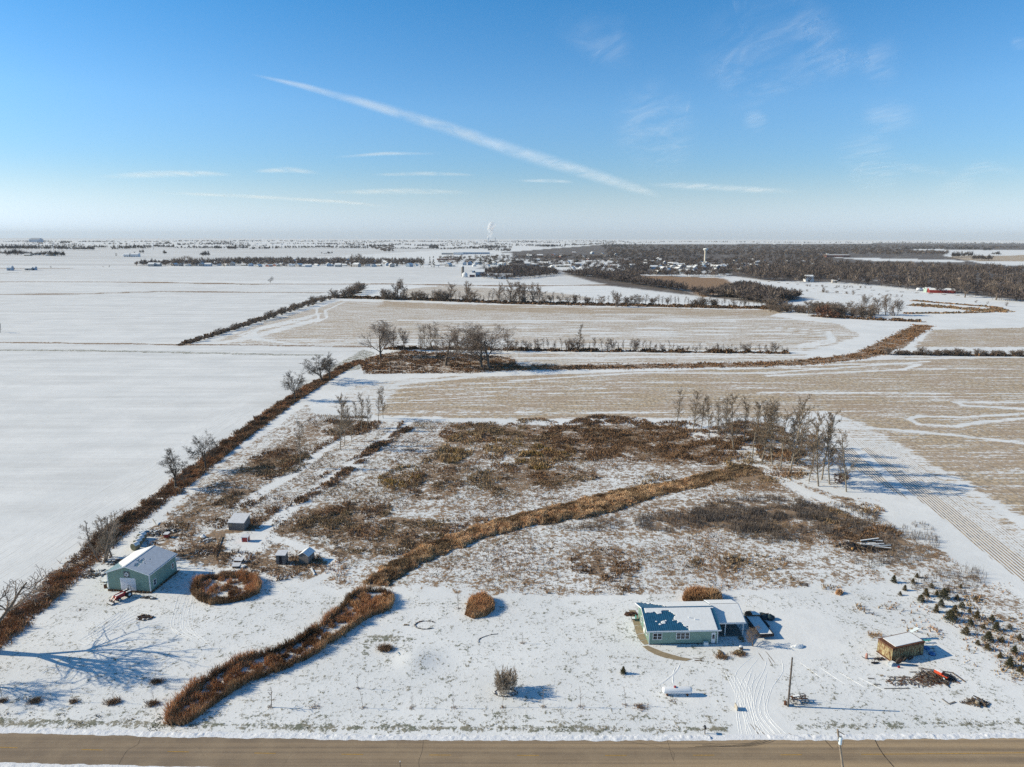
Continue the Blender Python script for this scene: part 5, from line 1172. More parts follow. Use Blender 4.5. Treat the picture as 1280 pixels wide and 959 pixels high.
for i in range(0, 13): y = i*cd/12; rb.box(-.05, y-.03, .15, .001, y+.03, 2.25)
tag(rb.build('wall_rib', M['yellow_rust'], sh), kind='stuff')
MB().box(-.1, -.1, 2.36, cw_+.1, cd+.1, 2.5).build('roof', M['rust'], sh)
MB().box(.75, .18, 2.503, cw_-.15, cd-.15, 2.58).build('roof_snow', M['snow'], sh)
MB().box(-.15, -.1, 0, .1, cd+.1, .12).box(cw_-.1, -.1, 0, cw_+.1, cd+.1, .12).box(.1, -.06, .02, cw_-.1, .02, .12).build('skid_rail', M['rust'], sh)
dr = MB().box(-.09, .5, .3, -.055, 2.5, 2.1).build('side_door', M['yellow_rust'], sh); MB().box(-.12, .7, 1.1, -.092, .8, 1.3).build('handle', M['rust'], dr)
MB().box(cw_-1.1, -.09, .35, cw_-.55, -.055, .65).build('hatch', M['dark'], sh)
def wheel(name, label, x, y, r, w, tilt, rz, mat='black_rubber', rim='rust', group=None, cat='wheel', parts=True):
    o = thing(name, label, cat, (x, y, 0), rz, group); ax = Vector((0, math.cos(tilt), math.sin(tilt)))
    c = (0, 0, r*abs(math.cos(tilt))+w*abs(math.sin(tilt)))
    MB().ring(c, ax, r-w*.5, w*.5, 22, 7).build('tyre', M[mat], o, True)
    if parts: MB().tube(Vector(c)-ax*.05, Vector(c)+ax*.05, r-w*.8, r-w*.8, 16).build('rim', M[rim], o)
    return o
wp = G(1123.5, 831); wheel('tractor_wheel', 'big tractor wheel leaning on the front of the rusty yellow shed', wp[0], wp[1], .74, .3, .25, ang)
wp = G(1131, 827.5); wheel('rubber_hoop', 'dark tyre right beside the big tractor wheel', wp[0], wp[1], .5, .26, .35, ang+.2, parts=False)
wp = G(1137.5, 826); wheel('rubber_hoop', 'dark tyre furthest right of the three at the yellow shed', wp[0], wp[1], .52, .28, .3, ang-.1, parts=False)
def board(name, label, cat, a, b, z0, z1, w, t, mat, group=None):
    A = G(*a); B = G(*b); o = MB().obox((A[0], A[1], z0), (B[0]-A[0], B[1]-A[1], z1-z0), w/2, t/2).build(name, M[mat]); return tag(o, label, cat, group)
board('metal_sheet', 'teal metal sheet sticking out behind the right end of the yellow shed', 'sheet', (1150,804), (1163,803.4), .5, .5, .35, .05, 'teal'); board('metal_sheet', 'snowy sheet leaning behind the yellow shed roof', 'sheet', (1128,799), (1146,797), .6, 1.9, .6, .05, 'pale_metal')
def junk(name, label, cat, px, parts, rz=0, group=None):
    g = G(*px); o = thing(name, label, cat, (g[0], g[1], float(terrain(*g))), rz, group)
    for nm, mbb, mt in parts: mbb.build(nm, M[mt] if isinstance(mt, str) else mt, o)
    return o
junk('wheelbarrow', 'blue tarp bundle in the shadow right of the yellow shed', 'bundle', (1158,813), [('tub', MB().lathe((0, 0, .15), [(.2, 0), (.5, .15), (.55, .4), (.3, .42)], 10), 'blue_tarp'), ('handle', MB().tube((.3, 0, .3), (1.6, .2, .25), .04), 'dark')])
junk('plastic_sled', 'upturned blue tub near the shed shadow, lower of the two', 'tub', (1165,818), [('tub', MB().lathe((0, 0, .0), [(.55, 0), (.5, .2), (.35, .36), (.1, .4)], 10), 'blue_tarp'), ('rim', MB().ring((0, 0, .03), (0, 0, 1), .55, .05, 14, 5), 'dark')])
junk('gas_bottle', 'small rusty pink gas bottle standing left of the yellow shed', 'gas bottle', (1083,823), [('bottle_body', MB().lathe((0, 0, 0), [(.16, 0), (.2, .1), (.2, .75), (.1, .95), (.05, 1.05)], 12), simple('pink_rust', (.42, .22, .18), .7, .3)), ('base_ring', MB().lathe((0, 0, -.02), [(.22, 0), (.22, .08)], 12), 'rust')])
rj = random.Random(9)
def scatter_boards(lst):
    for (a, b, w, l) in lst: board('board', l, 'board', a, b, .06, .08, w, .06, 'old_wood', 'loose boards on the snow below the yellow shed')
scatter_boards([((1085,848.5),(1093,848.8),.22,'short grey board at the left of the loose boards'), ((1137,840.5),(1146,840.3),.18,'single board right below the big tractor wheel'), ((1092,855.5),(1100,856),.15,'short dark board in the second row from the left'), ((1105,861),(1137,861),.12,'long thin board lowest on the snow'), ((1110,851.2),(1140,849.8),.14,'long thin board pointing at the brush pile'), ((1118,846.5),(1133,847),.12,'thin board above the long thin one'),
    ((1177.5,874),(1186,880.5),.18,'left arm of the V of two boards by the road'), ((1186,880.5),(1194,877.8),.24,'right arm of the V of two boards by the road'), ((1163,874),(1168,876.5),.15,'stub of board left of the V of boards')])
junk('tyre_and_iron', 'dark iron scrap lying below left of the yellow shed', 'scrap', (1092,829.5), [('lump', MB().lump((0, 0, .12), .45, .25, .2, rj).lump((.6, .1, .1), .3, .2, .15, rj), 'dark'), ('bar', MB().tube((-.4, .1, .2), (1.1, .2, .15), .04).tube((-.2, -.2, .1), (.4, .4, .35), .04), 'rust')])
junk('iron_hook', 'curved dark runner by the pink gas bottle', 'scrap', (1077,822), [('runner', MB().path([(0, 0, .3), (.15, -.1, .1), (.5, -.25, .06), (1.0, -.3, .08)], .05), 'dark')])
junk('scrap_heap', 'low heap of rusty iron in front of the yellow shed side', 'scrap', (1098,824.5), [('bar', MB().tube((-.9, 0, .1), (.9, .3, .25), .05).tube((-.5, .3, .2), (.8, -.3, .1), .05).tube((0, -.4, .1), (.3, .5, .4), .04), 'rust'), ('lump', MB().lump((0, 0, .1), .5, .35, .18, rj).lump((.8, .1, .1), .3, .3, .16, rj), 'dark')])
junk('metal_cabinet', 'grey metal cabinet lying half in snow below the yellow shed', 'cabinet', (1112,832.5), [('cabinet_box', MB().box(0, -.3, 0, 1.0, .3, .45), 'grey_metal'), ('snow_cap', MB().box(-.02, -.32, .452, 1.02, .1, .52), 'snow')], .7)
junk('fuel_can', 'small red can on the snow in front of the tractor wheel', 'can', (1123.5,834.8), [('can_body', MB().box(-.15, -.12, 0, .15, .12, .3), 'red_paint'), ('spout', MB().tube((.1, 0, .3), (.2, 0, .4), .03), 'dark')])
junk('wood_offcut', 'small orange offcut of wood on the open snow', 'wood', (1100,844.7), [('block', MB().obox((0, 0, .06), (.45, -.1, .1), .1, .06), 'warm_wood'), ('bark_strip', MB().obox((.3, -.1, .1), (.2, -.1, 0), .05, .03), 'rust')])
# ================================================================== BURN PILE WITH RED MACHINE
g = G(1176, 847); rm = thing('red_tractor', 'small bright red garden tractor on the burn pile', 'garden tractor', (g[0], g[1], .15), -1.0)
MB().box(-1.0, -.33, .4, .15, .33, .85).box(.15, -.28, .35, 1.0, .28, .55).build('body', M['orange_red'], rm)
MB().box(-.98, -.28, .853, .1, .28, .9).build('snow_cap', M['snow'], rm)
MB().box(.45, -.25, .56, .9, .25, .68).box(.85, -.25, .68, .97, .25, 1.0).build('seat', M['dark'], rm)
MB().tube((.1, 0, .8), (.25, 0, 1.05), .03).ring((.27, 0, 1.07), (.4, 0, 1), .17, .02, 14, 5).build('steering_wheel', M['dark'], rm)
for (x, y, r_) in ((-.7, .42, .22), (-.7, -.42, .22), (.65, .45, .32), (.65, -.45, .32)):
    w_ = MB().ring((x, y, r_-.1), (0, 1, 0), r_*.68, r_*.32, 16, 6).build('wheel', M['black_rubber'], rm); MB().tube((x, y-.06, r_-.1), (x, y+.06, r_-.1), r_*.45, r_*.45, 10).build('rim', M['pale_metal'], w_)
def stick_pile(name, label, cat, px, rx, ry, n, h, mats, seed, ll=(.5, 1.6), th=.03):
    r_ = random.Random(seed); g = G(*px); mm = [MB() for _ in mats]
    for i in range(n):
        a = r_.uniform(0, 6.28); q = r_.random()**.6; x = math.cos(a)*rx*q; y = math.sin(a)*ry*q; z = .05+h*(1-q)*r_.random(); L = r_.uniform(*ll); b = r_.uniform(0, 3.14)
        mm[r_.randrange(len(mats))].obox((x-L/2*math.cos(b), y-L/2*math.sin(b), z), (L*math.cos(b), L*math.sin(b), r_.uniform(-.15, .3)*h), th*r_.uniform(.5, 1.6), th*r_.uniform(.5, 1.3))
    o = thing(name, label, cat, (g[0], g[1], float(terrain(*g))))
    for m_, mt in zip(mm, mats): tag(m_.build('stick', M[mt], o), kind='stuff')
    return o
stick_pile('burn_pile', 'burnt brush pile of sticks around the red tractor', 'brush pile', (1170,847), 3.2, 1.9, 260, .5, ['brown_wood', 'rust', 'old_wood', 'dark'], 1, (.3, 1.3), .035)
stick_pile('brush_scraps', 'scattered boards and sticks between the yellow shed and the burn pile', 'debris', (1140,852), 4.6, 1.4, 130, .12, ['old_wood', 'brown_wood', 'rust'], 2, (.25, 1.2), .035)
board('long_pole', 'curved dark pole right of the burn pile', 'pole', (1190,843), (1207,853), .3, .05, .16, .1, 'brown_wood'); board('long_pole', 'short dark pole below the red tractor', 'pole', (1180,855), (1187,860), .3, .05, .14, .1, 'dark'); board('long_pole', 'thin long pole behind the burn pile', 'pole', (1148,836), (1192,842), .2, .15, .1, .08, 'brown_wood')
stick_pile('root_pile', 'dark pile of branches with blue pieces near the bottom right', 'brush pile', (1222,879), 1.6, .8, 70, .7, ['brown_wood', 'dark', 'old_wood'], 3, (.5, 1.4), .05)
junk('stump', 'brown stump in the pile of branches near the bottom right', 'stump', (1221,881), [('stump_body', MB().lathe((0, 0, 0), [(.42, 0), (.3, .25), (.28, .6), (.22, .62)], 9), 'warm_wood'), ('cut_face', MB().lathe((0, 0, .62), [(.21, 0), (.2, .02)], 9), 'tan_wall')]); board('long_pole', 'dark pole lying across the pile of branches bottom right', 'pole', (1216,873), (1235,880), .5, .2, .16, .12, 'dark')
stick_pile('twig_ring', 'sparse ring of twigs left of the pile with the stump', 'brush pile', (1207,879), .9, .5, 30, .1, ['brown_wood'], 4, (.2, .6), .03)
# log pile
g = G(1085, 684); lp = thing('log_pile', 'pile of snow covered logs in the rough grass at the right', 'log pile', (g[0], g[1], 0), .03)
for i in range(11):
    x, y, z = rj.uniform(-2.5, .8), rj.uniform(-1.3, 1.3), rj.uniform(.25, 1.1); L = rj.uniform(3, 5.5); a = rj.uniform(-.25, .2); d = Vector((L*math.cos(a), L*math.sin(a), rj.uniform(-.2, .25))); r_ = rj.uniform(.16, .28)
    lg = MB().tube((x, y, z), Vector((x, y, z))+d, r_, r_*.8, 9).build('log', M['brown_wood'], lp)
    MB().obox(Vector((x, y, z+r_*.9)), d*.96, r_*.55, .05).build('snow_cap', M['snow'], lg)
MB().lathe((-4.4, -1.3, 0), [(.25, 0), (.25, .5), (.2, .52)], 8).build('log_end', simple('fresh_cut', (.6, .33, .12), .8), lp)
stick_pile('brush_heap', 'tangle of sticks under the snowy log pile', 'brush pile', (1078,684), 5.5, 2.6, 170, 1.0, ['brown_wood', 'dark'], 6, (.8, 2.4), .06)
junk('pallet', 'dark broken pallet lying in the snow behind the house, to the right', 'pallet', (999,732), [('slat', MB().box(0, 0, .1, 1.8, .12, .18).box(0, .5, .1, 1.8, .62, .18).box(0, 1.0, .1, 1.8, 1.12, .18), 'brown_wood'), ('runner', MB().box(.1, -.1, 0, .25, 1.3, .1).box(1.5, -.1, 0, 1.65, 1.3, .1), 'dark')], -.3)
board('plank', 'thin plank standing by the dead weeds behind the yellow shed', 'board', (1085,794.5), (1091,797), .3, .08, .2, .08, 'warm_wood')
tuf = strip_pts([(1086,795),(1102,795)], 1.4, 18, np.random.RandomState(8)); tag(blades('weed_clump', tuf, np.full(len(tuf), .5), np.full(len(tuf), .07), mixc(BRN, TAN, np.random.RandomState(1).rand(len(tuf))), 3, .5, 3), 'clump of dead weeds on the snow behind the yellow shed', 'weeds', kind='stuff')
# ================================================================== TRAILER, TREE AND CLUTTER BESIDE THE HOUSE
g = G(957, 797.5); tl = thing('flatbed_trailer', 'dark flatbed trailer covered with snow right of the house', 'trailer', (g[0], g[1], 0), R(4))
MB().box(-1.25, -.2, .62, 1.25, 6.0, .78).build('deck', M['brown_wood'], tl); MB().box(-1.16, -.1, .783, 1.16, 5.9, .88).build('snow_cap', M['snow'], tl)
for x in (-1.33, 1.255): MB().box(x, -.25, .5, x+.08, 6.05, .95).build('side_rail', M['dark'], tl)
MB().box(-1.33, -.36, .45, 1.33, -.252, .98).build('tail_gate', M['dark'], tl)
MB().box(-1.2, -.42, .55, -.2, -.365, .62).box(.3, -.42, .5, 1.1, -.365, .56).build('rust_bar', M['rust'], tl)
for x in (-1.5, 1.5):
    for y in (2.6, 3.5):
        w_ = MB().ring((x, y, .4), (1, 0, 0), .27, .13, 16, 6).build('wheel', M['black_rubber'], tl); MB().tube((x-.05, y, .4), (x+.05, y, .4), .18, .18, 10).build('rim', M['steel'], w_)
for x in (-1.5, 1.5): MB().obox((x, 2.0, .88), (0, 2.1, 0), .2, .03).build('mudguard', M['dark'], tl)
MB().obox((-.5, 6.0, .6), (.5, 1.4, 0), .06, .06).obox((.5, 6.0, .6), (-.5, 1.4, 0), .06, .06).build('tow_bar', M['dark'], tl)
g = G(934, 776); cb = thing('old_wagon', 'dark old wagon half hidden behind the porch roof corner', 'wagon', (g[0], g[1], 0), R(3))
MB().box(0, 0, .5, 2.5, 1.3, 1.1).build('box_body', M['brown_wood'], cb); MB().box(.95, .1, 1.103, 2.45, 1.25, 1.2).build('snow_cap', M['snow'], cb); MB().box(.1, .2, 1.1, .9, 1.1, 1.35).build('load', M['rust'], cb)
for x in (.3, 2.2): MB().ring((x, -.08, .4), (0, 1, 0), .32, .07, 14, 5).build('wheel', M['black_rubber'], cb)
for x in (.3, 2.2): MB().ring((x, 1.38, .4), (0, 1, 0), .32, .07, 14, 5).build('wheel', M['black_rubber'], cb)
g = G(946, 775.5); tp_ = thing('tarp_heap', 'dark blue green tarp heap behind the snowy trailer', 'tarp', (g[0], g[1], 0))
M['dark_tarp'] = simple('dark_tarp', (.02, .045, .06), .6, .3); r_ = random.Random(4); MB().lump((1.2, .6, .4), 1.5, .7, .75, r_, 12, 7, .12).lump((2.6, .4, .3), .9, .7, .7, r_, 10, 6, .12).build('tarp_sheet', M['dark_tarp'], tp_, True); MB().obox((-.2, .1, 1.0), (2.6, .5, .1), .05, .05).build('ridge_pole', M['brown_wood'], tp_)
g = G(906, 776); stick_pile('porch_rubble', 'brown leaf litter beside the porch corner', 'debris', (927,799), .5, .9, 50, .15, ['warm_wood', 'brown_wood'], 11, (.2, .5), .04)
stick_pile('leaf_row', 'row of pale brown leaf litter in front of the house corner', 'debris', (901,818), .35, 1.1, 90, .25, ['warm_wood', 'brown_wood', 'hay'], 12, (.15, .5), .05)
stick_pile('flower_bed', 'snowy heap of tan stalks left of the small tree', 'plant', (924,817), 1.0, .6, 90, .6, ['hay', 'brown_wood', 'warm_wood'], 13, (.3, .8), .03)
junk('snow_stone', 'white snow capped block behind the heap of tan stalks', 'stone', (926,812), [('stone_body', MB().lump((0, 0, .3), .35, .3, .4, rj), 'stone'), ('snow_cap', MB().lump((0, 0, .6), .36, .3, .16, rj), 'snow')])
r_ = random.Random(6); junk('snow_heap', 'small heap of shovelled snow right of the small tree', 'snow heap', (996,809), [('heap', MB().lump((0, 0, .1), 1.1, .55, .42, r_, 12, 7, .18).lump((.7, .2, .1), .5, .4, .35, r_, 9, 6, .2), 'snow')])
junk('garden_bench', 'dark bench with white cushion against the left wall of the house', 'bench', (793,777), [('seat', MB().box(-.5, 0, .35, .3, .9, .42), 'dark'), ('cushion', MB().box(-.4, .1, .423, .2, .8, .5), 'snow'), ('backrest', MB().box(.3, 0, .35, .36, .9, .9), 'teal'), ('leg', MB().box(-.5, 0, 0, -.44, .06, .35).box(.24, .84, 0, .3, .9, .35), 'dark')])
stick_pile('garden_clutter', 'brown clutter of pots and sticks at the back left corner of the house', 'debris', (789,768), 1.2, .7, 70, .35, ['brown_wood', 'rust', 'dark'], 14, (.3, .9), .05)
# ================================================================== STONE RINGS ON THE LAWN
def stone_ring(name, label, px, rx, ry, n, seed, s=.14, arc=(0, 6.283), snow=.5):
    r_ = random.Random(seed); g = G(*px); o = thing(name, label, 'stone ring', (g[0], g[1], 0))
    for i in range(n):
        a = arc[0]+(arc[1]-arc[0])*i/n; x, y = math.cos(a)*rx, math.sin(a)*ry; k = s*r_.uniform(.6, 1.3)
        st = MB().lump((x, y, k*.4), k*1.2, k, k*.8, r_, 6, 4, .25).build('stone', M['stone'] if r_.random() > .25 else M['rust'], o)
        if r_.random() < snow: MB().lump((x, y, k*1.0), k*.9, k*.8, k*.3, r_, 6, 3, .1).build('snow_cap', M['snow'], st)
    return o
stone_ring('stone_ring', 'ring of dark stones with snowy centre in the middle of the lawn', (532,781.5), 1.95, 1.35, 30, 1, .13, (.6, 5.6), .3)
stone_ring('fire_pit', 'rusty fire pit ring in front of the metal barn', (181,772.5), 1.35, .85, 22, 2, .2, (0, 6.283), .3)
stone_ring('stone_ring', 'ring of stones around the big bare shrub', (632,866), 1.8, .95, 40, 3, .14, (0, 6.283), .6)
stone_ring('stone_ring', 'faint half buried oval of stones on the open lawn', (633,802), 5.0, 2.5, 34, 4, .1, (1.9, 3.3), .8)
stick_pile('fire_ashes', 'charred sticks inside the fire pit ring', 'debris', (181,772.5), 1.1, .6, 45, .15, ['rust', 'brown_wood', 'dark'], 21, (.2, .7), .04)
stick_pile('dead_plant', 'dark dead plant heap on the mound of the lawn', 'plant', (483,812), .8, .5, 90, .5, ['brown_wood', 'dark', 'hay'], 22, (.3, .7), .03)
stick_pile('dead_leaves', 'small brown heap left of the stone ring on the lawn', 'debris', (508,781.5), .5, .15, 24, .12, ['brown_wood', 'warm_wood'], 23, (.15, .35), .04)
board('pipe', 'dark blue pipe lying on the lawn below the mound', 'pipe', (497.5,816.5), (507.5,827), .22, .12, .1, .1, 'blue_metal')
# ================================================================== RED LOADER TRACTOR
g = G(155, 747.5); trc = thing('compact_tractor', 'dark red compact tractor with front bucket parked before the barn door', 'tractor', (g[0], g[1], 0), math.radians(-118))
# local x forward
MB().box(-.2, -.36, .55, 1.7, .36, 1.15).box(1.68, -.34, .6, 1.82, .34, 1.1).build('bonnet', M['red_paint'], trc); MB().box(0, -.3, 1.153, 1.6, .3, 1.21).build('snow_cap', M['snow'], trc)
for y in (-.68, .68):
    w_ = MB().ring((-.75, y, .62), (0, 1, 0), .42, .2, 20, 7).build('wheel', M['black_rubber'], trc); MB().tube((-.75, y-.12, .62), (-.75, y+.12, .62), .28, .28, 12).build('rim', M['pale_metal'], w_)
    w_ = MB().ring((1.25, y*.85, .38), (0, 1, 0), .26, .12, 16, 6).build('wheel', M['black_rubber'], trc); MB().tube((1.25, y*.85-.08, .38), (1.25, y*.85+.08, .38), .17, .17, 10).build('rim', M['pale_metal'], w_)
    MB().box(-1.35, y*.75-.2, 1.15, -.25, y*.75+.2, 1.22).build('fender', M['red_paint'], trc); MB().box(-1.3, y*.75-.18, 1.223, -.3, y*.75+.18, 1.27).build('snow_cap', M['snow'], trc)
    MB().obox((-.2, y*.62, 1.25), (1.9, 0, -.1), .07, .1).obox((1.7, y*.62, 1.15), (.75, 0, -.75), .07, .09).build('loader_arm', M['red_paint'], trc)
MB().box(-1.0, -.25, 1.0, -.5, .25, 1.15).box(-1.1, -.25, 1.15, -1.0, .25, 1.6).build('seat', M['dark'], trc)
MB().tube((-.25, 0, 1.1), (-.4, 0, 1.5), .03).ring((-.42, 0, 1.52), (-.4, 0, 1), .19, .02, 14, 5).build('steering_wheel', M['dark'], trc)
MB().prism([(2.35, .08), (3.0, .04), (3.02, .1), (2.5, .2), (2.45, .65), (2.35, .7)], -.8, .8).build('bucket', M['dark'], trc); MB().box(2.5, -.75, .2, 2.95, .75, .3).build('snow_cap', M['snow'], trc)
MB().box(-1.4, -.4, .4, -.1, .4, 1.0).box(-.1, -.2, .4, 1.6, .2, .56).build('chassis', M['dark'], trc)
MB().tube((-1.35, -.45, .9), (-1.35, -.45, 2.0), .04).tube((-1.35, .45, .9), (-1.35, .45, 2.0), .04).tube((-1.35, -.45, 2.0), (-1.35, .45, 2.0), .04).build('roll_bar', M['dark'], trc)
o = stick_pile('stone_heap', 'low heap of stones and snow right of the red tractor', 'stone heap', (184,747.5), 1.3, .35, 40, .25, ['stone', 'dark'], 31, (.15, .35), .1)
junk('snow_block', 'snow covered junk at the end of the stone heap', 'stone heap', (190,749), [('stone_body', MB().lump((0, 0, .15), .4, .3, .25, rj).lump((.6, .1, .1), .3, .3, .2, rj), 'stone'), ('snow_cap', MB().lump((0, 0, .35), .35, .25, .1, rj), 'snow')])
junk('fuel_barrel', 'rusty barrel at the left corner of the metal barn', 'barrel', (132,735), [('barrel_body', MB().lathe((0, 0, 0), [(.3, 0), (.3, .9), (.28, .92)], 14), 'rust'), ('snow_cap', MB().lathe((0, 0, .925), [(.28, 0), (.2, .08)], 14), 'snow')])
junk('wood_pallet', 'snowy pallet leaning at the left side of the metal barn', 'pallet', (130,729), [('slat', MB().box(-.5, 0, .2, .5, .9, .28), 'brown_wood'), ('snow_cap', MB().box(-.5, .0, .283, .5, .9, .36), 'snow')])
# ================================================================== ROUND BALES BEHIND THE BARN
BL = ['nearest and largest round bale of the row behind the barn', 'second round bale of the row behind the barn', 'third round bale of the row behind the barn', 'farthest round bale of the row behind the barn']
for (x, y, r_), l in zip([(170,687,.85),(173,682,.8),(176,678,.78),(178.5,674,.8)], BL):
    g = G(x, y); b = thing('round_bale', l, 'bale', (g[0], g[1], 0), math.radians(-20), 'round bales behind the barn')
    MB().tube((0, -.7, r_), (0, .6, r_), r_, r_, 20).build('hay_roll', M['hay'], b, False)
    MB().tube((0, -.72, r_), (0, -.701, r_), r_*.97, r_*.97, 20).build('end_face', M['wrap'], b)
    m_ = MB(); n = 8; vs = []
    for yy in (-.7, .6):
        for i in range(n+1):
            a = math.radians(25+130*i/n); vs += [(math.cos(a)*(r_+.01), yy, r_+math.sin(a)*(r_+.01)), (math.cos(a)*(r_+.01+.1*math.sin(math.pi*i/n)), yy, r_+math.sin(a)*(r_+.01+.1*math.sin(math.pi*i/n)))]
    k = 2*(n+1); m_.add(vs, [(2*i+1, 2*i+3, k+2*i+3, k+2*i+1) for i in range(n)]+[(2*i, 2*i+2, 2*i+3, 2*i+1) for i in range(n)]); m_.build('snow_cap', M['snow'], b)
# ================================================================== SMALL SHEDS
def shed(name, label, px, w, d, h0, h1, rz, wall, roofm, cat='shed', door=None, gable=False, snow=True, dside=.25):
    g = G(*px); o = thing(name, label, cat, (g[0], g[1], 0), rz)
    if gable:
        MB().prism([(0, -.05), (w, -.05), (w, h0), (w/2, h1), (0, h0)], 0, d).build('wall', M[wall], o)
        e = .15; q1 = [(-e, -e, h0-.08), (w/2, -e, h1+.03), (w/2, d+e, h1+.03), (-e, d+e, h0-.08)]; q2 = [(w/2, -e, h1+.03), (w+e, -e, h0-.08), (w+e, d+e, h0-.08), (w/2, d+e, h1+.03)]
        r = MB().slab(q1, .04).slab(q2, .04).build('roof', M[roofm], o)
        for q in (q1, q2): MB().slab(up(q, .06), .04).build('roof_snow', M['snow'], r)
        for i in range(8): MB().box(w*i/8+.01, -.03, 0, w*(i+1)/8-.015, -.003, h0-.05).build('board', M[wall], o)
    else:
        MB().add([(0, 0, -.05), (w, 0, -.05), (w, d, -.05), (0, d, -.05), (0, 0, h0), (w, 0, h0), (w, d, h1), (0, d, h1)], [(0, 1, 5, 4), (1, 2, 6, 5), (2, 3, 7, 6), (3, 0, 4, 7), (4, 5, 6, 7)]).build('wall', M[wall], o)
        e = .15; s = (h1-h0)/d; q = [(-e, -e, h0-e*s+.02), (w+e, -e, h0-e*s+.02), (w+e, d+e, h1+e*s+.02), (-e, d+e, h1+e*s+.02)]
        r = MB().slab(q, .05).build('roof', M[roofm], o)
        if snow: MB().slab(up(q, .055), .05).build('roof_snow', M['thin_snow'], r)
        n = max(4, int(w/.22))
        for i in range(n): MB().box(w*i/n+.01, -.03, 0, w*(i+1)/n-.012, -.003, h0-.04).build('board', M[wall], o)
    if door: MB().box(door[0], -.05, .05, door[1], -.034, door[2]).build('doorway', M['dark'], o)
    return o
s_ = shed('plank_shed', 'grey plank shed with pale sloping roof at the back of the yard', (286,663), 3.9, 3.4, 2.0, 2.9, R(-4), 'old_wood', 'grey_metal'); MB().box(.25, -.07, 1.0, .95, -.035, 1.8).build('window', M['warm_wood'], s_)
s_ = shed('outhouse', 'tall narrow grey hut with open dark doorway', (345.5,706), 2.0, 1.8, 2.2, 2.5, R(-2), 'old_wood', 'grey_metal', 'hut', (.65, 1.35, 2.1))
s_ = shed('gable_hut', 'small grey plank hut with snowy gable roof right of the narrow hut', (374,704), 2.3, 2.6, 1.9, 2.6, R(-14), 'old_wood', 'grey_metal', 'hut', None, True)
s_ = shed('chicken_coop', 'small red coop with white corner posts on the cleared snow', (302.5,677.5), 1.4, 1.2, 1.15, 1.3, R(-2), 'red_paint', 'white_trim', 'coop'); MB().box(-.05, -.08, 0, .08, -.035, 1.2).box(1.32, -.08, 0, 1.45, -.035, 1.2).build('corner_post', M['white_trim'], s_)
s_ = shed('beehive_box', 'small red box with snowy lid in the junk beyond the barn', (205,672.5), .95, .9, .85, .95, 0, 'red_paint', 'brown_wood', 'box')
s_ = shed('hutch', 'front low hutch with snowy lid behind the reed ring', (290.5,710.5), 1.4, 1.1, .45, .6, R(3), 'brown_wood', 'white_trim', 'hutch'); s_ = shed('hutch', 'rear low hutch with snowy lid behind the reed ring', (293,703.5), 1.7, 1.1, .55, .7, R(-10), 'brown_wood', 'white_trim', 'hutch')
junk('water_tub', 'round white tub right of the low hutches', 'tub', (303.5,709.5), [('tub_body', MB().lathe((0, 0, 0), [(.5, 0), (.55, .35), (.5, .36)], 14), 'grey_metal'), ('snow_cap', MB().lathe((0, 0, .363), [(.5, 0), (.3, .08)], 14), 'snow')])
# garden fence posts and beds
FP = [(271,700),(266,718),(278,696),(331,686),(322,695),(286,697),(353,712),(335,703),(291,641)]
FL = ['post at the upper left corner of the garden', 'leaning post above the left end of the reed ring', 'post by the brown bush of the garden', 'post at the right end of the cleared snow', 'post between cleared snow and the narrow hut', 'post behind the low hutches', 'post in the weeds below the narrow hut', 'post in the weeds right of the hutches', 'post at the left side of the plank shed']
for (x, y), l in zip(FP, FL):
    g = G(x, y); tag(MB().tube((g[0], g[1], -.1), (g[0]+rj.uniform(-.1, .1), g[1], 1.2), .05, .045, 6).build('garden_post', M['brown_wood']), l, 'post', 'posts of the kitchen garden')
board('garden_rail', 'dark rail edging the cleared snow on its left side', 'rail', (268.5,697), (277,671), .25, .25, .12, .2, 'brown_wood'); board('garden_rail', 'snowy beam on the ground below the narrow hut', 'rail', (389,711), (393,719), .15, .15, .3, .2, 'white_trim')
for (px, rx, ry, n, h, sd, l, cat) in [((195,667),3.5,1.7,110,.7,41,'tangled junk and branches behind the bales','junk pile'), ((212,664),2.5,1.2,70,.5,42,'dark junk heap at the back of the yard, right of the red box','junk pile'), ((186,668),1.6,1.0,50,.4,43,'junk beside the farthest bale','junk pile'), ((252,690),2.6,1.5,80,.4,44,'snow dusted scrap in the yard left of the garden','scrap pile'), ((258,676),2.0,1.1,50,.3,45,'scatter of scrap above the garden rail','scrap pile'), ((118,718),2.6,2.0,70,.5,46,'brush and scrap beside the track left of the barn','brush pile'), ((300,716),4,.7,60,.25,47,'litter just behind the reed ring','debris'), ((148,704),2.4,1.4,60,.6,48,'scrap heap between the barn and the many stemmed tree','scrap pile')]:
    stick_pile('junk_pile', l, cat, px, rx, ry, n, h, ['brown_wood', 'old_wood', 'dark', 'white_trim', 'stone'], sd, (.3, 1.5), .07)
junk('old_boat', 'upturned dark blue boat in the brambles behind the bales', 'boat', (181,667), [('hull', MB().lump((0, 0, .3), 1.5, .6, .4, rj, 12, 6, .06), 'blue_metal'), ('snow_cap', MB().lump((-.2, .1, .62), .9, .3, .12, rj, 10, 4, .1), 'snow')], .3)
junk('log', 'pale log lying in the brambles behind the junk heap', 'log', (193,655), [('log_body', MB().tube((-.8, .9, .9), (.9, -.9, .3), .14, .11, 8), 'tan_wall'), ('branch_stub', MB().tube((0, 0, .6), (.5, .3, .9), .06, .04, 6), 'tan_wall')])
junk('fallen_limb', 'broken pale limb at the foot of the forked hedge tree', 'limb', (219,613), [('limb', MB().path([(0, 0, .9), (.9, -.3, 1.1), (2.0, -.9, .7), (2.7, -1.6, .1)], .12), 'old_wood'), ('branch', MB().path([(0.9, -.3, 1.1), (-.5, -.8, .5), (-1.3, -1.0, .1)], .07), 'old_wood')])
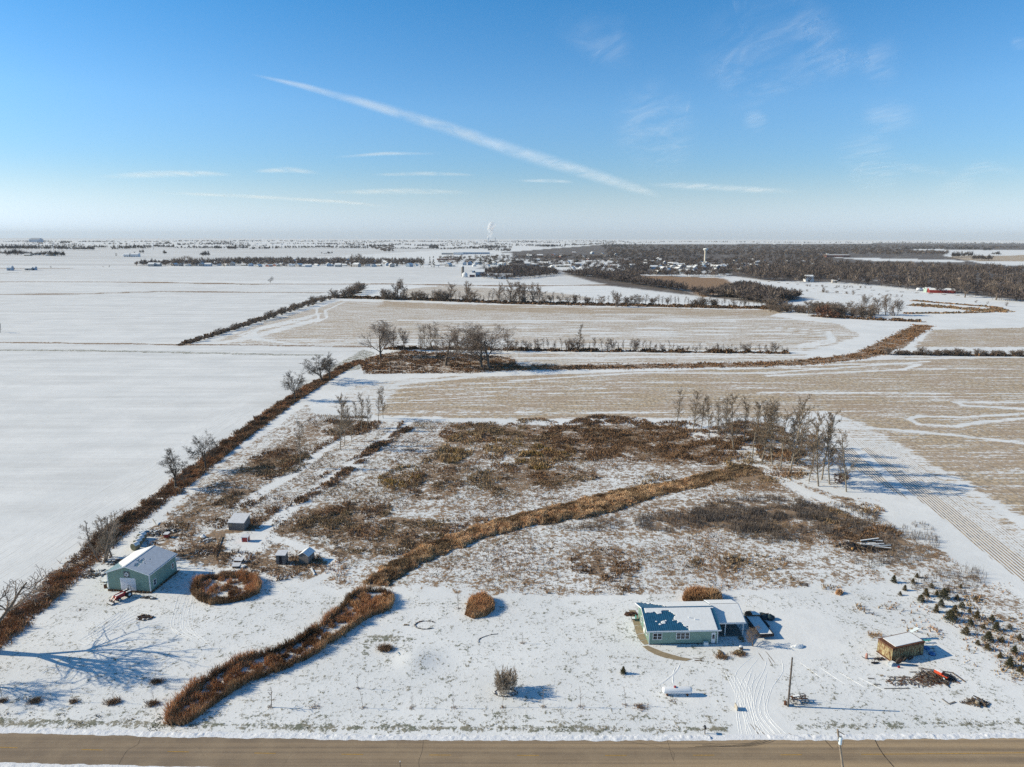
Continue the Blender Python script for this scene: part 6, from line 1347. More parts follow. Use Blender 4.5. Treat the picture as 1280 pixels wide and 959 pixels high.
junk('snow_mound', 'rounded heap with a cone of snow in the yard above the garden rail', 'heap', (254,672), [('heap', MB().lump((0, 0, .15), .8, .6, .4, rj).lump((.1, 0, .5), .3, .3, .35, rj), 'snow'), ('stone_body', MB().lump((.5, -.1, .05), .5, .4, .2, rj), 'stone')])
# ================================================================== THE TOWN AND THE FAR LAND
random.seed(77)
WALLS = [simple('far_wall_%d' % i, c, .8, .05, .1) for i, c in enumerate(((.62, .60, .56), (.42, .40, .38), (.35, .42, .50), (.50, .42, .32), (.30, .13, .10), (.70, .70, .70)))]
M['far_roof_dark'] = simple('far_roof_dark', (.16, .16, .17), .8, .1, .1)
def house_meshes(i, w, d, h, p, wall, lod=True):
    a = MB().prism([(-w/2, -.3), (w/2, -.3), (w/2, h), (0, h+p), (-w/2, h)], 0, d)
    b = MB().slab([(-w/2-.4, -.4, h-.15), (0, -.4, h+p+.1), (0, d+.4, h+p+.1), (-w/2-.4, d+.4, h-.15)], .25).slab([(0, -.4, h+p+.1), (w/2+.4, -.4, h-.15), (w/2+.4, d+.4, h-.15), (0, d+.4, h+p+.1)], .25)
    c = MB()
    for k in range(2):
        for s in (-1, 1): c.box(s*w/2-.04*(s < 0), d*(.2+.45*k), 1.0, s*w/2+.04*(s > 0), d*(.2+.45*k)+1.4, 2.2)
        c.box(-w*.3+k*w*.4, -.05, 1.0, -w*.3+k*w*.4+1.3, -.003, 2.2)
    ms = []
    for nm, m_, mt in (('wall', a, wall), ('snowy_roof', b, M['snow']), ('window', c, M['glass'])):
        me = bpy.data.meshes.new(nm); me.from_pydata([tuple(v) for v in m_.v], [], m_.f); me.materials.append(mt); ms.append((nm, me))
    return ms
HM = [house_meshes(i, random.uniform(8, 11), random.uniform(11, 17), random.choice([2.8, 2.8, 5.2]), random.uniform(1.8, 3), WALLS[i % 6]) for i in range(10)]
WN = ['cream', 'grey', 'blue grey', 'tan', 'brick red', 'white']
def far_house(x, y, label, group, sc=1.0, rz=None, k=None, name='town_house'):
    if k is None: k = random.randrange(10)
    label = label+', '+WN[k % 6]+' walls'
    o = thing(name, label, 'house', (x, y, float(terrain(x, y))), rz if rz is not None else random.choice([0, 1.57, 1.57, .3, -.4, 1.2]), group); o.scale = (sc, sc, sc)
    for nm, me in HM[k]: link(nm, me, o)
    return o
def band(n, x0, x1, ya, yb, label, group, sc=1.0):
    for i in range(n):
        px = x0+(x1-x0)*(i+.5)/n+random.uniform(-.4, .4)*(x1-x0)/n; g = G(px, random.uniform(ya, yb)); far_house(g[0], g[1], label, group, sc*random.uniform(.85, 1.2))
band(13, 186, 320, 332.3, 333.2, 'snow roofed house, left end of the town edge row', 'houses at the left end of the town edge')
band(24, 320, 520, 332.5, 334, 'snow roofed house in the town edge front row', 'houses of the front row of the town edge')
band(20, 240, 520, 329.5, 331.2, 'snow roofed house in the second row behind the town edge', 'houses of the second row of the town edge')
band(14, 330, 520, 327, 328.6, 'snow roofed house in the rear row of the town edge', 'houses of the rear row of the town edge')
band(13, 545, 640, 330, 333.5, 'snow roofed house near the two dark spruces', 'houses right of the dark spruces')
band(20, 640, 800, 325, 338, 'snow roofed house among the trees of the middle of town', 'houses in the middle of town')
band(6, 725, 745, 337, 339.5, 'bright snow roofed house at the edge of the dark woods', 'houses by the wood edge')
band(36, 820, 872, 333, 342.5, 'white roofed house in the cluster left of the water tower', 'houses left of the water tower')
band(14, 870, 905, 329, 341, 'white roofed house near the foot of the water tower', 'houses by the water tower')
band(18, 905, 965, 325, 337, 'white roofed house right of the water tower', 'houses right of the water tower')
band(10, 800, 850, 325, 333, 'white roofed house in the woods behind the cluster', 'houses in the woods behind town')
band(10, 960, 1040, 318, 338, 'lone white roofed house deep in the right hand woods', 'houses in the right hand woods')
band(12, 640, 780, 316, 322, 'small far house on the snow strip behind the town', 'houses on the strip behind town', 1.3)
def big_shed(px, py, w, d, h, p, label, wall, name='long_shed', cat='shed', rz=0, roofm='snow', door=None):
    g = G(px, py); o = thing(name, label, cat, (g[0], g[1], float(terrain(*g))), rz)
    MB().add([(0, 0, -.3), (w, 0, -.3), (w, d, -.3), (0, d, -.3), (0, 0, h), (w, 0, h), (w, d, h), (0, d, h), (0, d/2, h+p), (w, d/2, h+p)], [(0, 1, 5, 4), (1, 2, 6, 9, 5), (2, 3, 7, 6), (3, 0, 4, 8, 7), (4, 5, 9, 8), (8, 9, 6, 7)]).build('wall', wall, o)
    MB().slab([(-.5, -.5, h+.02), (w+.5, -.5, h+.02), (w+.5, d/2, h+p+.15), (-.5, d/2, h+p+.15)], .2).slab([(-.5, d/2, h+p+.15), (w+.5, d/2, h+p+.15), (w+.5, d+.5, h+.02), (-.5, d+.5, h+.02)], .2).build('roof', M[roofm], o)
    n = int(w/9); mm = MB()
    for i in range(max(1, n)): mm.box(4+i*9, -.12, .3, 7+i*9, -.004, min(3, h-.5))
    mm.build('door', M['glass'] if door is None else door, o); return o
big_shed(617, 348.6, 33, 14, 4.5, 4, 'long white farm shed at the right end of the farmstead', WALLS[5]); big_shed(604.5, 346.3, 17, 13, 3.6, 3.2, 'medium white farm shed left of the long one', WALLS[5])
big_shed(594.5, 346, 16, 16, 8.5, 4.5, 'tall blue grey barn of the farmstead with snowy roof', WALLS[2], 'farm_barn', 'barn'); big_shed(587, 346.4, 9, 10, 4, 2.5, 'low dark barn beside the silo', WALLS[4], 'farm_barn', 'barn')
big_shed(590, 341, 13, 10, 4, 2.5, 'small snowy shed behind the tall blue grey barn', WALLS[2])
g = G(578.5, 345.5); sl_ = thing('concrete_silo', 'tall grey silo with dome at the farmstead', 'silo', (g[0], g[1], 0)); MB().tube((0, 0, -.2), (0, 0, 17), 2.5, 2.5, 16).build('silo_body', M['old_wood'], sl_, True); MB().lathe((0, 0, 17), [(2.6, 0), (2.1, 1.2), (1.1, 1.9), (.2, 2.2)], 16).build('dome', M['grey_metal'], sl_)
g = G(581, 346.6); sl_ = thing('grain_bin', 'white grain bin with cone roof in front of the silo', 'grain bin', (g[0], g[1], 0)); MB().tube((0, 0, -.2), (0, 0, 6), 5, 5, 20).build('bin_body', WALLS[5], sl_, True); MB().lathe((0, 0, 6), [(5.2, 0), (.6, 3.2), (.1, 3.5)], 20).build('cone_roof', M['snow'], sl_)
big_shed(552, 318.3, 70, 40, 7, .8, 'long low dark factory behind the town', WALLS[1], 'factory', 'factory'); big_shed(567, 318.5, 38, 40, 10, .8, 'white block of the factory behind the town', WALLS[5], 'factory', 'factory'); big_shed(577, 317.8, 120, 50, 8, .8, 'longest pale factory hall behind the town', WALLS[2], 'factory', 'factory')
big_shed(546, 325, 60, 20, 4, .8, 'low reddish shop building behind the spruces', WALLS[4], 'shop', 'shop'); big_shed(665, 332.5, 45, 18, 4, 1, 'long low building beside the town road', WALLS[1], 'shop', 'shop'); big_shed(695, 334, 34, 16, 4, 1, 'pale low building right of the town road', WALLS[3], 'shop', 'shop')
big_shed(903, 339, 42, 22, 4, 1, 'pale yellow flat building right of the water tower', simple('ochre', (.62, .46, .22), .8), 'shop', 'shop'); big_shed(880, 336, 34, 22, 4, 1, 'white flat building at the foot of the water tower', WALLS[5], 'shop', 'shop')
big_shed(928, 337, 30, 20, 4, 1, 'long low snow roofed building right of the yellow one', WALLS[1], 'shop', 'shop')
# far left farmsteads
big_shed(154.5, 321.2, 20, 16, 8, 6, 'left white barn of the far farm on the plain', WALLS[5], 'farm_barn', 'barn'); big_shed(163, 321.2, 28, 16, 9, 5, 'right white barn of the far farm on the plain', WALLS[5], 'farm_barn', 'barn')
big_shed(8.5, 338.4, 10, 8, 6, 4.5, 'grey farmhouse at the left edge beyond the fields', WALLS[2], 'farmhouse', 'house'); big_shed(31, 338, 14, 9, 4, 2.5, 'low dark shed of the left edge farm', WALLS[1]); big_shed(39, 337.9, 8, 8, 5, 3, 'grey shed at the right end of the left edge farm', WALLS[2])
big_shed(37, 319, 34, 16, 6, 4, 'white roofed farm building left of the far evergreens', WALLS[0]); big_shed(30, 320, 22, 14, 5, 3, 'low farm building at the far left grove', WALLS[3]); big_shed(57, 320, 30, 14, 5, 3, 'white roofed shed just left of the far evergreens', WALLS[0])
# right distance buildings
big_shed(1007, 352.2, 13.5, 12, 8.5, 2, 'square white barn standing alone in front of the right woods', WALLS[5], 'white_barn', 'barn', R(-3)); big_shed(1045, 351.2, 6, 5, 2.6, 1.2, 'tiny white hut right of the square white barn', WALLS[5], 'hut', 'hut'); big_shed(1041, 353.6, 7, 6, 3, 1.8, 'dark house behind bushes right of the square barn', WALLS[1], 'cottage', 'house')
g = G(1162, 366.3)
qb = thing('quonset_barn', 'long red barn with rounded snowy roof at the edge of the woods', 'barn', (g[0], g[1], 0), R(-14)); QL, QR = 30, 6.5
pr_ = [(QR*math.cos(a), QR*.95*math.sin(a)) for a in np.linspace(0, math.pi, 13)]
def along_x(poly, x0, x1): n = len(poly); return [(x0, y+QR, z) for y, z in poly]+[(x1, y+QR, z) for y, z in poly], [tuple(range(n))[::-1], tuple(range(n, 2*n))]+[(i, (i+1) % n, (i+1) % n+n, i+n) for i in range(n)]
vs, fs = along_x(pr_, 0, QL); MB().add(vs, fs).build('barn_body', M['red_barn'], qb)
pr2 = [((QR+.15)*math.cos(a), (QR+.15)*.95*math.sin(a)) for a in np.linspace(R(38), R(142), 9)]+[((QR-.1)*math.cos(a), (QR-.1)*.95*math.sin(a)) for a in np.linspace(R(142), R(38), 9)]
vs, fs = along_x(pr2, -.3, QL+.3); MB().add(vs, fs).build('roof_snow', M['snow'], qb)
MB().box(QL+.003, 4, 0, QL+.15, 9, 4).build('door', M['pale_metal'], qb); MB().box(QL+.003, 5, 4.3, QL+.1, 8, 5.2).build('vent', M['dark'], qb)
big_shed(1158, 365.6, 6, 7, 4, 2.5, 'pale green shed stuck to the left end of the red barn', simple('pale_green', (.35, .45, .38), .8), 'shed', 'shed')
for i, (x, l) in enumerate(((1146, 'left white tank of the pair left of the red barn'), (1152.5, 'right white tank of the pair left of the red barn'))):
    g = G(x, 363.6); o = thing('storage_tank', l, 'tank', (g[0], g[1], 0)); MB().lathe((0, 0, 2.2), [(.3, -.6), (1.9, 0), (1.9, 6), (.3, 6.6)], 16, 'X').build('tank_body', M['tank_white'], o, True); MB().box(.5, -1.4, 0, 1, 1.4, 1).box(5, -1.4, 0, 5.5, 1.4, 1).build('support', M['dark'], o)
g = G(1044, 323.5); big_shed(1033, 321.6, 90, 40, 8, 1, 'far brick school with snowy roof in the woods', WALLS[4], 'school', 'school')
# water tower
g = G(881, 330); wt = thing('water_tower', 'white water tower with round tank on a single column above the town', 'water tower', (g[0], g[1], 0)); hw = tall(881, 330, 310.2)
MB().lathe((0, 0, -.2), [(5.0, 0), (2.9, 4), (2.7, hw-9), (4.2, hw-6.5)], 20).build('column', simple('cream_steel', (.66, .60, .50), .5, .04), wt, True)
MB().lathe((0, 0, hw-7), [(3.0, 0), (6.2, 1.6), (6.9, 3.6), (6.0, 5.4), (3.5, 6.6), (.8, 7.0)], 24).build('tank_bowl', simple('pale_steel', (.72, .74, .72), .45, .04), wt, True); MB().ring((0, 0, hw-3.5), (0, 0, 1), 7.0, .25, 24, 4).build('catwalk', M['grey_metal'], wt)
# power plant on the horizon with its steam
M['far_steel'] = simple('far_steel', (.35, .38, .42), .7)
for i, (x, l) in enumerate(((610.5, 'left thin stack of the power plant on the horizon'), (619, 'right thin stack of the power plant on the horizon'))):
    g = G(x, 303.6); o = thing('smoke_stack', l, 'chimney', (g[0], g[1], float(terrain(*g)))); h = 68; MB().tube((0, 0, -2), (0, 0, h), 6, 4.5, 10).build('shaft', M['far_steel'], o); MB().tube((0, 0, h), (0, 0, h+2), 5.2, 5.2, 10).build('rim', M['far_roof_dark'], o)
t = NT('steam'); P = t.obj(); n = t.noise(P, .012, 4, .6); lw = t.n('ShaderNodeLayerWeight'); lw.inputs[0].default_value = .35
df = t.n('ShaderNodeBsdfDiffuse'); df.inputs[0].default_value = (.95, .95, .95, 1); trl = t.n('ShaderNodeBsdfTranslucent'); trl.inputs[0].default_value = (.95, .95, .95, 1); tr_ = t.n('ShaderNodeBsdfTransparent'); mx = t.n('ShaderNodeMixShader'); mx.inputs[0].default_value = .5
t.t.links.new(df.outputs[0], mx.inputs[1]); t.t.links.new(trl.outputs[0], mx.inputs[2]); mx2 = t.n('ShaderNodeMixShader')
al = t.math('MULTIPLY', t.math('MULTIPLY', t.sm(lw.outputs['Facing'], 1.0, .35), t.sm(n, .35, .6)), .5); t.put(mx2.inputs[0], al); t.t.links.new(tr_.outputs[0], mx2.inputs[1]); t.t.links.new(mx.outputs[0], mx2.inputs[2]); t.t.links.new(mx2.outputs[0], t.out.inputs[0]); M['steam'] = t.m
g = G(611, 303.6); r_ = random.Random(3); mb = MB()
for k in range(10): f = k/9; mb.lump((f*50+r_.uniform(-15, 15), r_.uniform(-20, 20), 75+f*165), 16+f*38, 16+f*30, 18+f*26, r_, 14, 10, .08)
st = mb.build('steam_plume', M['steam'], None, True); st.location = (g[0], g[1], 0); tag(st, 'pale steam plume rising from the power plant on the horizon', 'steam')
# ------------------------------------------------------------------ distant bare trees, built as loose crowns of twigs
def crown_template(seed, n=46):
    rs = np.random.RandomState(seed); T = []
    v = rs.normal(0, 1, (n, 3)); v[:, 2] = np.abs(v[:, 2])*.9+.05; v /= np.linalg.norm(v, axis=1)[:, None]; r = rs.uniform(.35, 1, n)
    c = v*r[:, None]*np.array([.42, .42, .62])+np.array([0, 0, .36]); d = v*np.array([1, 1, 1.2])+rs.normal(0, .3, (n, 3)); d /= np.linalg.norm(d, axis=1)[:, None]
    s = np.cross(d, rs.normal(0, 1, (n, 3))); s /= np.linalg.norm(s, axis=1)[:, None]
    L = .17; w = .030
    tri = np.stack([c-d*L-s*w, c-d*L*.2+s*w*1.6, c+d*L], 1)
    tk = np.array([[[-.02, 0, -.02], [.02, 0, -.02], [0, 0, .5]], [[0, -.02, -.02], [0, .02, -.02], [0, 0, .5]]])
    return np.concatenate([tri, tk])
TPL = [crown_template(i) for i in range(4)]
def cone_template(seed, n=70):
    rs = np.random.RandomState(seed); z = rs.rand(n); a = rs.uniform(0, 6.28, n); r = (1-z)*.24+.01; c = np.stack([np.cos(a)*r, np.sin(a)*r, z*.95+.04], 1); o = np.stack([np.cos(a), np.sin(a), -.4+0*a], 1); t_ = np.stack([-np.sin(a), np.cos(a), 0*a], 1)
    return np.stack([c-o*.09-t_*.05, c-o*.09+t_*.05, c+o*.05], 1)
CTP = cone_template(3)
def mass(name, X, Y, H, W, label, cat, tint, seed=1, tpl=None, group=None, kind='stuff', var=.3):
    rs = np.random.RandomState(seed); n = len(X); Vs, Cs = [], []; Z = terrain(X, Y)
    tp = TPL if tpl is None else [tpl]
    which = rs.randint(0, len(tp), n); A = rs.uniform(0, 6.28, n)
    for k, T in enumerate(tp):
        i = np.where(which == k)[0]
        if len(i) == 0: continue
        c, s = np.cos(A[i]), np.sin(A[i]); x = T[None, :, :, 0]; y = T[None, :, :, 1]; z = T[None, :, :, 2]
        XX = (x*c[:, None, None]-y*s[:, None, None])*W[i][:, None, None]+X[i][:, None, None]; YY = (x*s[:, None, None]+y*c[:, None, None])*W[i][:, None, None]+Y[i][:, None, None]; ZZ = z*H[i][:, None, None]+Z[i][:, None, None]
        Vs.append(np.stack([XX, YY, ZZ], -1).reshape(-1, 3))
        cc = tint[i] if tint.ndim == 2 else np.repeat(tint[None, :], len(i), 0); cc = cc*rs.uniform(1-var, 1+var, (len(i), 1)); Cs.append(np.repeat(cc, T.shape[0]*3, 0))
    V = np.concatenate(Vs); C = np.concatenate(Cs); k = np.arange(len(V)//3)*3
    me = mesh_np(name, V, np.stack([k, k+1, k+2], 1), 3); at = me.attributes.new('tint', 'FLOAT_COLOR', 'POINT'); at.data.foreach_set('color', np.column_stack([C, np.ones(len(C))]).astype(np.float32).ravel())
    return tag(link(name, me, None, M['tint']), label, cat, group, kind)
def scatter_px(polys, n, rs, lam=1.0):
    """positions inside areas outlined on the survey photo, thinned with distance"""
    out = []
    for P in polys:
        P = np.array(P, float); (x0, y0), (x1, y1) = P.min(0), P.max(0); q = rs.uniform([x0, y0], [x1, y1], (n, 2)); q = q[in_poly(q[:, 0], q[:, 1], P) > 0]; out.append(q)
    q = np.concatenate(out); return np.array([G(*p) for p in q])
GT = np.array([.125, .10, .088]); GT2 = np.array([.09, .073, .068]); GT3 = np.array([.21, .165, .13])
def wood(name, polys, n, seed, label, h=(11, 17), tintf=None, wf=1.0):
    rs = np.random.RandomState(seed); q = scatter_px(polys, n, rs); X, Y = q[:, 0], q[:, 1]
    H = rs.uniform(h[0], h[1], len(X)); W = rs.uniform(9, 14, len(X))*np.clip(Y/1300, 1, 9)**.55*wf
    nz = fbm(X/260, Y/260, seed, 3); f = sstep(.42, .58, nz)[:, None]; f2 = (rs.rand(len(X)) < .12)[:, None]
    t_ = (GT*(1-f)+GT2*f); t_ = np.where(f2, GT3, t_); 
    return mass(name, X, Y, H, W, label, 'woodland', t_, seed)
wood('near_woodland', [[(700,343),(735,347),(800,357),(860,366),(960,380),(1000,374),(960,366),(930,358),(912,362),(880,372),(850,362),(800,352),(795,346),(740,341)]], 8000, 1, 'dark bare woodland around the brown marsh in the distance', (8, 13))
wood('near_woodland', [[(925,345),(960,353),(1050,355),(1100,359),(1180,368),(1205,371),(1290,380),(1500,385),(1500,352),(1290,345),(1100,338),(940,335)]], 2600, 2, 'bare wood edge behind the red barn on the right', (12, 17))
wood('wide_woodland', [[(960,352),(915,344),(905,328),(960,316),(1030,317),(1042,331),(1200,334.5),(1240,337),(1500,342),(1500,352),(1290,345),(1100,345)], [(750,307.5),(1040,306.5),(1215,308),(1280,309),(1560,309),(1560,312),(1290,311.5),(1200,311),(1140,310.5),(1130,314),(1185,316),(1185,319.5),(1040,319.5),(1010,320),(760,321)]], 3600, 3, 'grey woodland rolling away to the right horizon', (12, 18))
wood('town_trees', [[(690,334),(760,342),(800,346),(915,347),(915,326),(860,320),(640,321),(545,323),(550,331),(640,332)]], 1900, 4, 'bare trees growing all through the town', (8, 13))
wood('town_trees', [[(165,332.6),(530,332.8),(530,326.5),(330,325.5),(180,329.5)]], 1500, 5, 'low bare trees among the houses of the town edge', (8, 16), wf=.7)
wood('town_trees', [[(600,348),(640,350),(700,345),(690,338),(640,334),(625,336),(600,343)]], 700, 6, 'trees behind the farmstead sheds', (8, 12))
wood('far_copse', [[(465,308),(492,308),(492,316),(480,316),(465,312)]], 90, 7, 'dark copse far across the plain above the town', (14, 18))
# hedges and tree lines strung across the plain
LN = [(0,312.2,60,312.4,60,17),(60,312.4,118,313.2,50,15),(0,319,28,319,26,13),(28,319.5,60,319.8,18,11),(60,320,82,320.3,16,12),(0,306.5,50,307,16,9),(30,303,90,303.2,18,14),(95,303.4,140,303.6,8,14),(130,306.3,150,306,8,14),(140,312.5,162,311.8,12,12),(193,309.3,218,310,34,14),(222,307.5,233,307,14,14),(264,311.4,312,311.3,34,14),(266,304.6,290,304.2,18,14),(312,312,345,311.4,20,10),(330,311.2,395,310.2,40,12),(395,310,460,311.5,52,14),(458,309.5,492,308.5,30,14),
      (337,305.1,355,304.6,12,13),(395,305.9,480,304.2,50,14),(490,311.5,560,312.0,32,9),(560,312,610,311.5,24,10),(500,303.2,560,303.2,14,14),(120,303.1,300,302.6,30,14),(300,302.4,640,302.6,70,16),(640,302.4,760,301.9,40,16),(780,304.6,860,303,34,16),(600,310,640,311,24,14),(610,314,640,315,18,12),(640,307.5,700,308,20,12),(590,306,640,306,20,14),(640,304.5,700,304.4,16,14),
      (860,303.6,1040,304,60,16),(1040,304.6,1280,305.2,70,16),(1130,312.6,1215,312.2,50,14),(1215,312,1225,312,8,12),(1228,313.5,1240,313.5,14,13),(1190,322,1215,321,26,13),(1215,325,1240,326,20,12),(1240,319,1250,319,6,10),(205,318,208,318,3,12),(175,317,180,317,3,11),(251,320,262,320,10,12),(400,318,420,317,6,6),(735,306.5,770,305,30,15)]
rs = np.random.RandomState(15)
for _ in range(75):
    x_ = rs.uniform(0, 780); y_ = 302.3+9.5*rs.rand()**1.6; LN.append((x_, y_, x_+rs.uniform(5, 60), y_+rs.uniform(-.25, .25), rs.randint(6, 26), rs.uniform(10, 16)))
X = []; Y = []; Hh = []; Ww = []
for (x0, y0, x1, y1, n, h) in LN:
    n = int(n*2.2)
    for k in range(n):
        f = rs.rand(); g = G(x0+(x1-x0)*f, y0+(y1-y0)*f); X.append(g[0]); Y.append(g[1]); Hh.append(h*rs.uniform(.8, 1.9)); Ww.append(rs.uniform(9, 15)*max(1, (x1-x0)/n*g[1]/FOC/11)*1.0)
mass('far_treelines', np.array(X), np.array(Y), np.array(Hh), np.array(Ww), 'thin dark lines of trees strung across the snowy plain to the horizon', 'tree line', np.array([.09, .08, .078]), 16)
# far fields: specks of farms
for i in range(46):
    x = random.uniform(300, 640) if i % 3 else random.uniform(640, 1280); y = random.uniform(302.5, 307); g = G(x, y); far_house(g[0], g[1], 'speck of a farm building far out on the plain', 'far farm buildings of the plain', random.uniform(1.2, 2.2), k=random.choice([0, 5, 5, 0, 1]), name='farm_building')
# trees one can pick out in and before the town
def lone(px, py, top, label, group=None, w=1.0, tint=GT, cone=False, name='bare_tree'):
    g = G(px, py); h = tall(px, py, top); X, Y = np.array([g[0]]), np.array([g[1]])
    if cone: return mass(name, X, Y, np.array([h]), np.array([h*.95*w]), label, 'spruce', np.array([.028, .038, .028]), int(px), CTP, group, None)
    pr = FAR[int(px) % 3]; return plant(pr, g[0], g[1], h, label, 'tree', group, wide=w)
for (x, y, tp, w, l) in ((171,332.5,326,1.4,'leftmost round bare tree of the town edge'), (207,332.6,324,1.2,'round brown tree near the left end of the town edge'), (218,332.8,321,1.3,'left tree of the tall pair over the left houses'), (228,332.8,319,1.3,'tallest tree over the left houses of the town edge'), (240,333,319,1.4,'twin tree right of the tallest over the left houses'), (281,333,320,.9,'lone round tree standing over the town edge'), (359,333.2,319,1.1,'round tree standing over the middle of the town edge'), (440,333.5,317,1.1,'left tree of the tall group over the right houses'), (447,333.5,316,1.1,'middle tree of the tall group over the right houses'), (452,333,317,1.2,'right tree of the tall group over the right houses')):
    lone(x, y, tp, l, 'tall bare trees over the town edge', w)
for (x, y, tp, l) in ((527,335,321,'left one of the two big dark spruces at the town edge'), (537.5,335,321,'middle spire of the right big dark spruce'), (542,335,320.5,'right big dark spruce at the town edge'), (548,335,331,'small dark spruce right of the big ones'), (496,334,327,'small round spruce left of the big dark ones'), (601,333,318.5,'spruce at the left end of the dark row by the town road'), (613,332,321,'first spruce of the dark row'), (619,332,320,'second spruce of the dark row'), (625,332,320,'third spruce of the dark row'), (629,333,321,'fourth spruce of the dark row'), (652,345,333,'dark spruce at the bend of the town road'), (663,330,320,'left spruce of the pair in town'), (669,330,321,'right spruce of the pair in town'), (721,332,321,'tall spruce in the middle of town'), (736,336,327,'spruce between white roofs in town'), (752,327,318,'far spruce in the town woods'), (605,340,328,'dark spruce beside the town road'), (594,322,317,'small far spruce behind the farm')):
    lone(x, y, tp, l, None, 1.0, cone=True, name='spruce_tree')
for i, x in enumerate((63, 65.5, 68, 70.5, 73, 75.5, 78, 80.5)): lone(x, 320.3, 313.5+(i % 2)*.8, 'dark evergreen of the far left grove', 'evergreens of the far left grove', 1.3, cone=True, name='spruce_tree')
for (x, y, tp, w, l) in ((14,337.8,333,1.2,'tree beside the grey farmhouse at the left edge'), (18,337.5,334.5,1.2,'small tree right of the left edge farmhouse'), (145,320.5,316,.9,'dark tree left of the white barns'), (169,319,314,.9,'dark tree right of the white barns'), (54,320,314.5,.8,'dark tree left of the far evergreens'), (22,319.5,314,1.0,'tree in the far left grove'), (8,319.5,315,1.6,'round tree at the left end of the far grove'), (254,320,314,1.2,'round tree alone behind the town edge'), (64,335.3,332.5,1.3,'tiny bush tree on the line right of the left farm'), (129,334.2,332.5,1.8,'low bush on the far ditch'), (119,334.2,333,1.8,'lower bush on the far ditch, left one'), (137,334,331.5,1.3,'round bush tree on the far ditch'),
                          (1220,378.5,375,2.0,'small round bush in the snowy field right of the red barn'), (1235,380,376.5,1.5,'darker bush in the same snowy field'), (1258,383,377,1.2,'thin bush near the right edge in the snowy field'), (1206,372,350,1.5,'big round headed tree at the wood edge right of the red barn'), (1245,375,349,1.6,'pale broad tree at the wood edge near the right side'), (1270,376,352,1.5,'pale tree at the wood edge, rightmost'), (0.5,416,402,.8,'bare tree cut by the left edge in the white field'), (1030,366,358,1.0,'small tree on the hedge before the square barn'), (1066,369,362,1.2,'small tree on the hedge line right of it')):
    lone(x, y, tp, l, None, w)
for i in range(18): x = random.uniform(985, 1130); lone(x, 363.5+(x-985)*.055, 360+(x-985)*.055, 'low bush on the ditch line before the square barn', 'bushes of the ditch line on the right', 1.6)
for i in range(14): x = random.uniform(1005, 1090); lone(x, 357.5+(x-985)*.03, 354.5+(x-985)*.03, 'low bush beside the drive of the square barn', 'bushes by the drive of the square barn', 1.6)
# town road
o = ribbon([G(*p) for p in ((590,339), (604,334), (612,329))], 11, .3, 'town_road', simple('grey_road', (.45, .45, .46), .8)); tag(o, kind='structure')
# distant pylons
for i, (x, y0_, y1_) in enumerate(((67,313,303),(117,312,304),(192,312,303.5),(352,311,304))):
    g = G(x*.62+2 if False else x, y0_); h = tall(x, y0_, y1_); o = thing('radio_mast', ['mast', 'second mast', 'third mast', 'fourth mast'][i]+' standing thin on the far left plain, counted from the left', 'mast', (g[0], g[1], float(terrain(*g)))); MB().tube((0, 0, 0), (0, 0, h), 1.0, .6, 4).build('shaft', M['far_steel'], o); MB().tube((-8, 0, h*.9), (8, 0, h*.9), .7, .7, 4).build('cross_arm', M['far_steel'], o)
big_shed(36.5, 302.9, 130, 90, 34, 20, 'blocky grain elevator on the left horizon', WALLS[2], 'grain_elevator', 'elevator', 0, 'far_steel')
# ================================================================== HIGH THIN CLOUD
def cloud_mat(name, sc, lo, hi, amt, streak=0.0):
    t = NT(name); uv = t.n('ShaderNodeAttribute', attribute_name='fade'); s = t.n('ShaderNodeSeparateColor'); t.put(s.inputs[0], uv.outputs['Color'])
    v = t.scale(t.pos(), (sc, sc*.35, sc), streak); n = t.noise(v, 1.0, 6, .62, .6)
    a = t.math('MULTIPLY', t.math('MULTIPLY', s.outputs[0], t.sm(n, lo, hi)), amt, clamp=True)
    df = t.n('ShaderNodeBsdfDiffuse'); tl = t.n('ShaderNodeBsdfTranslucent'); m1 = t.n('ShaderNodeAddShader'); cx = t.n('ShaderNodeCombineXYZ')
    for q_, w_ in zip(cx.inputs, SUN_DIR): q_.default_value = w_                # ice crystals scatter whichever way the sheet lies
    for nd in (df, tl): nd.inputs[0].default_value = (.74, .78, .84, 1); t.t.links.new(cx.outputs[0], nd.inputs['Normal'])
    tp = t.n('ShaderNodeBsdfTransparent'); m2 = t.n('ShaderNodeMixShader'); t.t.links.new(df.outputs[0], m1.inputs[0]); t.t.links.new(tl.outputs[0], m1.inputs[1]); t.put(m2.inputs[0], a); t.t.links.new(tp.outputs[0], m2.inputs[1]); t.t.links.new(m1.outputs[0], m2.inputs[2]); t.t.links.new(m2.outputs[0], t.out.inputs[0]); return t.m
ALT = 9000.0
def sky_pt(px, py): return (*G(px, py, ALT), ALT)
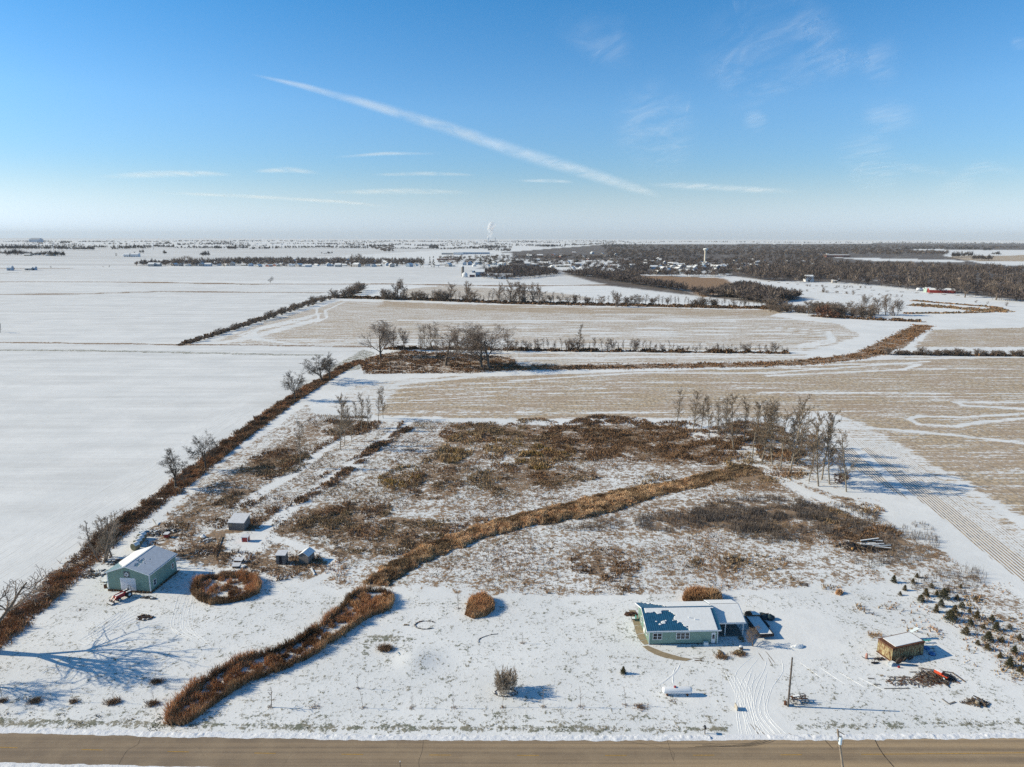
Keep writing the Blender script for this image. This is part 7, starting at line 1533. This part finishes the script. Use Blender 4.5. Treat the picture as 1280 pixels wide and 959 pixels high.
def streak(name, spine, widths, label, cat, mat, k=9, ends=.12, kind=None):
    """a soft-edged ribbon of ice cloud at 9 km; spine and half widths given on the survey photo"""
    S = []; m = 14
    for i in range(len(spine)-1):
        for j in range(m): f = j/m; S.append(tuple(np.array(spine[i])*(1-f)+np.array(spine[i+1])*f)+(widths[i]*(1-f)+widths[i+1]*f,))
    S.append(tuple(spine[-1])+(widths[-1],)); n = len(S); V = []; C = []
    for i, (x, y, w) in enumerate(S):
        a = np.array(S[min(i+1, n-1)][:2])-np.array(S[max(i-1, 0)][:2]); a = a/np.linalg.norm(a); nx, ny = -a[1], a[0]
        for j in range(k):
            v = 2*j/(k-1)-1; V.append(sky_pt(x+nx*w*v, min(y+ny*w*v, 288))); e = min(1, i/(n*ends), (n-1-i)/(n*ends)); c = (1-v*v)**1.9*e*e*(3-2*e); C.append((c, c, c, 1))
    ii = (np.arange(n-1)[:, None]*k+np.arange(k-1)[None, :]).ravel(); me = mesh_np(name, np.array(V), np.stack([ii, ii+1, ii+k+1, ii+k], 1), 4)
    at = me.attributes.new('fade', 'FLOAT_COLOR', 'POINT'); at.data.foreach_set('color', np.array(C, np.float32).ravel()); return tag(link(name, me, None, mat), label, cat, None, kind)
CT = cloud_mat('contrail_ice', .0005, .05, .75, .36); CI = cloud_mat('cirrus_ice', .0005, .3, .95, .25, .6); CF = cloud_mat('flat_ice', .0003, .2, .75, .4)
streak('contrail', [(310,92),(380,108),(470,133),(560,160),(650,191),(730,215),(790,234),(830,246)], [1.5,5,8,10,11,10,8,4], 'long straight contrail slanting across the middle of the sky', 'contrail', CT, ends=.10)
W_C = [([(800,231),(870,233),(940,237),(1010,240)], [4,6,5,3], 'thin cloud streak leading right from the low end of the contrail', .9), ([(110,222),(190,218),(250,217),(300,219)], [3,6,5,2], 'pale cloud streak low on the left', 1), ([(310,215),(360,212),(405,217)], [2,5,2], 'short pale cloud left of the contrail, middle height', 1), ([(455,219),(530,217),(600,219)], [2,3.5,2], 'short bright cloud dash below the contrail', 1),
       ([(170,240),(300,245),(420,252),(505,260)], [2,3,3,2], 'long thin cloud line sloping down, lowest on the left', 1), ([(400,241),(500,239),(600,241)], [3,5,3], 'faint flat cloud under the bright dash', .8), ([(415,197),(480,192),(555,192)], [2,3,2], 'faint short streak above the bright dash', .7), ([(640,226),(690,226),(720,228)], [2,3,2], 'tiny faint dash just under the contrail', .8)]
for s_, w_, l, a in W_C: streak('cloud_streak', s_, w_, l, 'cloud', CF, ends=.3)
W_I = [([(760,135),(800,150),(850,170),(880,175)], [14,26,24,10], 'faint rippled veil of cirrus right of the contrail'), ([(860,60),(930,70),(1010,45),(1060,20)], [20,34,30,14], 'broad faint veil of cirrus high in the middle right'), ([(890,95),(930,105),(1000,116)], [8,9,3], 'thin brighter wisp below the high veil'), ([(1015,25),(1040,60),(1070,95)], [6,16,10], 'feathery vertical cirrus wisp, left of the upper pair'), ([(1085,50),(1100,80),(1112,115)], [14,16,4], 'feathery vertical cirrus wisp, right of the upper pair'),
       ([(1030,183),(1085,195),(1105,220),(1115,245)], [5,18,16,8], 'ragged bright cirrus tuft right of the middle'), ([(1100,205),(1160,212),(1195,218)], [2,3.5,2], 'thin arc joining the ragged tuft to the right'), ([(1190,222),(1230,208),(1285,218)], [3,5,2], 'thin hooked wisp near the right edge'), ([(1160,245),(1200,232),(1225,222)], [3,7,4], 'slanting faint wisp under the hook'), ([(1260,54),(1290,55)], [4,4], 'small bright puff at the right edge'), ([(1070,140),(1110,146),(1160,142)], [8,12,6], 'faint patch of cirrus above the ragged tuft'), ([(925,150),(945,152),(965,156)], [5,8,4], 'small faint puff left of the ragged tuft'), ([(690,20),(760,50),(790,90)], [10,16,6], 'very faint arc high above the contrail')]
for s_, w_, l in W_I: streak('cirrus_wisp', s_, [v*2.5 for v in w_], l, 'cloud', CI, ends=.35, k=13)
# ================================================================== HAZE
hz = MB().box(-26000, -400, -25, 26000, 33500, 300)
t = NT('winter_haze'); v = t.n('ShaderNodeVolumePrincipled'); v.inputs['Color'].default_value = (.93, .97, 1.0, 1); v.inputs['Density'].default_value = 2.5e-5; v.inputs['Anisotropy'].default_value = 0.0
t.t.links.new(v.outputs[0], t.out.inputs[1]); HZ = hz.build('haze', t.m); tag(HZ, kind='stuff')
